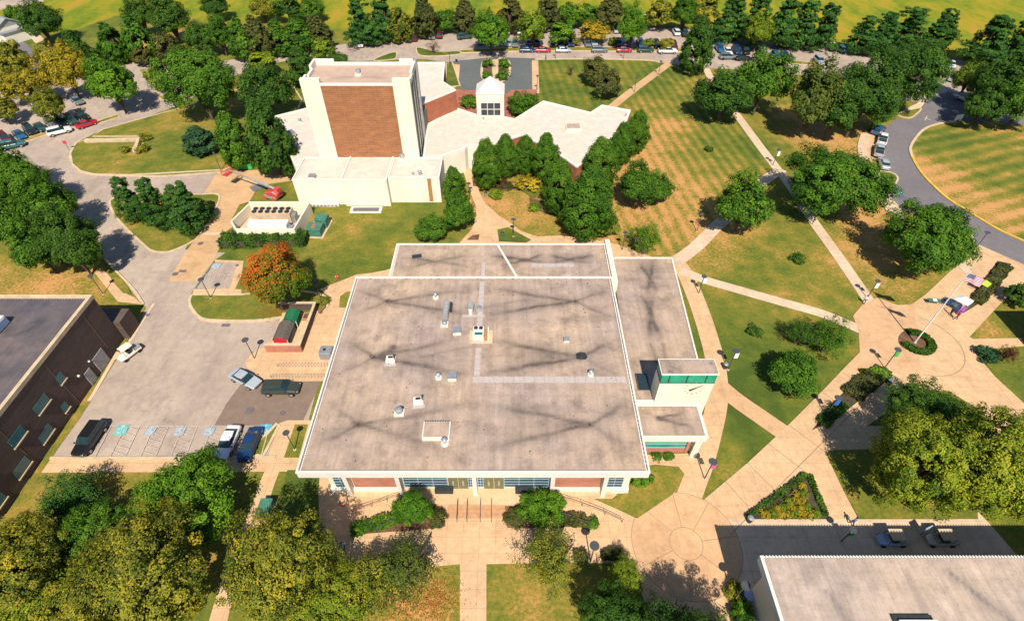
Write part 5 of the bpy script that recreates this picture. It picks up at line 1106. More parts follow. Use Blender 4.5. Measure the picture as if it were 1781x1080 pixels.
# --- bottom
T(226, 797, 404, 940, 'bright', 'round', 'bright green tree below the car park', lod=0); T(-60, 880, 120, 1080, 'olive', 'wide', 'big olive-gold tree at the bottom left corner', lod=0); T(-30, 980, 170, 1150, 'autumn', 'wide', 'olive-green tree cut by the bottom left edge', lod=0)
T(60, 812, 190, 915, 'pine', 'sparse', 'thin blue-green conifer beside the brown building', lod=0, gap=.05); T(140, 888, 378, 1110, 'olive', 'wide', 'widest olive-gold tree at the bottom left', lod=0); T(392, 890, 586, 1085, 'olive', 'wide', 'olive-gold tree right of the shaded path at the bottom', lod=0); T(500, 985, 640, 1120, 'autumn', 'wide', 'yellow-green tree cut by the bottom edge near the red leaves', lod=0)
T(630, 925, 765, 1045, 'moss', 'sparse', 'nearly bare grey-branched tree before the terrace', lod=0); T(560, 960, 700, 1080, 'olive', 'sparse', 'thin olive tree beside the bare tree', lod=0)
T(686, 848, 752, 920, 'bright', 'round', 'bright green small tree in the left front bed', lod=1, gap=.02); T(742, 882, 776, 918, 'brown', 'bush', 'brownish shrub at the left of the front steps', cat='shrub', trunk=False, lod=1)
hedge(612, 925, 700, 902, 1.4, .9, 'low green hedge along the curved ramp bed', 'green')
T(908, 848, 980, 910, 'bright', 'round', 'bright green small tree in the right front bed', lod=1, gap=.02); T(880, 882, 918, 916, 'brown', 'bush', 'brownish shrub at the right of the front steps', cat='shrub', trunk=False, lod=1); T(898, 905, 1012, 1035, 'olive', 'sparse', 'see-through olive tree right of the central walk', lod=0)
hedge(975, 905, 1018, 908, 1.4, .8, 'dark brown-leaved low hedge in the right front bed', 'brown'); T(1018, 900, 1040, 920, 'green', 'bush', 'small clipped shrub at the end of the right front bed', cat='shrub', trunk=False)
hedge(998, 970, 1020, 970, 1.0, .9, 'short clipped dark hedge left of the double lamp', 'brown'); hedge(1046, 968, 1082, 966, 1.0, .9, 'short clipped dark hedge right of the double lamp', 'brown')
T(1056, 964, 1118, 1046, 'lime', 'wide', 'yellow-green tree beside the round plaza', lod=0, gap=0.02); T(1010, 1010, 1130, 1150, 'dark', 'wide', 'dark tree at the bottom casting shade on the plaza', lod=0); T(1100, 1030, 1225, 1160, 'dark', 'sparse', 'dark thin tree at the bottom by the plaza edge', lod=0)
T(1150, 1075, 1235, 1160, 'lime', 'wide', 'lime-green treetop at the bottom edge below the plaza', lod=0); T(1262, 1012, 1296, 1046, 'olive', 'bush', 'olive shrub beside the shaded wall corner', cat='shrub', trunk=False, lod=1); T(1268, 1045, 1314, 1092, 'bright', 'bush', 'bright green shrub at the bottom beside the shaded wall', cat='shrub', trunk=False, lod=0)
T(1098, 812, 1132, 850, 'bright', 'bush', 'green shrub at the front right corner of the wide roof', cat='shrub', trunk=False, lod=1); T(1134, 788, 1150, 799, 'green', 'bush', 'left of two small shrubs under the green window', cat='shrub', trunk=False); T(1155, 786, 1172, 799, 'green', 'bush', 'right of two small shrubs under the green window', cat='shrub', trunk=False)
T(60, 960, 260, 1130, 'olive', 'wide', 'olive-gold tree between the widest one and the corner, at the bottom edge', lod=0); T(110, 870, 225, 980, 'green', 'wide', 'grey-green tree behind the widest olive one', lod=0)
def tree_at(X, Y, a, b, zc, kind, shape, label, lod=0):
    r = thing('tree', label, 'tree', (X, Y, 0)); cr = bpy.data.objects.new('crown', get_crown(shape, lod, kind, 1)); col.objects.link(cr); cr.parent = r; cr.location = (0, 0, zc); cr.scale = (a, a, b); cr.rotation_euler = (0, 0, X)
    t = bpy.data.objects.new('trunk', TM[1]); col.objects.link(t); t.parent = r; t.scale = (a * .055, a * .055, zc * 1.05)
tree_at(17.5, 10.5, 4.2, 3.6, 8.2, 'dark', 'wide', 'tall tree just below the bottom edge whose shade falls on the round plaza'); tree_at(12.5, 11.5, 3.0, 2.8, 6.2, 'dark', 'wide', 'dark tree at the bottom edge left of the plaza shade')
def litter(label, spots, kind, n_each, s0):
    g = np.random.default_rng(9); v = []
    for px, py, rx, ry in spots:
        x, y = P(px, py)
        for _ in range(n_each): a = g.uniform(0, 6.28); q = g.normal(size=2) * (rx / 2, ry / 2); z = .13 + g.uniform(0, .05); s = s0 * g.uniform(.6, 1.3); v += [(x + q[0] + s * math.cos(a + k * 1.57), y + q[1] + s * math.sin(a + k * 1.57), z + .02 * (k % 2)) for k in range(4)]
    me = bpy.data.meshes.new('fallen_leaves'); me.from_pydata(v, [], np.arange(len(v)).reshape(-1, 4).tolist()); at = me.attributes.new('tint', 'FLOAT', 'FACE'); at.data.foreach_set('value', g.uniform(.5, 1, len(v) // 4).astype('f')); me.materials.append(LM[kind])
    o = bpy.data.objects.new('fallen_leaves', me); col.objects.link(o); tag(o, label, 'fallen leaves', kind='stuff')
litter('orange-red fallen leaves on the grass left of the central walk', [(700, 1035, 5, 2), (735, 1045, 4, 2), (650, 1055, 6, 2.5), (765, 1040, 2, 2.5)], 'rustleaf', 450, .055)
litter('fallen orange leaves below the maple on the island', [(470, 545, 4, 1.5), (500, 538, 3, 1.5)], 'rustleaf', 350, .07)
# beds
hedge(1478, 690, 1518, 656, 2.6, .7, 'mixed dark shrubs in the long promenade bed', 'brown'); hedge(1500, 655, 1545, 650, 2.2, .45, 'bright green ground shrubs at the top of the promenade bed', 'bright'); hedge(1428, 738, 1466, 702, 1.6, .4, 'low green planting at the narrow end of the promenade bed', 'green')
hedge(1696, 528, 1748, 464, 1.9, .6, 'long dark planting in the bed near the road', 'brown'); 
def ringhedge(cx, cy, r, a0, a1, label):
    X, Y = P(cx, cy); o = thing('hedge', label, 'hedge', (X, Y, 0)); g = np.random.default_rng(5); n = 5000
    a = g.uniform(R(a0), R(a1), n); rr = r + g.uniform(-.5, .5, n); p = np.stack([rr * np.cos(a), rr * np.sin(a), g.uniform(.05, .65, n)], 1)
    d = g.normal(size=(n, 3)) * .6 + np.array([0, 0, .7]); d /= np.linalg.norm(d, axis=1)[:, None]; u = np.cross(d, g.normal(size=(n, 3))); u /= np.linalg.norm(u, axis=1)[:, None]; w_ = np.cross(d, u); s = .12
    v = np.stack([p - u * s, p - w_ * s, p + u * s, p + w_ * s], 1).reshape(-1, 3); f = np.arange(4 * n).reshape(-1, 4).tolist()
    me = bpy.data.meshes.new('foliage'); me.from_pydata(v.tolist(), [], f); at = me.attributes.new('tint', 'FLOAT', 'FACE'); at.data.foreach_set('value', g.uniform(.1, .8, n).astype('f')); me.materials.append(LM['dark'])
    q = bpy.data.objects.new('foliage', me); col.objects.link(q); q.parent = o
ringhedge(1593, 597, 1.95, -175, 100, 'ring of clipped dark hedge round the flagpole')
hedge(1300, 900, 1400, 826, .6, .5, 'clipped hedge on the long side of the triangular flower bed', 'dark'); hedge(1406, 828, 1435, 898, .6, .5, 'clipped hedge on the right side of the triangular flower bed', 'dark')
rows = [(1396, 846, 1, 0), (1384, 860, 2, 12), (1372, 872, 3, 12.5), (1352, 884, 5, 13), (1330, 894, 8, 13)]
for px, py, n_, dx in rows:
    for k in range(n_):
        T(px + k * dx - 8, py - 9, px + k * dx + 8, py + 7, 'yolk' if (k + n_) % 3 else 'lime', 'bush', 'round yellow-green flower clump in the triangular bed', 'flower clumps in the triangular bed', 'flowers', 'flower_clump', trunk=False, lod=2)
T(872, 318, 890, 330, 'brown', 'bush', 'brown shrub left of the small flower garden', cat='shrub', trunk=False); T(898, 314, 936, 326, 'yolk', 'bush', 'yellow flowering patch in the garden below the oval trees', cat='flowers', trunk=False, name='flower_clump'); T(850, 330, 876, 342, 'lime', 'bush', 'lime-coloured shrub beside the curved walkway', cat='shrub', trunk=False)
T(918, 354, 940, 366, 'lime', 'bush', 'lime-green shrub at the lower end of the garden', cat='shrub', trunk=False); T(862, 312, 884, 328, 'red', 'bush', 'reddish brown shrub between walkway and oval trees', cat='shrub', trunk=False)
T(555, 512, 573, 532, 'olive', 'bush', 'olive shrub at the corner of the brick bin enclosure', cat='shrub', trunk=False, lod=1)
for b, k, lb in (((996, 66, 1008, 80), 'olive', 'left'), ((1058, 66, 1072, 78), 'lime', 'second'), ((1118, 68, 1136, 80), 'lime', 'third'), ((1145, 68, 1172, 80), 'olive', 'right and widest')): T(*b, k, 'round', lb + ' of the small yellowish trees between the car rows')
for b, lb in (((244, 232, 262, 246), 'upper'), ((236, 250, 256, 268), 'lower'), ((210, 252, 226, 270), 'left')): T(*b, 'olive', 'bush', lb + ' of the low plants at the bent garden wall', cat='shrub', trunk=False)
T(500, 880, 560, 960, 'dark', 'sparse', 'dark thin tree over the shaded walk beside the terrace', lod=1)
# ================================================================ VEHICLES
O3 = (0, 0, 0)
def sect(x, hw, zb, zt, k=.88):
    return [(x, -hw * k, zb), (x, hw * k, zb), (x, hw, zb + .18), (x, hw, zt - .16), (x, hw * .86, zt), (x, -hw * .86, zt), (x, -hw, zt - .16), (x, -hw, zb + .18)]
def csect(x, hb, ht, z0, z1): return [(x, -hb, z0), (x, hb, z0), (x, ht, z1), (x, -ht, z1)]
def make_car(kind):
    r = thing('parked_car', 'x', 'car')
    L = {'sedan': 4.7, 'suv': 4.9, 'pickup': 5.6, 'hatch': 4.3}[kind]; hw = {'sedan': .91, 'suv': .96, 'pickup': .99, 'hatch': .88}[kind]
    up = {'sedan': 0, 'suv': .14, 'pickup': .2, 'hatch': .02}[kind]; h = L / 2
    st = {'sedan': [(-h, .78, .42, .86), (-h + .18, .88, .32, 1.0), (-h + 1.0, hw, .28, 1.04), (-.2, hw, .25, .98), (.9, hw, .25, .98), (1.25, hw, .27, .95), (h - .35, .88, .3, .82), (h, .72, .4, .66)],
          'hatch': [(-h, .8, .4, .95), (-h + .15, .86, .32, 1.05), (-.2, hw, .25, 1.0), (.8, hw, .25, .98), (h - .35, .84, .3, .82), (h, .7, .4, .66)],
          'suv': [(-h, .86, .45, 1.05), (-h + .12, .94, .36, 1.15), (-.2, hw, .32, 1.14), (1.1, hw, .32, 1.12), (h - .3, .92, .36, 1.0), (h, .8, .45, .85)],
          'pickup': [(-h, .95, .55, 1.2), (-h + .1, .98, .45, 1.22), (-.4, hw, .4, 1.22), (1.2, hw, .4, 1.22), (h - .25, .96, .42, 1.1), (h, .86, .5, .95)]}[kind]
    MB().loft([sect(*s) for s in st]).build('body', 'white', r, origin=O3, smooth=False, bevel=.05)
    zb = {'sedan': .95, 'suv': 1.1, 'pickup': 1.18, 'hatch': .98}[kind]; zt = {'sedan': 1.42, 'suv': 1.75, 'pickup': 1.8, 'hatch': 1.48}[kind]
    cab = {'sedan': (-1.75, -1.05, .25, 1.05), 'suv': (-2.3, -2.05, .35, 1.1), 'pickup': (-.75, -.6, .6, 1.35), 'hatch': (-1.95, -1.6, .2, 1.05)}[kind]
    MB().loft([csect(cab[0], hw * .86, hw * .8, zb, zb + .03), csect(cab[1], hw * .88, hw * .72, zb, zt - .02), csect(cab[2], hw * .88, hw * .72, zb, zt - .02), csect(cab[3], hw * .88, hw * .8, zb, zb + .03)]).build('windows', 'carglass', r, origin=O3)
    MB().loft([csect(cab[1] - .05, hw * .70, hw * .66, zt - .05, zt), csect((cab[1] + cab[2]) / 2, hw * .74, hw * .66, zt - .04, zt + .04), csect(cab[2] + .05, hw * .70, hw * .66, zt - .05, zt)]).build('roof', 'white', r, origin=O3)
    if kind == 'pickup': MB().box(-h + .12, -.85, -.8, .8, 1.19, 1.235).build('bed', 'dark', r, origin=O3)
    wr = {'sedan': .32, 'hatch': .31, 'suv': .37, 'pickup': .4}[kind]
    for x in (-h + .9, h - .9):
        for y in (-hw + .04, hw - .04):
            w_ = MB().tube((x, y - .1, wr), (x, y + .1, wr), wr, wr, 14).build('wheel', 'tyre', r, origin=O3)
            q = MB().tube((x, y - .115, wr), (x, y + .115, wr), wr * .58, wr * .58, 10).build('rim', 'galv', w_, origin=O3)
    for y in (-1, 1):
        MB().box(h - .16, h - .02, y * .62 - .16, y * .62 + .16, st[-1][3] - .14, st[-1][3] + .01).build('headlight', 'tent', r, origin=O3)
        MB().box(-h - .01, -h + .1, y * .66 - .12, y * .66 + .12, st[0][3] - .26, st[0][3] - .04).build('taillight', 'red', r, origin=O3)
        MB().box(cab[3] - .25, cab[3] - .08, y * (hw + .06) - .08, y * (hw + .06) + .08, zb, zb + .12).build('mirror', 'dark', r, origin=O3)
    return r
protos = {k: make_car(k) for k in ('sedan', 'suv', 'pickup', 'hatch')}
PAINT = {k: paint('car_' + k, c, .25, .25 if k in ('silver', 'grey') else 0.0, .6) for k, c in dict(white=(.78, .76, .74), silver=(.50, .53, .56), grey=(.20, .22, .23), black=(.012, .013, .015), navy=(.012, .04, .12), blue=(.02, .10, .24), red=(.48, .012, .03), maroon=(.12, .012, .02), green=(.03, .07, .055), teal=(.03, .12, .13), orange=(.55, .14, .03), olive=(.045, .05, .035)).items()}
used = set()
def car(px, py, ang, kind, paint_, label, group=None, cat='car', lod=1):
    X, Y = P(px, py, .7); src = protos[kind]
    if kind not in used: o = src; used.add(kind)
    else:
        o = src.copy(); col.objects.link(o)
        for ch in src.children:
            if lod == 0 and ch.name.split('.')[0] in ('mirror', 'taillight'): continue
            c = ch.copy(); col.objects.link(c); c.parent = o
            if lod:
                for g in ch.children: d = g.copy(); col.objects.link(d); d.parent = c
    for c in o.children:
        if c.name.split('.')[0] in ('body', 'roof'): c.material_slots[0].link = 'OBJECT'; c.material_slots[0].material = PAINT[paint_]
    o.location = (X, Y, .03); o.rotation_euler = (0, 0, R(ang)); o['label'] = label; o['category'] = cat
    if 'group' in o: del o['group']
    if group: o['group'] = group
    return o
hd = lambda px, py, dx, dy: math.degrees(heading(px, py, dx, dy))
g1 = 'cars in the near car park'
car(426, 658, -27, 'sedan', 'silver', 'silver sedan parked askew at the kerb by the bike racks', g1)
car(489, 675, 0, 'suv', 'olive', 'dark green estate car parked beside the bike rack pavement', g1)
car(396, 768, -92, 'sedan', 'white', 'white sedan in the bay next to the blue car', g1)
car(434, 772, -92, 'sedan', 'navy', 'dark blue car in the last bay beside the grass strip', g1)
car(155, 763, -93, 'suv', 'black', 'black car alone in the bay near the brown building', g1)
g2 = 'cars in the left car park'; A = hd(33, 233, 8, 7)
for px, py, k, p, lb in ((8, 240, 'suv', 'maroon', 'maroon car at the left end of the angled row'), (33, 234, 'sedan', 'blue', 'blue car second in the angled row'), (52, 226, 'suv', 'black', 'black car third in the angled row'), (70, 221, 'sedan', 'green', 'dark green car fourth in the angled row'),
                         (89, 213, 'suv', 'grey', 'grey-green car above the white one'), (105, 212, 'sedan', 'black', 'black car between grey-green and shaded cars'), (123, 209, 'suv', 'green', 'dark car in tree shade at the row end'), (142, 202, 'suv', 'black', 'black car just above the red one'), (134, 175, 'sedan', 'grey', 'lone dark car behind the bright tree')):
    car(px, py, A, k, p, lb, g2)
car(103, 228, hd(103, 228, 12, -3), 'suv', 'white', 'white car parked along the road behind the red one', g2); car(150, 215, hd(150, 215, 12, -4), 'sedan', 'red', 'bright red car parked along the road', g2); car(21, 252, hd(21, 252, 14, -3), 'suv', 'teal', 'teal car lying along the near end of the angled row', g2)
g3 = 'cars parked along the top road'
for px, k, p, lb in ((917, 'sedan', 'navy', 'navy car leftmost in the line along the top road'), (945, 'sedan', 'red', 'red car next to the navy one on the top road'), (980, 'sedan', 'silver', 'silver car along the top road, third in line'), (1043, 'suv', 'grey', 'grey car along the top road between the gap and the red car'), (1086, 'sedan', 'red', 'red car in the middle of the top road line'), (1123, 'suv', 'green', 'dark green car left of the white pickup')):
    car(px, 87, 1, k, p, lb, g3)
car(1161, 89, 1, 'pickup', 'white', 'white pickup at the end of the top road line', g3, 'pickup')
g4 = 'cars in the top car park'
top = [(629, 76, 'suv', 'white', 'white car first in the far row'), (659, 73, 'suv', 'teal', 'teal car beside the first white car'), (722, 66, 'sedan', 'maroon', 'maroon car by the olive tree'), (752, 62, 'suv', 'silver', 'silver car behind the thin pinkish tree'), (765, 61, 'suv', 'maroon', 'dark red car beside the silver one'),
       (905, 55, 'suv', 'white', 'white car left of the lime tree'), (1016, 52, 'suv', 'silver', 'silver car behind the orange tree'), (1072, 52, 'sedan', 'silver', 'silver car between orange and bright trees'), (1176, 56, 'suv', 'white', 'white car left of the black one by the egg-shaped tree'), (1190, 58, 'suv', 'black', 'black car left of the egg-shaped tree'), (1245, 63, 'sedan', 'orange', 'orange car right of the egg-shaped tree'),
       (1272, 65, 'suv', 'black', 'black car alone beneath the leftmost belt pine'), (1356, 75, 'suv', 'black', 'black car left of the small grey one'), (1370, 76, 'sedan', 'grey', 'grey car beneath the tall belt'), (1399, 77, 'pickup', 'white', 'white truck beside the leaning trunk'), (1414, 79, 'suv', 'black', 'black car right of the first white truck'), (1445, 81, 'pickup', 'white', 'white truck at the right end of the far row'), (1461, 85, 'suv', 'teal', 'dark teal car at the right end of the far row')]
for px, py, k, p, lb in top: car(px, py, 90 + random.uniform(-2, 2), k, p, lb, g4, 'pickup' if k == 'pickup' else 'car', 0)
near = [(836, 72, 'sedan', 'grey', 'grey car in shade under the broad bright tree, left'), (850, 72, 'suv', 'navy', 'navy car in shade under the broad bright tree'), (866, 73, 'sedan', 'silver', 'silver car in shade under the broad bright tree, right'), (884, 75, 'sedan', 'silver', 'silver car between the two bright trees'), (896, 76, 'suv', 'grey', 'grey car left of the lime tree shade'), (920, 75, 'sedan', 'navy', 'navy car in the lime tree shade'), (934, 75, 'suv', 'black', 'black car in the lime tree shade'),
        (962, 76, 'suv', 'black', 'black car under the small bright tree'), (976, 76, 'sedan', 'teal', 'teal car under the small bright tree'), (993, 75, 'suv', 'navy', 'navy car right of the small bright tree'), (1022, 76, 'sedan', 'grey', 'grey car under the orange tree, left'), (1034, 76, 'suv', 'silver', 'silver car under the orange tree, right'), (1076, 76, 'suv', 'black', 'black car under the tall bright tree, left'), (1092, 76, 'sedan', 'blue', 'blue car under the tall bright tree, right'),
        (1114, 76, 'suv', 'navy', 'navy car beside a small yellowish tree'), (1142, 78, 'suv', 'black', 'black car between two small yellowish trees'), (1172, 80, 'suv', 'maroon', 'maroon car above the white pickup'), (1252, 85, 'suv', 'blue', 'blue car right of the egg-shaped tree'), (1266, 89, 'sedan', 'white', 'white car in the row right of the egg-shaped tree'), (1281, 88, 'suv', 'navy', 'navy car in the row, in tree shade'), (1296, 88, 'suv', 'black', 'black car in the row, in tree shade'), (1322, 88, 'sedan', 'black', 'black car above the green path tree'),
        (1350, 98, 'suv', 'blue', 'left of two dark blue cars by the narrow island'), (1365, 99, 'suv', 'navy', 'right of two dark blue cars by the narrow island'), (1425, 106, 'suv', 'silver', 'silver car alone on the right part of the lot')]
for px, py, k, p, lb in near: car(px, py, -90 + random.uniform(-2, 2), k, p, lb, g4, 'car', 0)
car(808, 64, 20, 'suv', 'green', 'dark green car turned sideways left of the broad bright tree', g4, 'car', 0); car(1266, 99, 2, 'suv', 'grey', 'grey car parked along the road below the white one', g3, 'car', 0); car(1293, 101, 4, 'sedan', 'black', 'black car parked along the road near the green tree', g3, 'car', 0)
g5 = 'vehicles along the dark road'
for px, py, k, p, dx, dy, lb in ((1528, 226, 'suv', 'blue', 7, -6, 'blue car half under the trees at the dark road bend'), (1535, 242, 'pickup', 'white', 2, -9, 'white pickup parked along the dark road'), (1529, 262, 'pickup', 'silver', 1, -9, 'silver pickup with dark bed along the dark road'), (1538, 284, 'sedan', 'silver', -3, -9, 'silver-blue car at the near end of the dark road row'),
                              (1655, 112, 'sedan', 'white', 3, 6, 'white car upper left of the pale tree in the right car park'), (1660, 136, 'sedan', 'silver', 6, -3, 'silver car beside the pale tree in the right car park'), (1680, 172, 'suv', 'white', 7, 3, 'white car in the dark tree shade'), (1720, 176, 'sedan', 'silver', 7, 2, 'silver car under the dark trees at right')):
    car(px, py, hd(px, py, dx, dy), k, p, lb, g5, 'pickup' if k == 'pickup' else 'car')
for k, o in protos.items():
    if k not in used:
        for c in list(o.children_recursive): bpy.data.objects.remove(c)
        bpy.data.objects.remove(o)
# utility cart by the brown building
def cart(px, py, ang, body, roofm, label, z=0.03, cabin=True):
    X, Y = P(px, py, .6); o = thing('utility_cart', label, 'utility cart', (X, Y, z), R(ang))
    MB().loft([sect(-1.6, .62, .3, .75), sect(.2, .66, .28, .75), sect(.9, .66, .28, .8), sect(1.5, .5, .32, .62)]).build('body', body, o, origin=O3)
    MB().box(-.75, .75, -.62, .62, 1.8, 1.88).build('roof', roofm, o, origin=O3)
    for x in (-.7, .7):
        for y in (-.58, .58): MB().tube((x, y, .7), (x, y, 1.8), .03, .03, 5).build('post', 'dark', o, origin=O3)
    MB().box(-.3, .2, -.5, .5, .75, 1.15).build('seat', 'dark', o, origin=O3); MB().box(-1.6, -.6, -.6, .6, .75, 1.0).build('cargo_bed', 'galv', o, origin=O3)
    for x in (-1.1, 1.0):
        for y in (-.6, .6): MB().tube((x, y - .09, .25), (x, y + .09, .25), .25, .25, 10).build('wheel', 'tyre', o, origin=O3)
cart(224, 614, -118, 'white', 'white', 'white utility cart with grey bed beside the brown building')
cart(1551, 938, 180, 'teal' if False else 'skyblue', 'kerb', 'blue cart with tan roof, left one in the building shade'); cart(1637, 938, 180, 'galv', 'kerb', 'pale cart with tan roof, right one in the building shade')

# ================================================================ LAMPS, SIGNS, FURNITURE
def lamp(px, py, label, h=4.1, disc=.48, extra=None, polem='pole'):
    X, Y = P(px, py); o = thing('street_lamp', label, 'street lamp', (X, Y, 0), group='round-headed path lamps')
    MB().tube((0, 0, 0), (0, 0, .12), .22, .2, 10).build('base', 'kerb', o, origin=O3); MB().tube((0, 0, .1), (0, 0, h - .25), .07, .055, 8).build('pole', polem, o, origin=O3)
    MB().tube((0, 0, h - .28), (0, 0, h - .08), .2, disc * .8, 14).tube((0, 0, h - .08), (0, 0, h), disc, disc * .9, 18).build('lamp_head', 'pole', o, origin=O3)
    if extra: MB().box(.08, .62, -.02, .02, h - 1.6, h - .6).tube((0, 0, h - .6), (.66, 0, h - .6), .02, .02, 4).build('banner', extra, o, origin=O3)
    return o
for a in [(367, 519, 'lamp on the grass island corner by the angled grey parking pad'), (443, 624, 'lamp on the pavement left of the brick bin enclosure'), (1266, 643, 'lamp with white banner beside the clock tower path', 4.1, .48, 'tent'), (1225, 833, 'lamp with pink and white banner above the round plaza', 4.1, .5, 'pinkb'),
          (1027, 976, 'lamp between two short clipped hedges by the terrace', 4.2, .5), (1693.6, 437, 'lamp at the corner where the promenade meets the dark road'), (1215, 511, 'lamp with white banner near the east path fork', 3.8, .42, 'tent'), (1344, 288, 'lamp with white banner at the diagonal path crossing', 3.8, .4, 'tent'),
          (1412, 391, 'lamp beside the diagonal path below the large shade tree', 3.8, .42), (1508, 519, 'lamp with white banner at the plaza entrance of the diagonal path', 3.8, .42, 'tent'), (1538, 640, 'lamp with green banner at the head of the promenade bed', 4.0, .45, 'lgreen'), (1436, 723, 'lamp with blue banner at the narrow end of the promenade bed', 4.0, .45, 'blue'),
          (609, 976, 'lamp at the left end of the terrace among the autumn trees', 4.1, .48), (1276, 1042, 'lamp by the olive shrub near the bottom right building', 4.1, .48), (385, 298, 'thin tall lamp at the oval lawn beside the apron', 4.3, .25), (893, 412, 'lamp in the small grass wedge behind the back roof', 3.9, .42), (1082, 436, 'lamp behind the tan parapet corner of the roof', 4.0, .42),
          (1212, 403, 'lamp beside the cross path near the round tree', 3.9, .42), (817, 349, 'lamp on the walkway by the narrow annex tree', 3.9, .42), (513, 782, 'lamp in the orange grass strip beside the wide roof', 3.9, .42), (180, 512, 'lamp by the short path above the brown building roof', 4.0, .42), (558, 520, 'lamp on the walk near the maple shade', 3.6, .4),
          (1103, 162, 'upper lamp along the short diagonal path to the top road', 3.9, .4), (1145, 132, 'lamp near the top of the short diagonal path', 3.9, .4), (934, 158, 'lamp at the right side of the forecourt', 3.9, .4), (783, 116, 'lamp at the left side of the forecourt by the top road', 3.9, .4), (966, 104, 'lamp on the kerb at the corner of the striped lawn', 4.2, .4), (1084, 104, 'lamp on the kerb below the red car', 4.2, .4), (1462, 942, 'lamp in the building shade by the bottom right roof', 3.2, .42, 'lgreen')]:
    lamp(*a)
# flagpole with two flags
FX, FY = P(1590, 597); fp = thing('flagpole', 'tall white flagpole rising from the round hedge bed', 'flagpole', (FX, FY, 0))
MB().tube((0, 0, 0), (0, 0, .3), .3, .22, 12).build('base', 'galv', fp, origin=O3); MB().tube((0, 0, .2), (0, 0, 9.3), .11, .08, 10).tube((0, 0, 9.3), (0, 0, 14.2), .07, .05, 8).build('pole', 'polew', fp, origin=O3)
MB().tube((-.9, 0, 9.3), (.9, 0, 9.3), .035, .035, 6).build('yardarm', 'galv', fp, origin=O3); MB().blob((0, 0, 14.28), .12, .12, .12, 8, 6).build('finial', 'kerb', fp, origin=O3)
def flag_mat(usa):
    m, n, b = new_mat('flag_cloth')
    tc = N(n, 'ShaderNodeUVMap'); s = N(n, 'ShaderNodeSeparateXYZ'); n.links.new(tc.outputs[0], s.inputs[0])
    if usa:
        st = mth(n, 'MODULO', mth(n, 'FLOOR', mth(n, 'MULTIPLY', s.outputs[1], 13)), 2)
        c = mixc(n, st, (.50, .03, .06), (.80, .72, .74)); c = mixc(n, 0.0, c, c)
        cn = mth(n, 'MULTIPLY', mth(n, 'LESS_THAN', s.outputs[0], .4), mth(n, 'GREATER_THAN', s.outputs[1], 6 / 13))
        u = mth(n, 'ABSOLUTE', mth(n, 'SUBTRACT', mth(n, 'FRACT', mth(n, 'MULTIPLY', s.outputs[0], 15)), .5)); v = mth(n, 'ABSOLUTE', mth(n, 'SUBTRACT', mth(n, 'FRACT', mth(n, 'MULTIPLY', s.outputs[1], 11)), .5))
        star = mth(n, 'LESS_THAN', mth(n, 'ADD', u, v), .28); c = mixc(n, cn, c, mixc(n, star, (.015, .03, .12), (.8, .8, .8)))
    else: c = mixc(n, mth(n, 'LESS_THAN', mth(n, 'ADD', mth(n, 'POWER', mth(n, 'SUBTRACT', s.outputs[0], .5), 2.0), mth(n, 'POWER', mth(n, 'SUBTRACT', s.outputs[1], .5), 2.0)), .05), (.02, .045, .10), (.10, .12, .12))
    n.links.new(c, b.inputs['Base Color']); b.inputs['Roughness'].default_value = .8; return m
def flag(z0, w_, h_, label, m, a=-18):
    nx_, nz_ = 22, 12; v = []; f = []; uv = []
    for j in range(nz_ + 1):
        for i in range(nx_ + 1):
            s, t = i / nx_, j / nz_; x = .1 + s * w_; v.append((x, .22 * s * math.sin(s * 8 + t * 1.3) + .1 * s, t * h_ - s * s * .75))
    for j in range(nz_):
        for i in range(nx_): q = j * (nx_ + 1) + i; f.append((q, q + 1, q + nx_ + 2, q + nx_ + 1))
    me = bpy.data.meshes.new('flag'); me.from_pydata(v, [], f); ul = me.uv_layers.new()
    for lp in me.loops: i = lp.vertex_index % (nx_ + 1); j = lp.vertex_index // (nx_ + 1); ul.data[lp.index].uv = (i / nx_, j / nz_)
    for p in me.polygons: p.use_smooth = True
    me.materials.append(m); o = bpy.data.objects.new('flag', me); col.objects.link(o); o.location = (FX, FY, z0); o.rotation_euler = (0, 0, R(a)); tag(o, label, 'flag'); sm = o.modifiers.new('cloth', 'SOLIDIFY'); sm.thickness = .012
flag(12.2, 2.3, 1.35, 'red, white and blue striped flag flying from the pole top', flag_mat(True)); flag(8.0, 1.9, 1.15, 'dark blue flag flying lower on the pole', flag_mat(False), -25)
# pop-up stall, tables and people on the promenade
def canopy(px, py, m, label, s=2.4, h=2.3, skirt=None, rz=.6):
    X, Y = P(px, py); o = thing('canopy_tent', label, 'canopy', (X, Y, 0), rz)
    t = MB(); a = s / 2; q = [(-a, -a, h), (a, -a, h), (a, a, h), (-a, a, h)]
    for i in range(4): t.face([q[i], q[(i + 1) % 4], (0, 0, h + .6)])
    t.face(q[::-1]); t.build('roof', m, o, origin=O3)
    for x, y in ((-a, -a), (a, -a), (a, a), (-a, a)): MB().tube((x * .96, y * .96, 0), (x * .96, y * .96, h), .03, .03, 5).build('leg', 'galv', o, origin=O3)
    if skirt: MB().box(-a * .9, a * .9, -a * .9, -a * .4, 0, .85).build('table', skirt, o, origin=O3)
canopy(1662, 540, 'tent', 'white pop-up canopy with purple table below the flag', skirt='purple', s=2.0); canopy(1702, 505, 'lime', 'small lime-yellow canopy in the planting bed by the road', 1.5, 1.6)
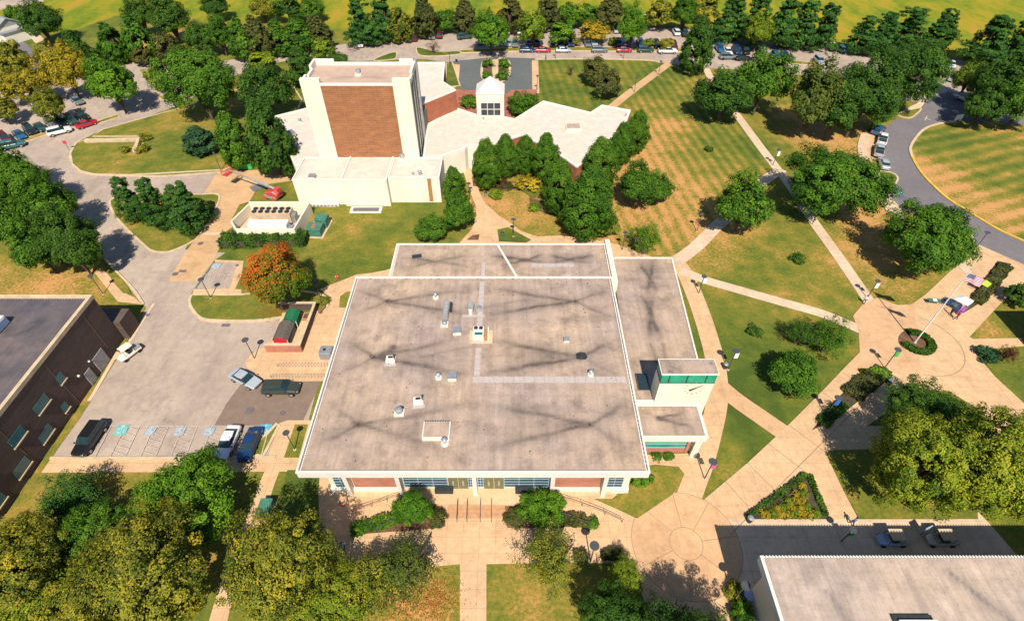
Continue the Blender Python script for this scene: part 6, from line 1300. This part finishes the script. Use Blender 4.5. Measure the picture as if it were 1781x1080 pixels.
def table(px, py, m, label, L=1.8, rz=0.0, top=.75):
    X, Y = P(px, py); o = thing('table', label, 'table', (X, Y, 0), rz); MB().box(-L / 2, L / 2, -.4, .4, top - .06, top).build('tabletop', m, o, origin=O3)
    MB().box(-.3, .3, -.25, .2, top, top + .12).build('leaflet_box', 'tent', o, origin=O3)
    for x in (-L / 2 + .12, L / 2 - .12):
        for y in (-.32, .32): MB().tube((x, y, 0), (x, y, top - .06), .025, .025, 5).build('leg', 'galv', o, origin=O3)
table(1621, 528, 'green_box', 'green-topped table with white leaflets on the promenade', rz=-.15); table(1644, 530, 'navy', 'dark blue table beside the white canopy', 1.6, -.3)
def person(px, py, rz, shirt, pants, label, walk=.25, skin=(.42, .22, .15), hair=(.03, .02, .015)):
    X, Y = P(px, py); o = thing('person', label, 'person', (X, Y, 0), rz)
    V = [(0, 0, .95), (0, 0, 1.15), (0, 0, 1.40), (0, 0, 1.50), (0.02, 0, 1.64), (.01, 0, 1.74), (.18 * 0, .19, 1.38), (.10, .25, 1.12), (.22, .26, .90), (.25, .26, .80), (0, -.19, 1.38), (-.08, -.25, 1.12), (.02, -.27, .88), (.05, -.27, .79),
         (0, .10, .88), (walk * .6, .11, .50), (walk, .11, .08), (walk + .16, .12, .05), (0, -.10, .88), (-walk * .35, -.11, .50), (-walk, -.11, .10), (-walk + .15, -.12, .05)]
    Rr = [.145, .13, .15, .06, .10, .085, .065, .05, .04, .035, .065, .05, .04, .035, .10, .07, .045, .04, .10, .07, .045, .04]
    E = [(0, 1), (1, 2), (2, 3), (3, 4), (4, 5), (2, 6), (6, 7), (7, 8), (8, 9), (2, 10), (10, 11), (11, 12), (12, 13), (0, 14), (14, 15), (15, 16), (16, 17), (0, 18), (18, 19), (19, 20), (20, 21)]
    base = len(V)
    for hi, side in ((9, 1), (13, -1)):   # five fingers on each hand
        hx, hy, hz = V[hi]
        for k in range(4): V.append((hx + (k - 1.5) * .018, hy, hz - .075 - .008 * (k in (1, 2)))); Rr.append(.009); E.append((hi, len(V) - 1))
        V.append((hx + .045, hy - side * .01, hz - .035)); Rr.append(.01); E.append((hi, len(V) - 1))
    me = bpy.data.meshes.new('body'); me.from_pydata(V, E, []); b = bpy.data.objects.new('body', me); col.objects.link(b); b.parent = o
    sk = b.modifiers.new('skin', 'SKIN'); 
    for i, d in enumerate(me.skin_vertices[0].data if me.skin_vertices else []): d.radius = (Rr[i], Rr[i]); d.use_root = i == 0
    if not me.skin_vertices:
        bpy.context.view_layer.objects.active = b; bpy.ops.object.select_all(action='DESELECT'); b.select_set(True); b.modifiers.remove(sk); bpy.ops.object.modifier_add(type='SKIN')
        for i, d in enumerate(me.skin_vertices[0].data): d.radius = (Rr[i], Rr[i]); d.use_root = i == 0
    sb_ = b.modifiers.new('sub', 'SUBSURF'); sb_.levels = 1; sb_.render_levels = 1
    m, n, bs = new_mat('clothing'); tc = N(n, 'ShaderNodeTexCoord'); s = N(n, 'ShaderNodeSeparateXYZ'); n.links.new(tc.outputs['Object'], s.inputs[0])
    r = N(n, 'ShaderNodeValToRGB'); r.color_ramp.interpolation = 'CONSTANT'; e = r.color_ramp.elements; e[0].position = 0; e[0].color = (.03, .03, .03, 1)
    e[1].position = .06; e[1].color = (*pants, 1)
    for p_, c_ in ((.56, shirt), (.82, skin)): q = e.new(p_); q.color = (*c_, 1)
    n.links.new(mth(n, 'DIVIDE', s.outputs[2], 1.8), r.inputs[0]); ab = mth(n, 'GREATER_THAN', mth(n, 'ABSOLUTE', s.outputs[1]), .215)
    hand = mth(n, 'MULTIPLY', ab, mth(n, 'LESS_THAN', s.outputs[2], 1.1)); n.links.new(mixc(n, hand, r.outputs[0], skin), bs.inputs['Base Color']); bs.inputs['Roughness'].default_value = .8
    me.materials.append(m)
    G['hairtmp'] = mat('hair', hair, .2, 8); MB().blob((-.01, 0, 1.76), .11, .10, .09, 12, 8).build('hair', 'hairtmp', o, origin=O3)
    f = MB(); [f.blob((.115, y, 1.70), .014, .014, .012, 6, 4) for y in (-.035, .035)]; f.build('eyes', 'dark', o, origin=O3); MB().blob((.122, 0, 1.67), .02, .014, .022, 6, 4).build('nose', 'wood', o, origin=O3)
    return o
person(1479, 912, 1.9, (.05, .12, .35), (.02, .03, .07), 'person in a blue top walking at the edge of the building shade')
person(1661, 556, 2.6, (.25, .03, .05), (.05, .04, .04), 'person in dark red walking in front of the white canopy')
person(1651, 548, .4, (.03, .04, .08), (.02, .02, .03), 'person in black standing beside the dark blue table')
person(1501, 528, 1.2, (.6, .58, .55), (.06, .07, .12), 'person in a pale shirt where the diagonal path meets the plaza')
person(949, 105, 0, (.02, .02, .02), (.02, .02, .02), 'person in black at the kerb right of the forecourt')
# bike racks
def rack(px, py, L, n_, label):
    X, Y = P(px, py); o = thing('bike_rack', label, 'bike rack', (X, Y, .03)); pts = []
    for k in range(n_ * 6 + 1): t = k / 6; pts.append((-L / 2 + L * t / n_, .12 * math.sin(t * 2 * math.pi), .45 + .38 * math.sin(t * 2 * math.pi + .5)))
    MB().path(pts, .02, 5).build('rail', 'grey', o, origin=O3)
    for s in (-1, 1): MB().tube((s * L / 2, 0, 0), (s * L / 2, 0, .6), .035, .035, 6).build('post', 'pole', o, origin=O3)
rack(528, 638, 7.2, 16, 'long wavy bike rack nearer the brick bin enclosure'); rack(522, 657, 8.0, 18, 'long wavy bike rack along the kerb by the dark estate car')
rack(1626, 526, 1.2, 2, 'short rack beside the green-topped table')
# brick bin enclosure with shed
bx_, by_ = P(496, 606); e = thing('brick_enclosure', 'low U-shaped brick enclosure holding the red-doored shed', 'enclosure', (-33, 56, 0))
MB().box(-35.5, -30.35, 52.0, 52.35, 0, 1.5).build('wall', 'front_brick', e); MB().box(-30.65, -30.3, 52.35, 60.9, 0, 1.5).build('wall', 'brown_brick', e); MB().box(-36.0, -30.65, 60.6, 60.9, 0, 1.5).build('wall', 'brown_brick', e)
MB().box(-35.55, -30.65, 51.95, 52.4, 1.5, 1.6).box(-30.65, -30.25, 51.95, 60.95, 1.5, 1.605).box(-36.05, -30.65, 60.55, 60.95, 1.5, 1.6).build('coping', 'kerb', e)
tag(area('paving', W([(470, 606), (525, 606), (553, 545), (492, 545)]), .17, 'terrace', world=True), kind='structure')
def shed(x, y, w_, d_, h_, rm, dm, label, cat='shed'):
    o = thing('garden_shed', label, cat, (x, y, .05))
    MB().box(-w_ / 2, w_ / 2, 0, d_, 0, h_).build('wall', 'dark_wall' if rm == 'shingle' else 'shed_green', o, origin=O3)
    pr = [(-w_ / 2 - .1, h_ - .1), (-w_ / 4 - .1, h_ + .42), (0, h_ + .6), (w_ / 4 + .1, h_ + .42), (w_ / 2 + .1, h_ - .1)]; m = MB()
    for a, b in zip(pr, pr[1:]): m.face([(a[0], -.15, a[1]), (b[0], -.15, b[1]), (b[0], d_ + .1, b[1]), (a[0], d_ + .1, a[1])])
    m.build('roof', rm, o, origin=O3)
    m = MB(); m.face([(p[0] * .97, -.02, p[1]) for p in pr[::-1]] + [(-w_ / 2, -.02, .05), (w_ / 2, -.02, .05)]); m.build('gable', dm, o, origin=O3)
    m = MB(); m.box(-w_ / 2 - .05, -w_ / 2 + .06, -.08, -.03, 0, h_); m.box(w_ / 2 - .06, w_ / 2 + .05, -.08, -.03, 0, h_); m.build('trim', 'white', o, origin=O3)
shed(-33.4, 52.9, 2.1, 3.3, 1.7, 'shingle', 'red', 'shed with curved shingle roof and bright red front'); shed(-33.2, 56.8, 1.9, 2.0, 1.6, 'shed_green', 'shed_green', 'dark green metal bin behind the red-fronted shed', 'bin')
o = thing('planter_box', 'orange-red square planter in the corner of the brick enclosure', 'planter', (-31.5, 58.9, .05)); MB().box(-.55, .5, -.7, .7, 0, .5).build('tub', 'orange' if 'orange' in G else 'front_brick', o, origin=O3); MB().box(-.4, .35, -.55, .55, .5, .56).build('soil', 'mulch', o, origin=O3)
X, Y = P(532, 520 + 20); o = thing('bench', 'small orange bench beside the brick enclosure wall', 'bench', (*P(561, 541), 0), 1.2); MB().box(-.8, .8, -.2, .2, .4, .47).build('seat', 'wood', o, origin=O3); [MB().box(x, x + .1, -.18, .18, 0, .4).build('leg', 'wood', o, origin=O3) for x in (-.7, .6)]
X, Y = P(570, 619); o = thing('metal_cabinet', 'pale grey cabinet against the left side of the wide roof', 'cabinet', (X, Y, 0)); MB().box(-.9, .9, -.8, .8, 0, 1.4).build('cabinet', 'grey', o, origin=O3, bevel=.15); MB().tube((-.1, -.2, 1.6), (-.1, -.2, 1.75), .18, .18, 10).build('vent', 'dark', o, origin=O3)
# chiller enclosure
ce = thing('chiller_enclosure', 'cream walled yard open at the top holding chiller and white tank', 'enclosure', (-44, 84, 0))
cp = [(-50.8, 79.6), (-38.8, 79.6), (-38.2, 87.6), (-49.4, 87.6)]; hh = 2.6
def wl(a, b, t=.3, h=hh, m='cream', nm='wall', par=ce):
    d = Vector(b) - Vector(a); L = d.length; n_ = Vector((-d.y, d.x)) / L * t / 2; MB().prism([tuple(Vector(a) + n_), tuple(Vector(b) + n_), tuple(Vector(b) - n_), tuple(Vector(a) - n_)], 0, h).build(nm, m, par)
wl((-48.6, 78.4), (-38.6, 78.4)); wl((-38.45, 78.3), (-37.9, 86.7), m='cream'); wl((-49.2, 86.8), (-38.1, 86.85)); wl((-48.7, 78.6), (-50.6, 81.2), h=2.2); wl((-50.6, 81.4), (-49.3, 86.7), h=2.2)
tag(area('paving', [(-50.3, 80), (-48.6, 78.6), (-38.8, 78.6), (-38.3, 86.6), (-49.2, 86.6)], .17, 'path_pale', world=True), kind='structure')
ch = thing('chiller', 'long tan chiller with six dark round fans in the walled yard', 'chiller', (-44.2, 84.2, .18)); MB().box(-3.6, 3.6, -1.1, 1.0, 0, 2.3).build('cabinet', 'door_olive' if False else 'kerb', ch, origin=O3)
for k in range(6):
    for y in (-.45, .5): MB().tube((-3.0 + k * 1.2, y, 2.3), (-3.0 + k * 1.2, y, 2.5), .42, .42, 14).build('fan', 'dark', ch, origin=O3)
MB().box(3.6, 4.3, -.7, .6, 0, 1.6).build('pump', 'grey', ch, origin=O3)
tk = thing('storage_tank', 'white box-shaped tank in front of the chiller', 'tank', (-43.8, 80.8, .18)); MB().box(-3.6, 3.5, -.95, .95, .2, 2.2).build('shell', 'tent', tk, origin=O3, bevel=.25); MB().box(3.5, 4.3, -.5, .6, 0, 1.2).build('valve_box', 'grey', tk, origin=O3); MB().tube((4.6, 0, .3), (4.6, 0, 1.0), .3, .3, 10).build('pump', 'dark', tk, origin=O3)
tf = thing('transformer', 'green metal transformer cabinets on a pad beside the chiller yard', 'transformer', (*P(553, 402), 0), -.08)
MB().box(-1.7, 1.7, -2.2, 3.4, 0, .12).build('pad', 'kerb', tf, origin=O3); MB().box(-1.3, 1.3, -1.9, .4, .12, 1.7).build('cabinet', 'green_box', tf, origin=O3, bevel=.08); MB().box(-.6, 1.5, .8, 2.9, .12, 1.9).build('cabinet', 'green_box', tf, origin=O3, bevel=.08); MB().box(-.4, .2, -1.5, 0, 1.7, 1.73).build('warning_panel', 'front_brick', tf, origin=O3)
gr = thing('areaway_grate', 'dark floor grate in a cream frame in front of the annex', 'grate', (*P(637, 366), 0)); MB().box(-3.0, 3.0, -.95, 1.0, 0, .18).build('frame', 'whitewall', gr, origin=O3); MB().box(-2.5, 2.5, -.6, .65, .18, .2).build('grating', 'seam', gr, origin=O3)
gr = thing('vent_row', 'row of pale louvred vents at the annex foot', 'vents', (*P(567, 358), 0)); MB().box(-2.6, 2.6, -.3, .3, 0, .5).build('housing', 'white', gr, origin=O3)
for k in range(7): MB().box(-2.4 + k * .7, -1.9 + k * .7, -.36, -.3, .1, .4).build('louvre', 'grey', gr, origin=O3)
# boom lift
X, Y = P(476, 344); lf = thing('boom_lift', 'red boom lift on the grass with its long grey arm reaching left', 'boom lift', (X, Y, 0), 2.75)
MB().box(-1.5, 1.3, -1.0, 1.0, .35, .9).build('chassis', 'galv', lf, origin=O3); MB().loft([sect(-2.0, .9, .9, 1.7), sect(-1.2, 1.05, .9, 2.2), sect(.6, 1.0, .9, 1.7), sect(1.0, .8, 1.0, 1.5)]).build('turret', 'redlift', lf, origin=O3)
MB().box(-2.2, -1.3, -.5, .5, 1.6, 2.6).build('counterweight', 'redlift', lf, origin=O3); bm_ = MB().tube((-1.2, 0, 2.3), (4.6, 0, 3.3), .24, .2, 8).build('boom', 'galv', lf, origin=O3); MB().tube((4.6, 0, 3.3), (9.6, -.1, 3.9), .14, .12, 8).build('boom_extension', 'grey', bm_, origin=O3)
bk = MB()
for z in (3.0, 3.5, 4.0): bk.path([(9.6, -.9, z), (10.8, -.9, z), (10.8, .9, z), (9.6, .9, z), (9.6, -.9, z)], .05, 5)
for x, y in ((9.6, -.9), (10.8, -.9), (10.8, .9), (9.6, .9)): bk.tube((x, y, 3.0), (x, y, 4.0), .05, .05, 5)
bk.box(9.6, 10.8, -.9, .9, 2.95, 3.05); bk.build('basket', 'redlift', lf, origin=O3)
for x in (-1.1, 1.0):
    for y in (-1, 1): MB().tube((x, y - .15, .42), (x, y + .15, .42), .42, .42, 12).build('wheel', 'redlift', lf, origin=O3)
X, Y = P(431, 292); o = thing('dumpster', 'green dumpster with pale bags at the foot of the dense pair', 'dumpster', (X, Y, 0)); MB().prism([(-1.3, -.8), (1.3, -.8), (1.3, .8), (-1.3, .8)], .1, 1.4).build('body', 'lgreen', o, origin=O3, bevel=.05); MB().blob((.1, .1, 1.4), .6, .5, .3).build('bags', 'tent', o, origin=O3)
X, Y = P(449, 327); o = thing('pallet_stack', 'grey pallet leaning by the boom lift arm', 'pallet', (X, Y, 0), .7)
for k in range(6): MB().box(-1.4, 1.4, -1.0 + k * .36, -.8 + k * .36, .15 + .03 * k, .2 + .03 * k).build('slat', 'grey', o, origin=O3)
[MB().box(x, x + .12, -1.0, 1.0, 0, .15).build('bearer', 'grey', o, origin=O3) for x in (-1.3, 0, 1.2)]
# small things round the campus
X, Y = P(597, 875); o = MB(); o.path([(X + .42 * math.cos(a), Y + .1 + .42 * math.sin(a), .08) for a in [i * math.pi / 10 for i in range(21)]], .085, 8); tag(o.build('hose_ring', 'red'), 'red coiled ring lying on the terrace at the left', 'ring')
X, Y = P(466, 888); o = thing('green_cabinet', 'green electrical cabinet beside the shaded path at the bottom', 'cabinet', (X, Y, 0)); MB().box(-.7, .7, -.9, .9, 0, 1.3).build('housing', 'green_box', o, origin=O3, bevel=.05); MB().box(-.8, .8, -1.0, 1.0, 0, .1).build('pad', 'kerb', o, origin=O3)
X, Y = P(1296, 1044); o = thing('satellite_dish', 'pale round disc on a post in the dark shade by the bottom right building', 'dish', (X, Y, 0)); MB().tube((0, 0, 0), (0, 0, 1.5), .05, .05, 6).build('post', 'pole', o, origin=O3); MB().blob((0, 0, 1.6), .55, .55, .2, 14, 6).build('disc', 'skyblue', o, origin=O3)
X, Y = P(1600, 930); o = thing('notice_board', 'pale notice board on a post between the two shaded carts', 'sign', (X, Y, 0), .4); MB().tube((0, 0, 0), (0, 0, 1.6), .04, .04, 6).build('post', 'pole', o, origin=O3); MB().box(-.5, .5, -.05, .05, 1.2, 2.0).build('board', 'skyblue', o, origin=O3)
X, Y = P(1664, 212); o = thing('sign_board', 'white board on a stand at the top of the oval lawn', 'sign', (X, Y, 0), .3); MB().box(-1.1, 1.1, -.08, .08, .5, 1.8).build('board', 'tent', o, origin=O3); [MB().box(x, x + .15, -.07, .07, 0, .5).build('leg', 'polew', o, origin=O3) for x in (-.9, .75)]
X, Y = P(121, 262); o = thing('road_sign', 'small red sign at the kerb of the oval lawn', 'sign', (X, Y, 0)); MB().tube((0, 0, 0), (0, 0, 1.8), .05, .05, 6).build('post', 'pole', o, origin=O3); MB().box(-.4, .4, -.04, 0, 1.6, 2.3).build('panel', 'red', o, origin=O3)
X, Y = P(587, 485); o = thing('hydrant', 'small red and white hydrant on the lawn behind the maple', 'hydrant', (X, Y, 0)); MB().tube((0, 0, 0), (0, 0, .7), .16, .14, 10).blob((0, 0, .75), .17, .17, .15).build('barrel', 'red', o, origin=O3); MB().tube((-.25, 0, .5), (.25, 0, .5), .08, .08, 8).build('nozzle', 'white', o, origin=O3)
for px, py, lb in ((1260, 640, 'black litter bin left of the clock tower lamp'), (794, 108, 'black litter bin by the top road at the forecourt'), (874, 412, 'green-grey litter bin in the wedge behind the back roof'), (819, 334, 'white litter bin on the walkway by the annex tree'), (845, 342, 'grey litter bin beside the curved walkway'), (1300 + 2, 906, 'litter bin at the corner of the shaded pavement'), (1545, 668, 'litter bin at the bed edge near the green banner lamp')):
    X, Y = P(px, py); o = thing('litter_bin', lb, 'litter bin', (X, Y, 0)); mm = 'white' if 'white' in lb else ('green_box' if 'green-grey' in lb else ('grey' if 'grey' in lb else 'dark')); MB().tube((0, 0, 0), (0, 0, .9), .3, .34, 12).build('drum', mm, o, origin=O3); MB().tube((0, 0, .9), (0, 0, 1.05), .36, .2, 12).build('lid', 'dark' if mm != 'dark' else 'grey', o, origin=O3)
X, Y = P(249, 250); o = thing('garden_wall', 'bent low tan stone wall on the oval lawn', 'wall', (X, Y, 0)); o.location = (0, 0, 0)
def lw(pts, wd, h, par, m='kerb'):
    q = W(pts); L, Rr = ribbon_pts(q, wd); mb = MB(); 
    for i in range(len(q) - 1): mb.prism([L[i], Rr[i], Rr[i + 1], L[i + 1]], 0.1, h + .003 * i)
    mb.build('wall', m, par)
lw([(150, 248), (243, 246), (236, 266)], .9, .7, o)
for px, py, r in ((214, 264, .5), (219, 290, .6), (285, 240, .4), (292, 234, .5), (278, 246, .35), (155, 290, .35)):
    X, Y = P(px, py); o = MB().blob((0, 0, r * .3), r, r * .8, r * .5, 7, 5).build('boulder', 'rock', origin=(X, Y, 0)); o.location = (X, Y, .1); 
bl = ['tan boulder below the bent wall', 'pale boulder low on the oval lawn', 'lower boulder of the stony patch right of the bent wall', 'upper boulder of the stony patch right of the bent wall', 'small boulder nearest the bent wall end', 'small boulder at the left part of the oval lawn']
for o, b in zip([x for x in bpy.data.objects if x.name.startswith('boulder')], bl): tag(o, b, 'rock', 'boulders on the oval lawn')
# soccer goal beyond the lot
X, Y = P(1133, 40); o = thing('soccer_goal', 'white goal frame on the grass beyond the top car park', 'goal', (X, Y, 0)); MB().path([(-3.6, 0, 0), (-3.6, 0, 2.4), (3.6, 0, 2.4), (3.6, 0, 0)], .12, 6).build('frame', 'polew', o, origin=O3); MB().path([(-3.6, 0, 2.4), (-3.6, 2, 0), (3.6, 2, 0), (3.6, 0, 2.4)], .08, 5).build('stay', 'polew', o, origin=O3)
bpy.context.view_layer.update()
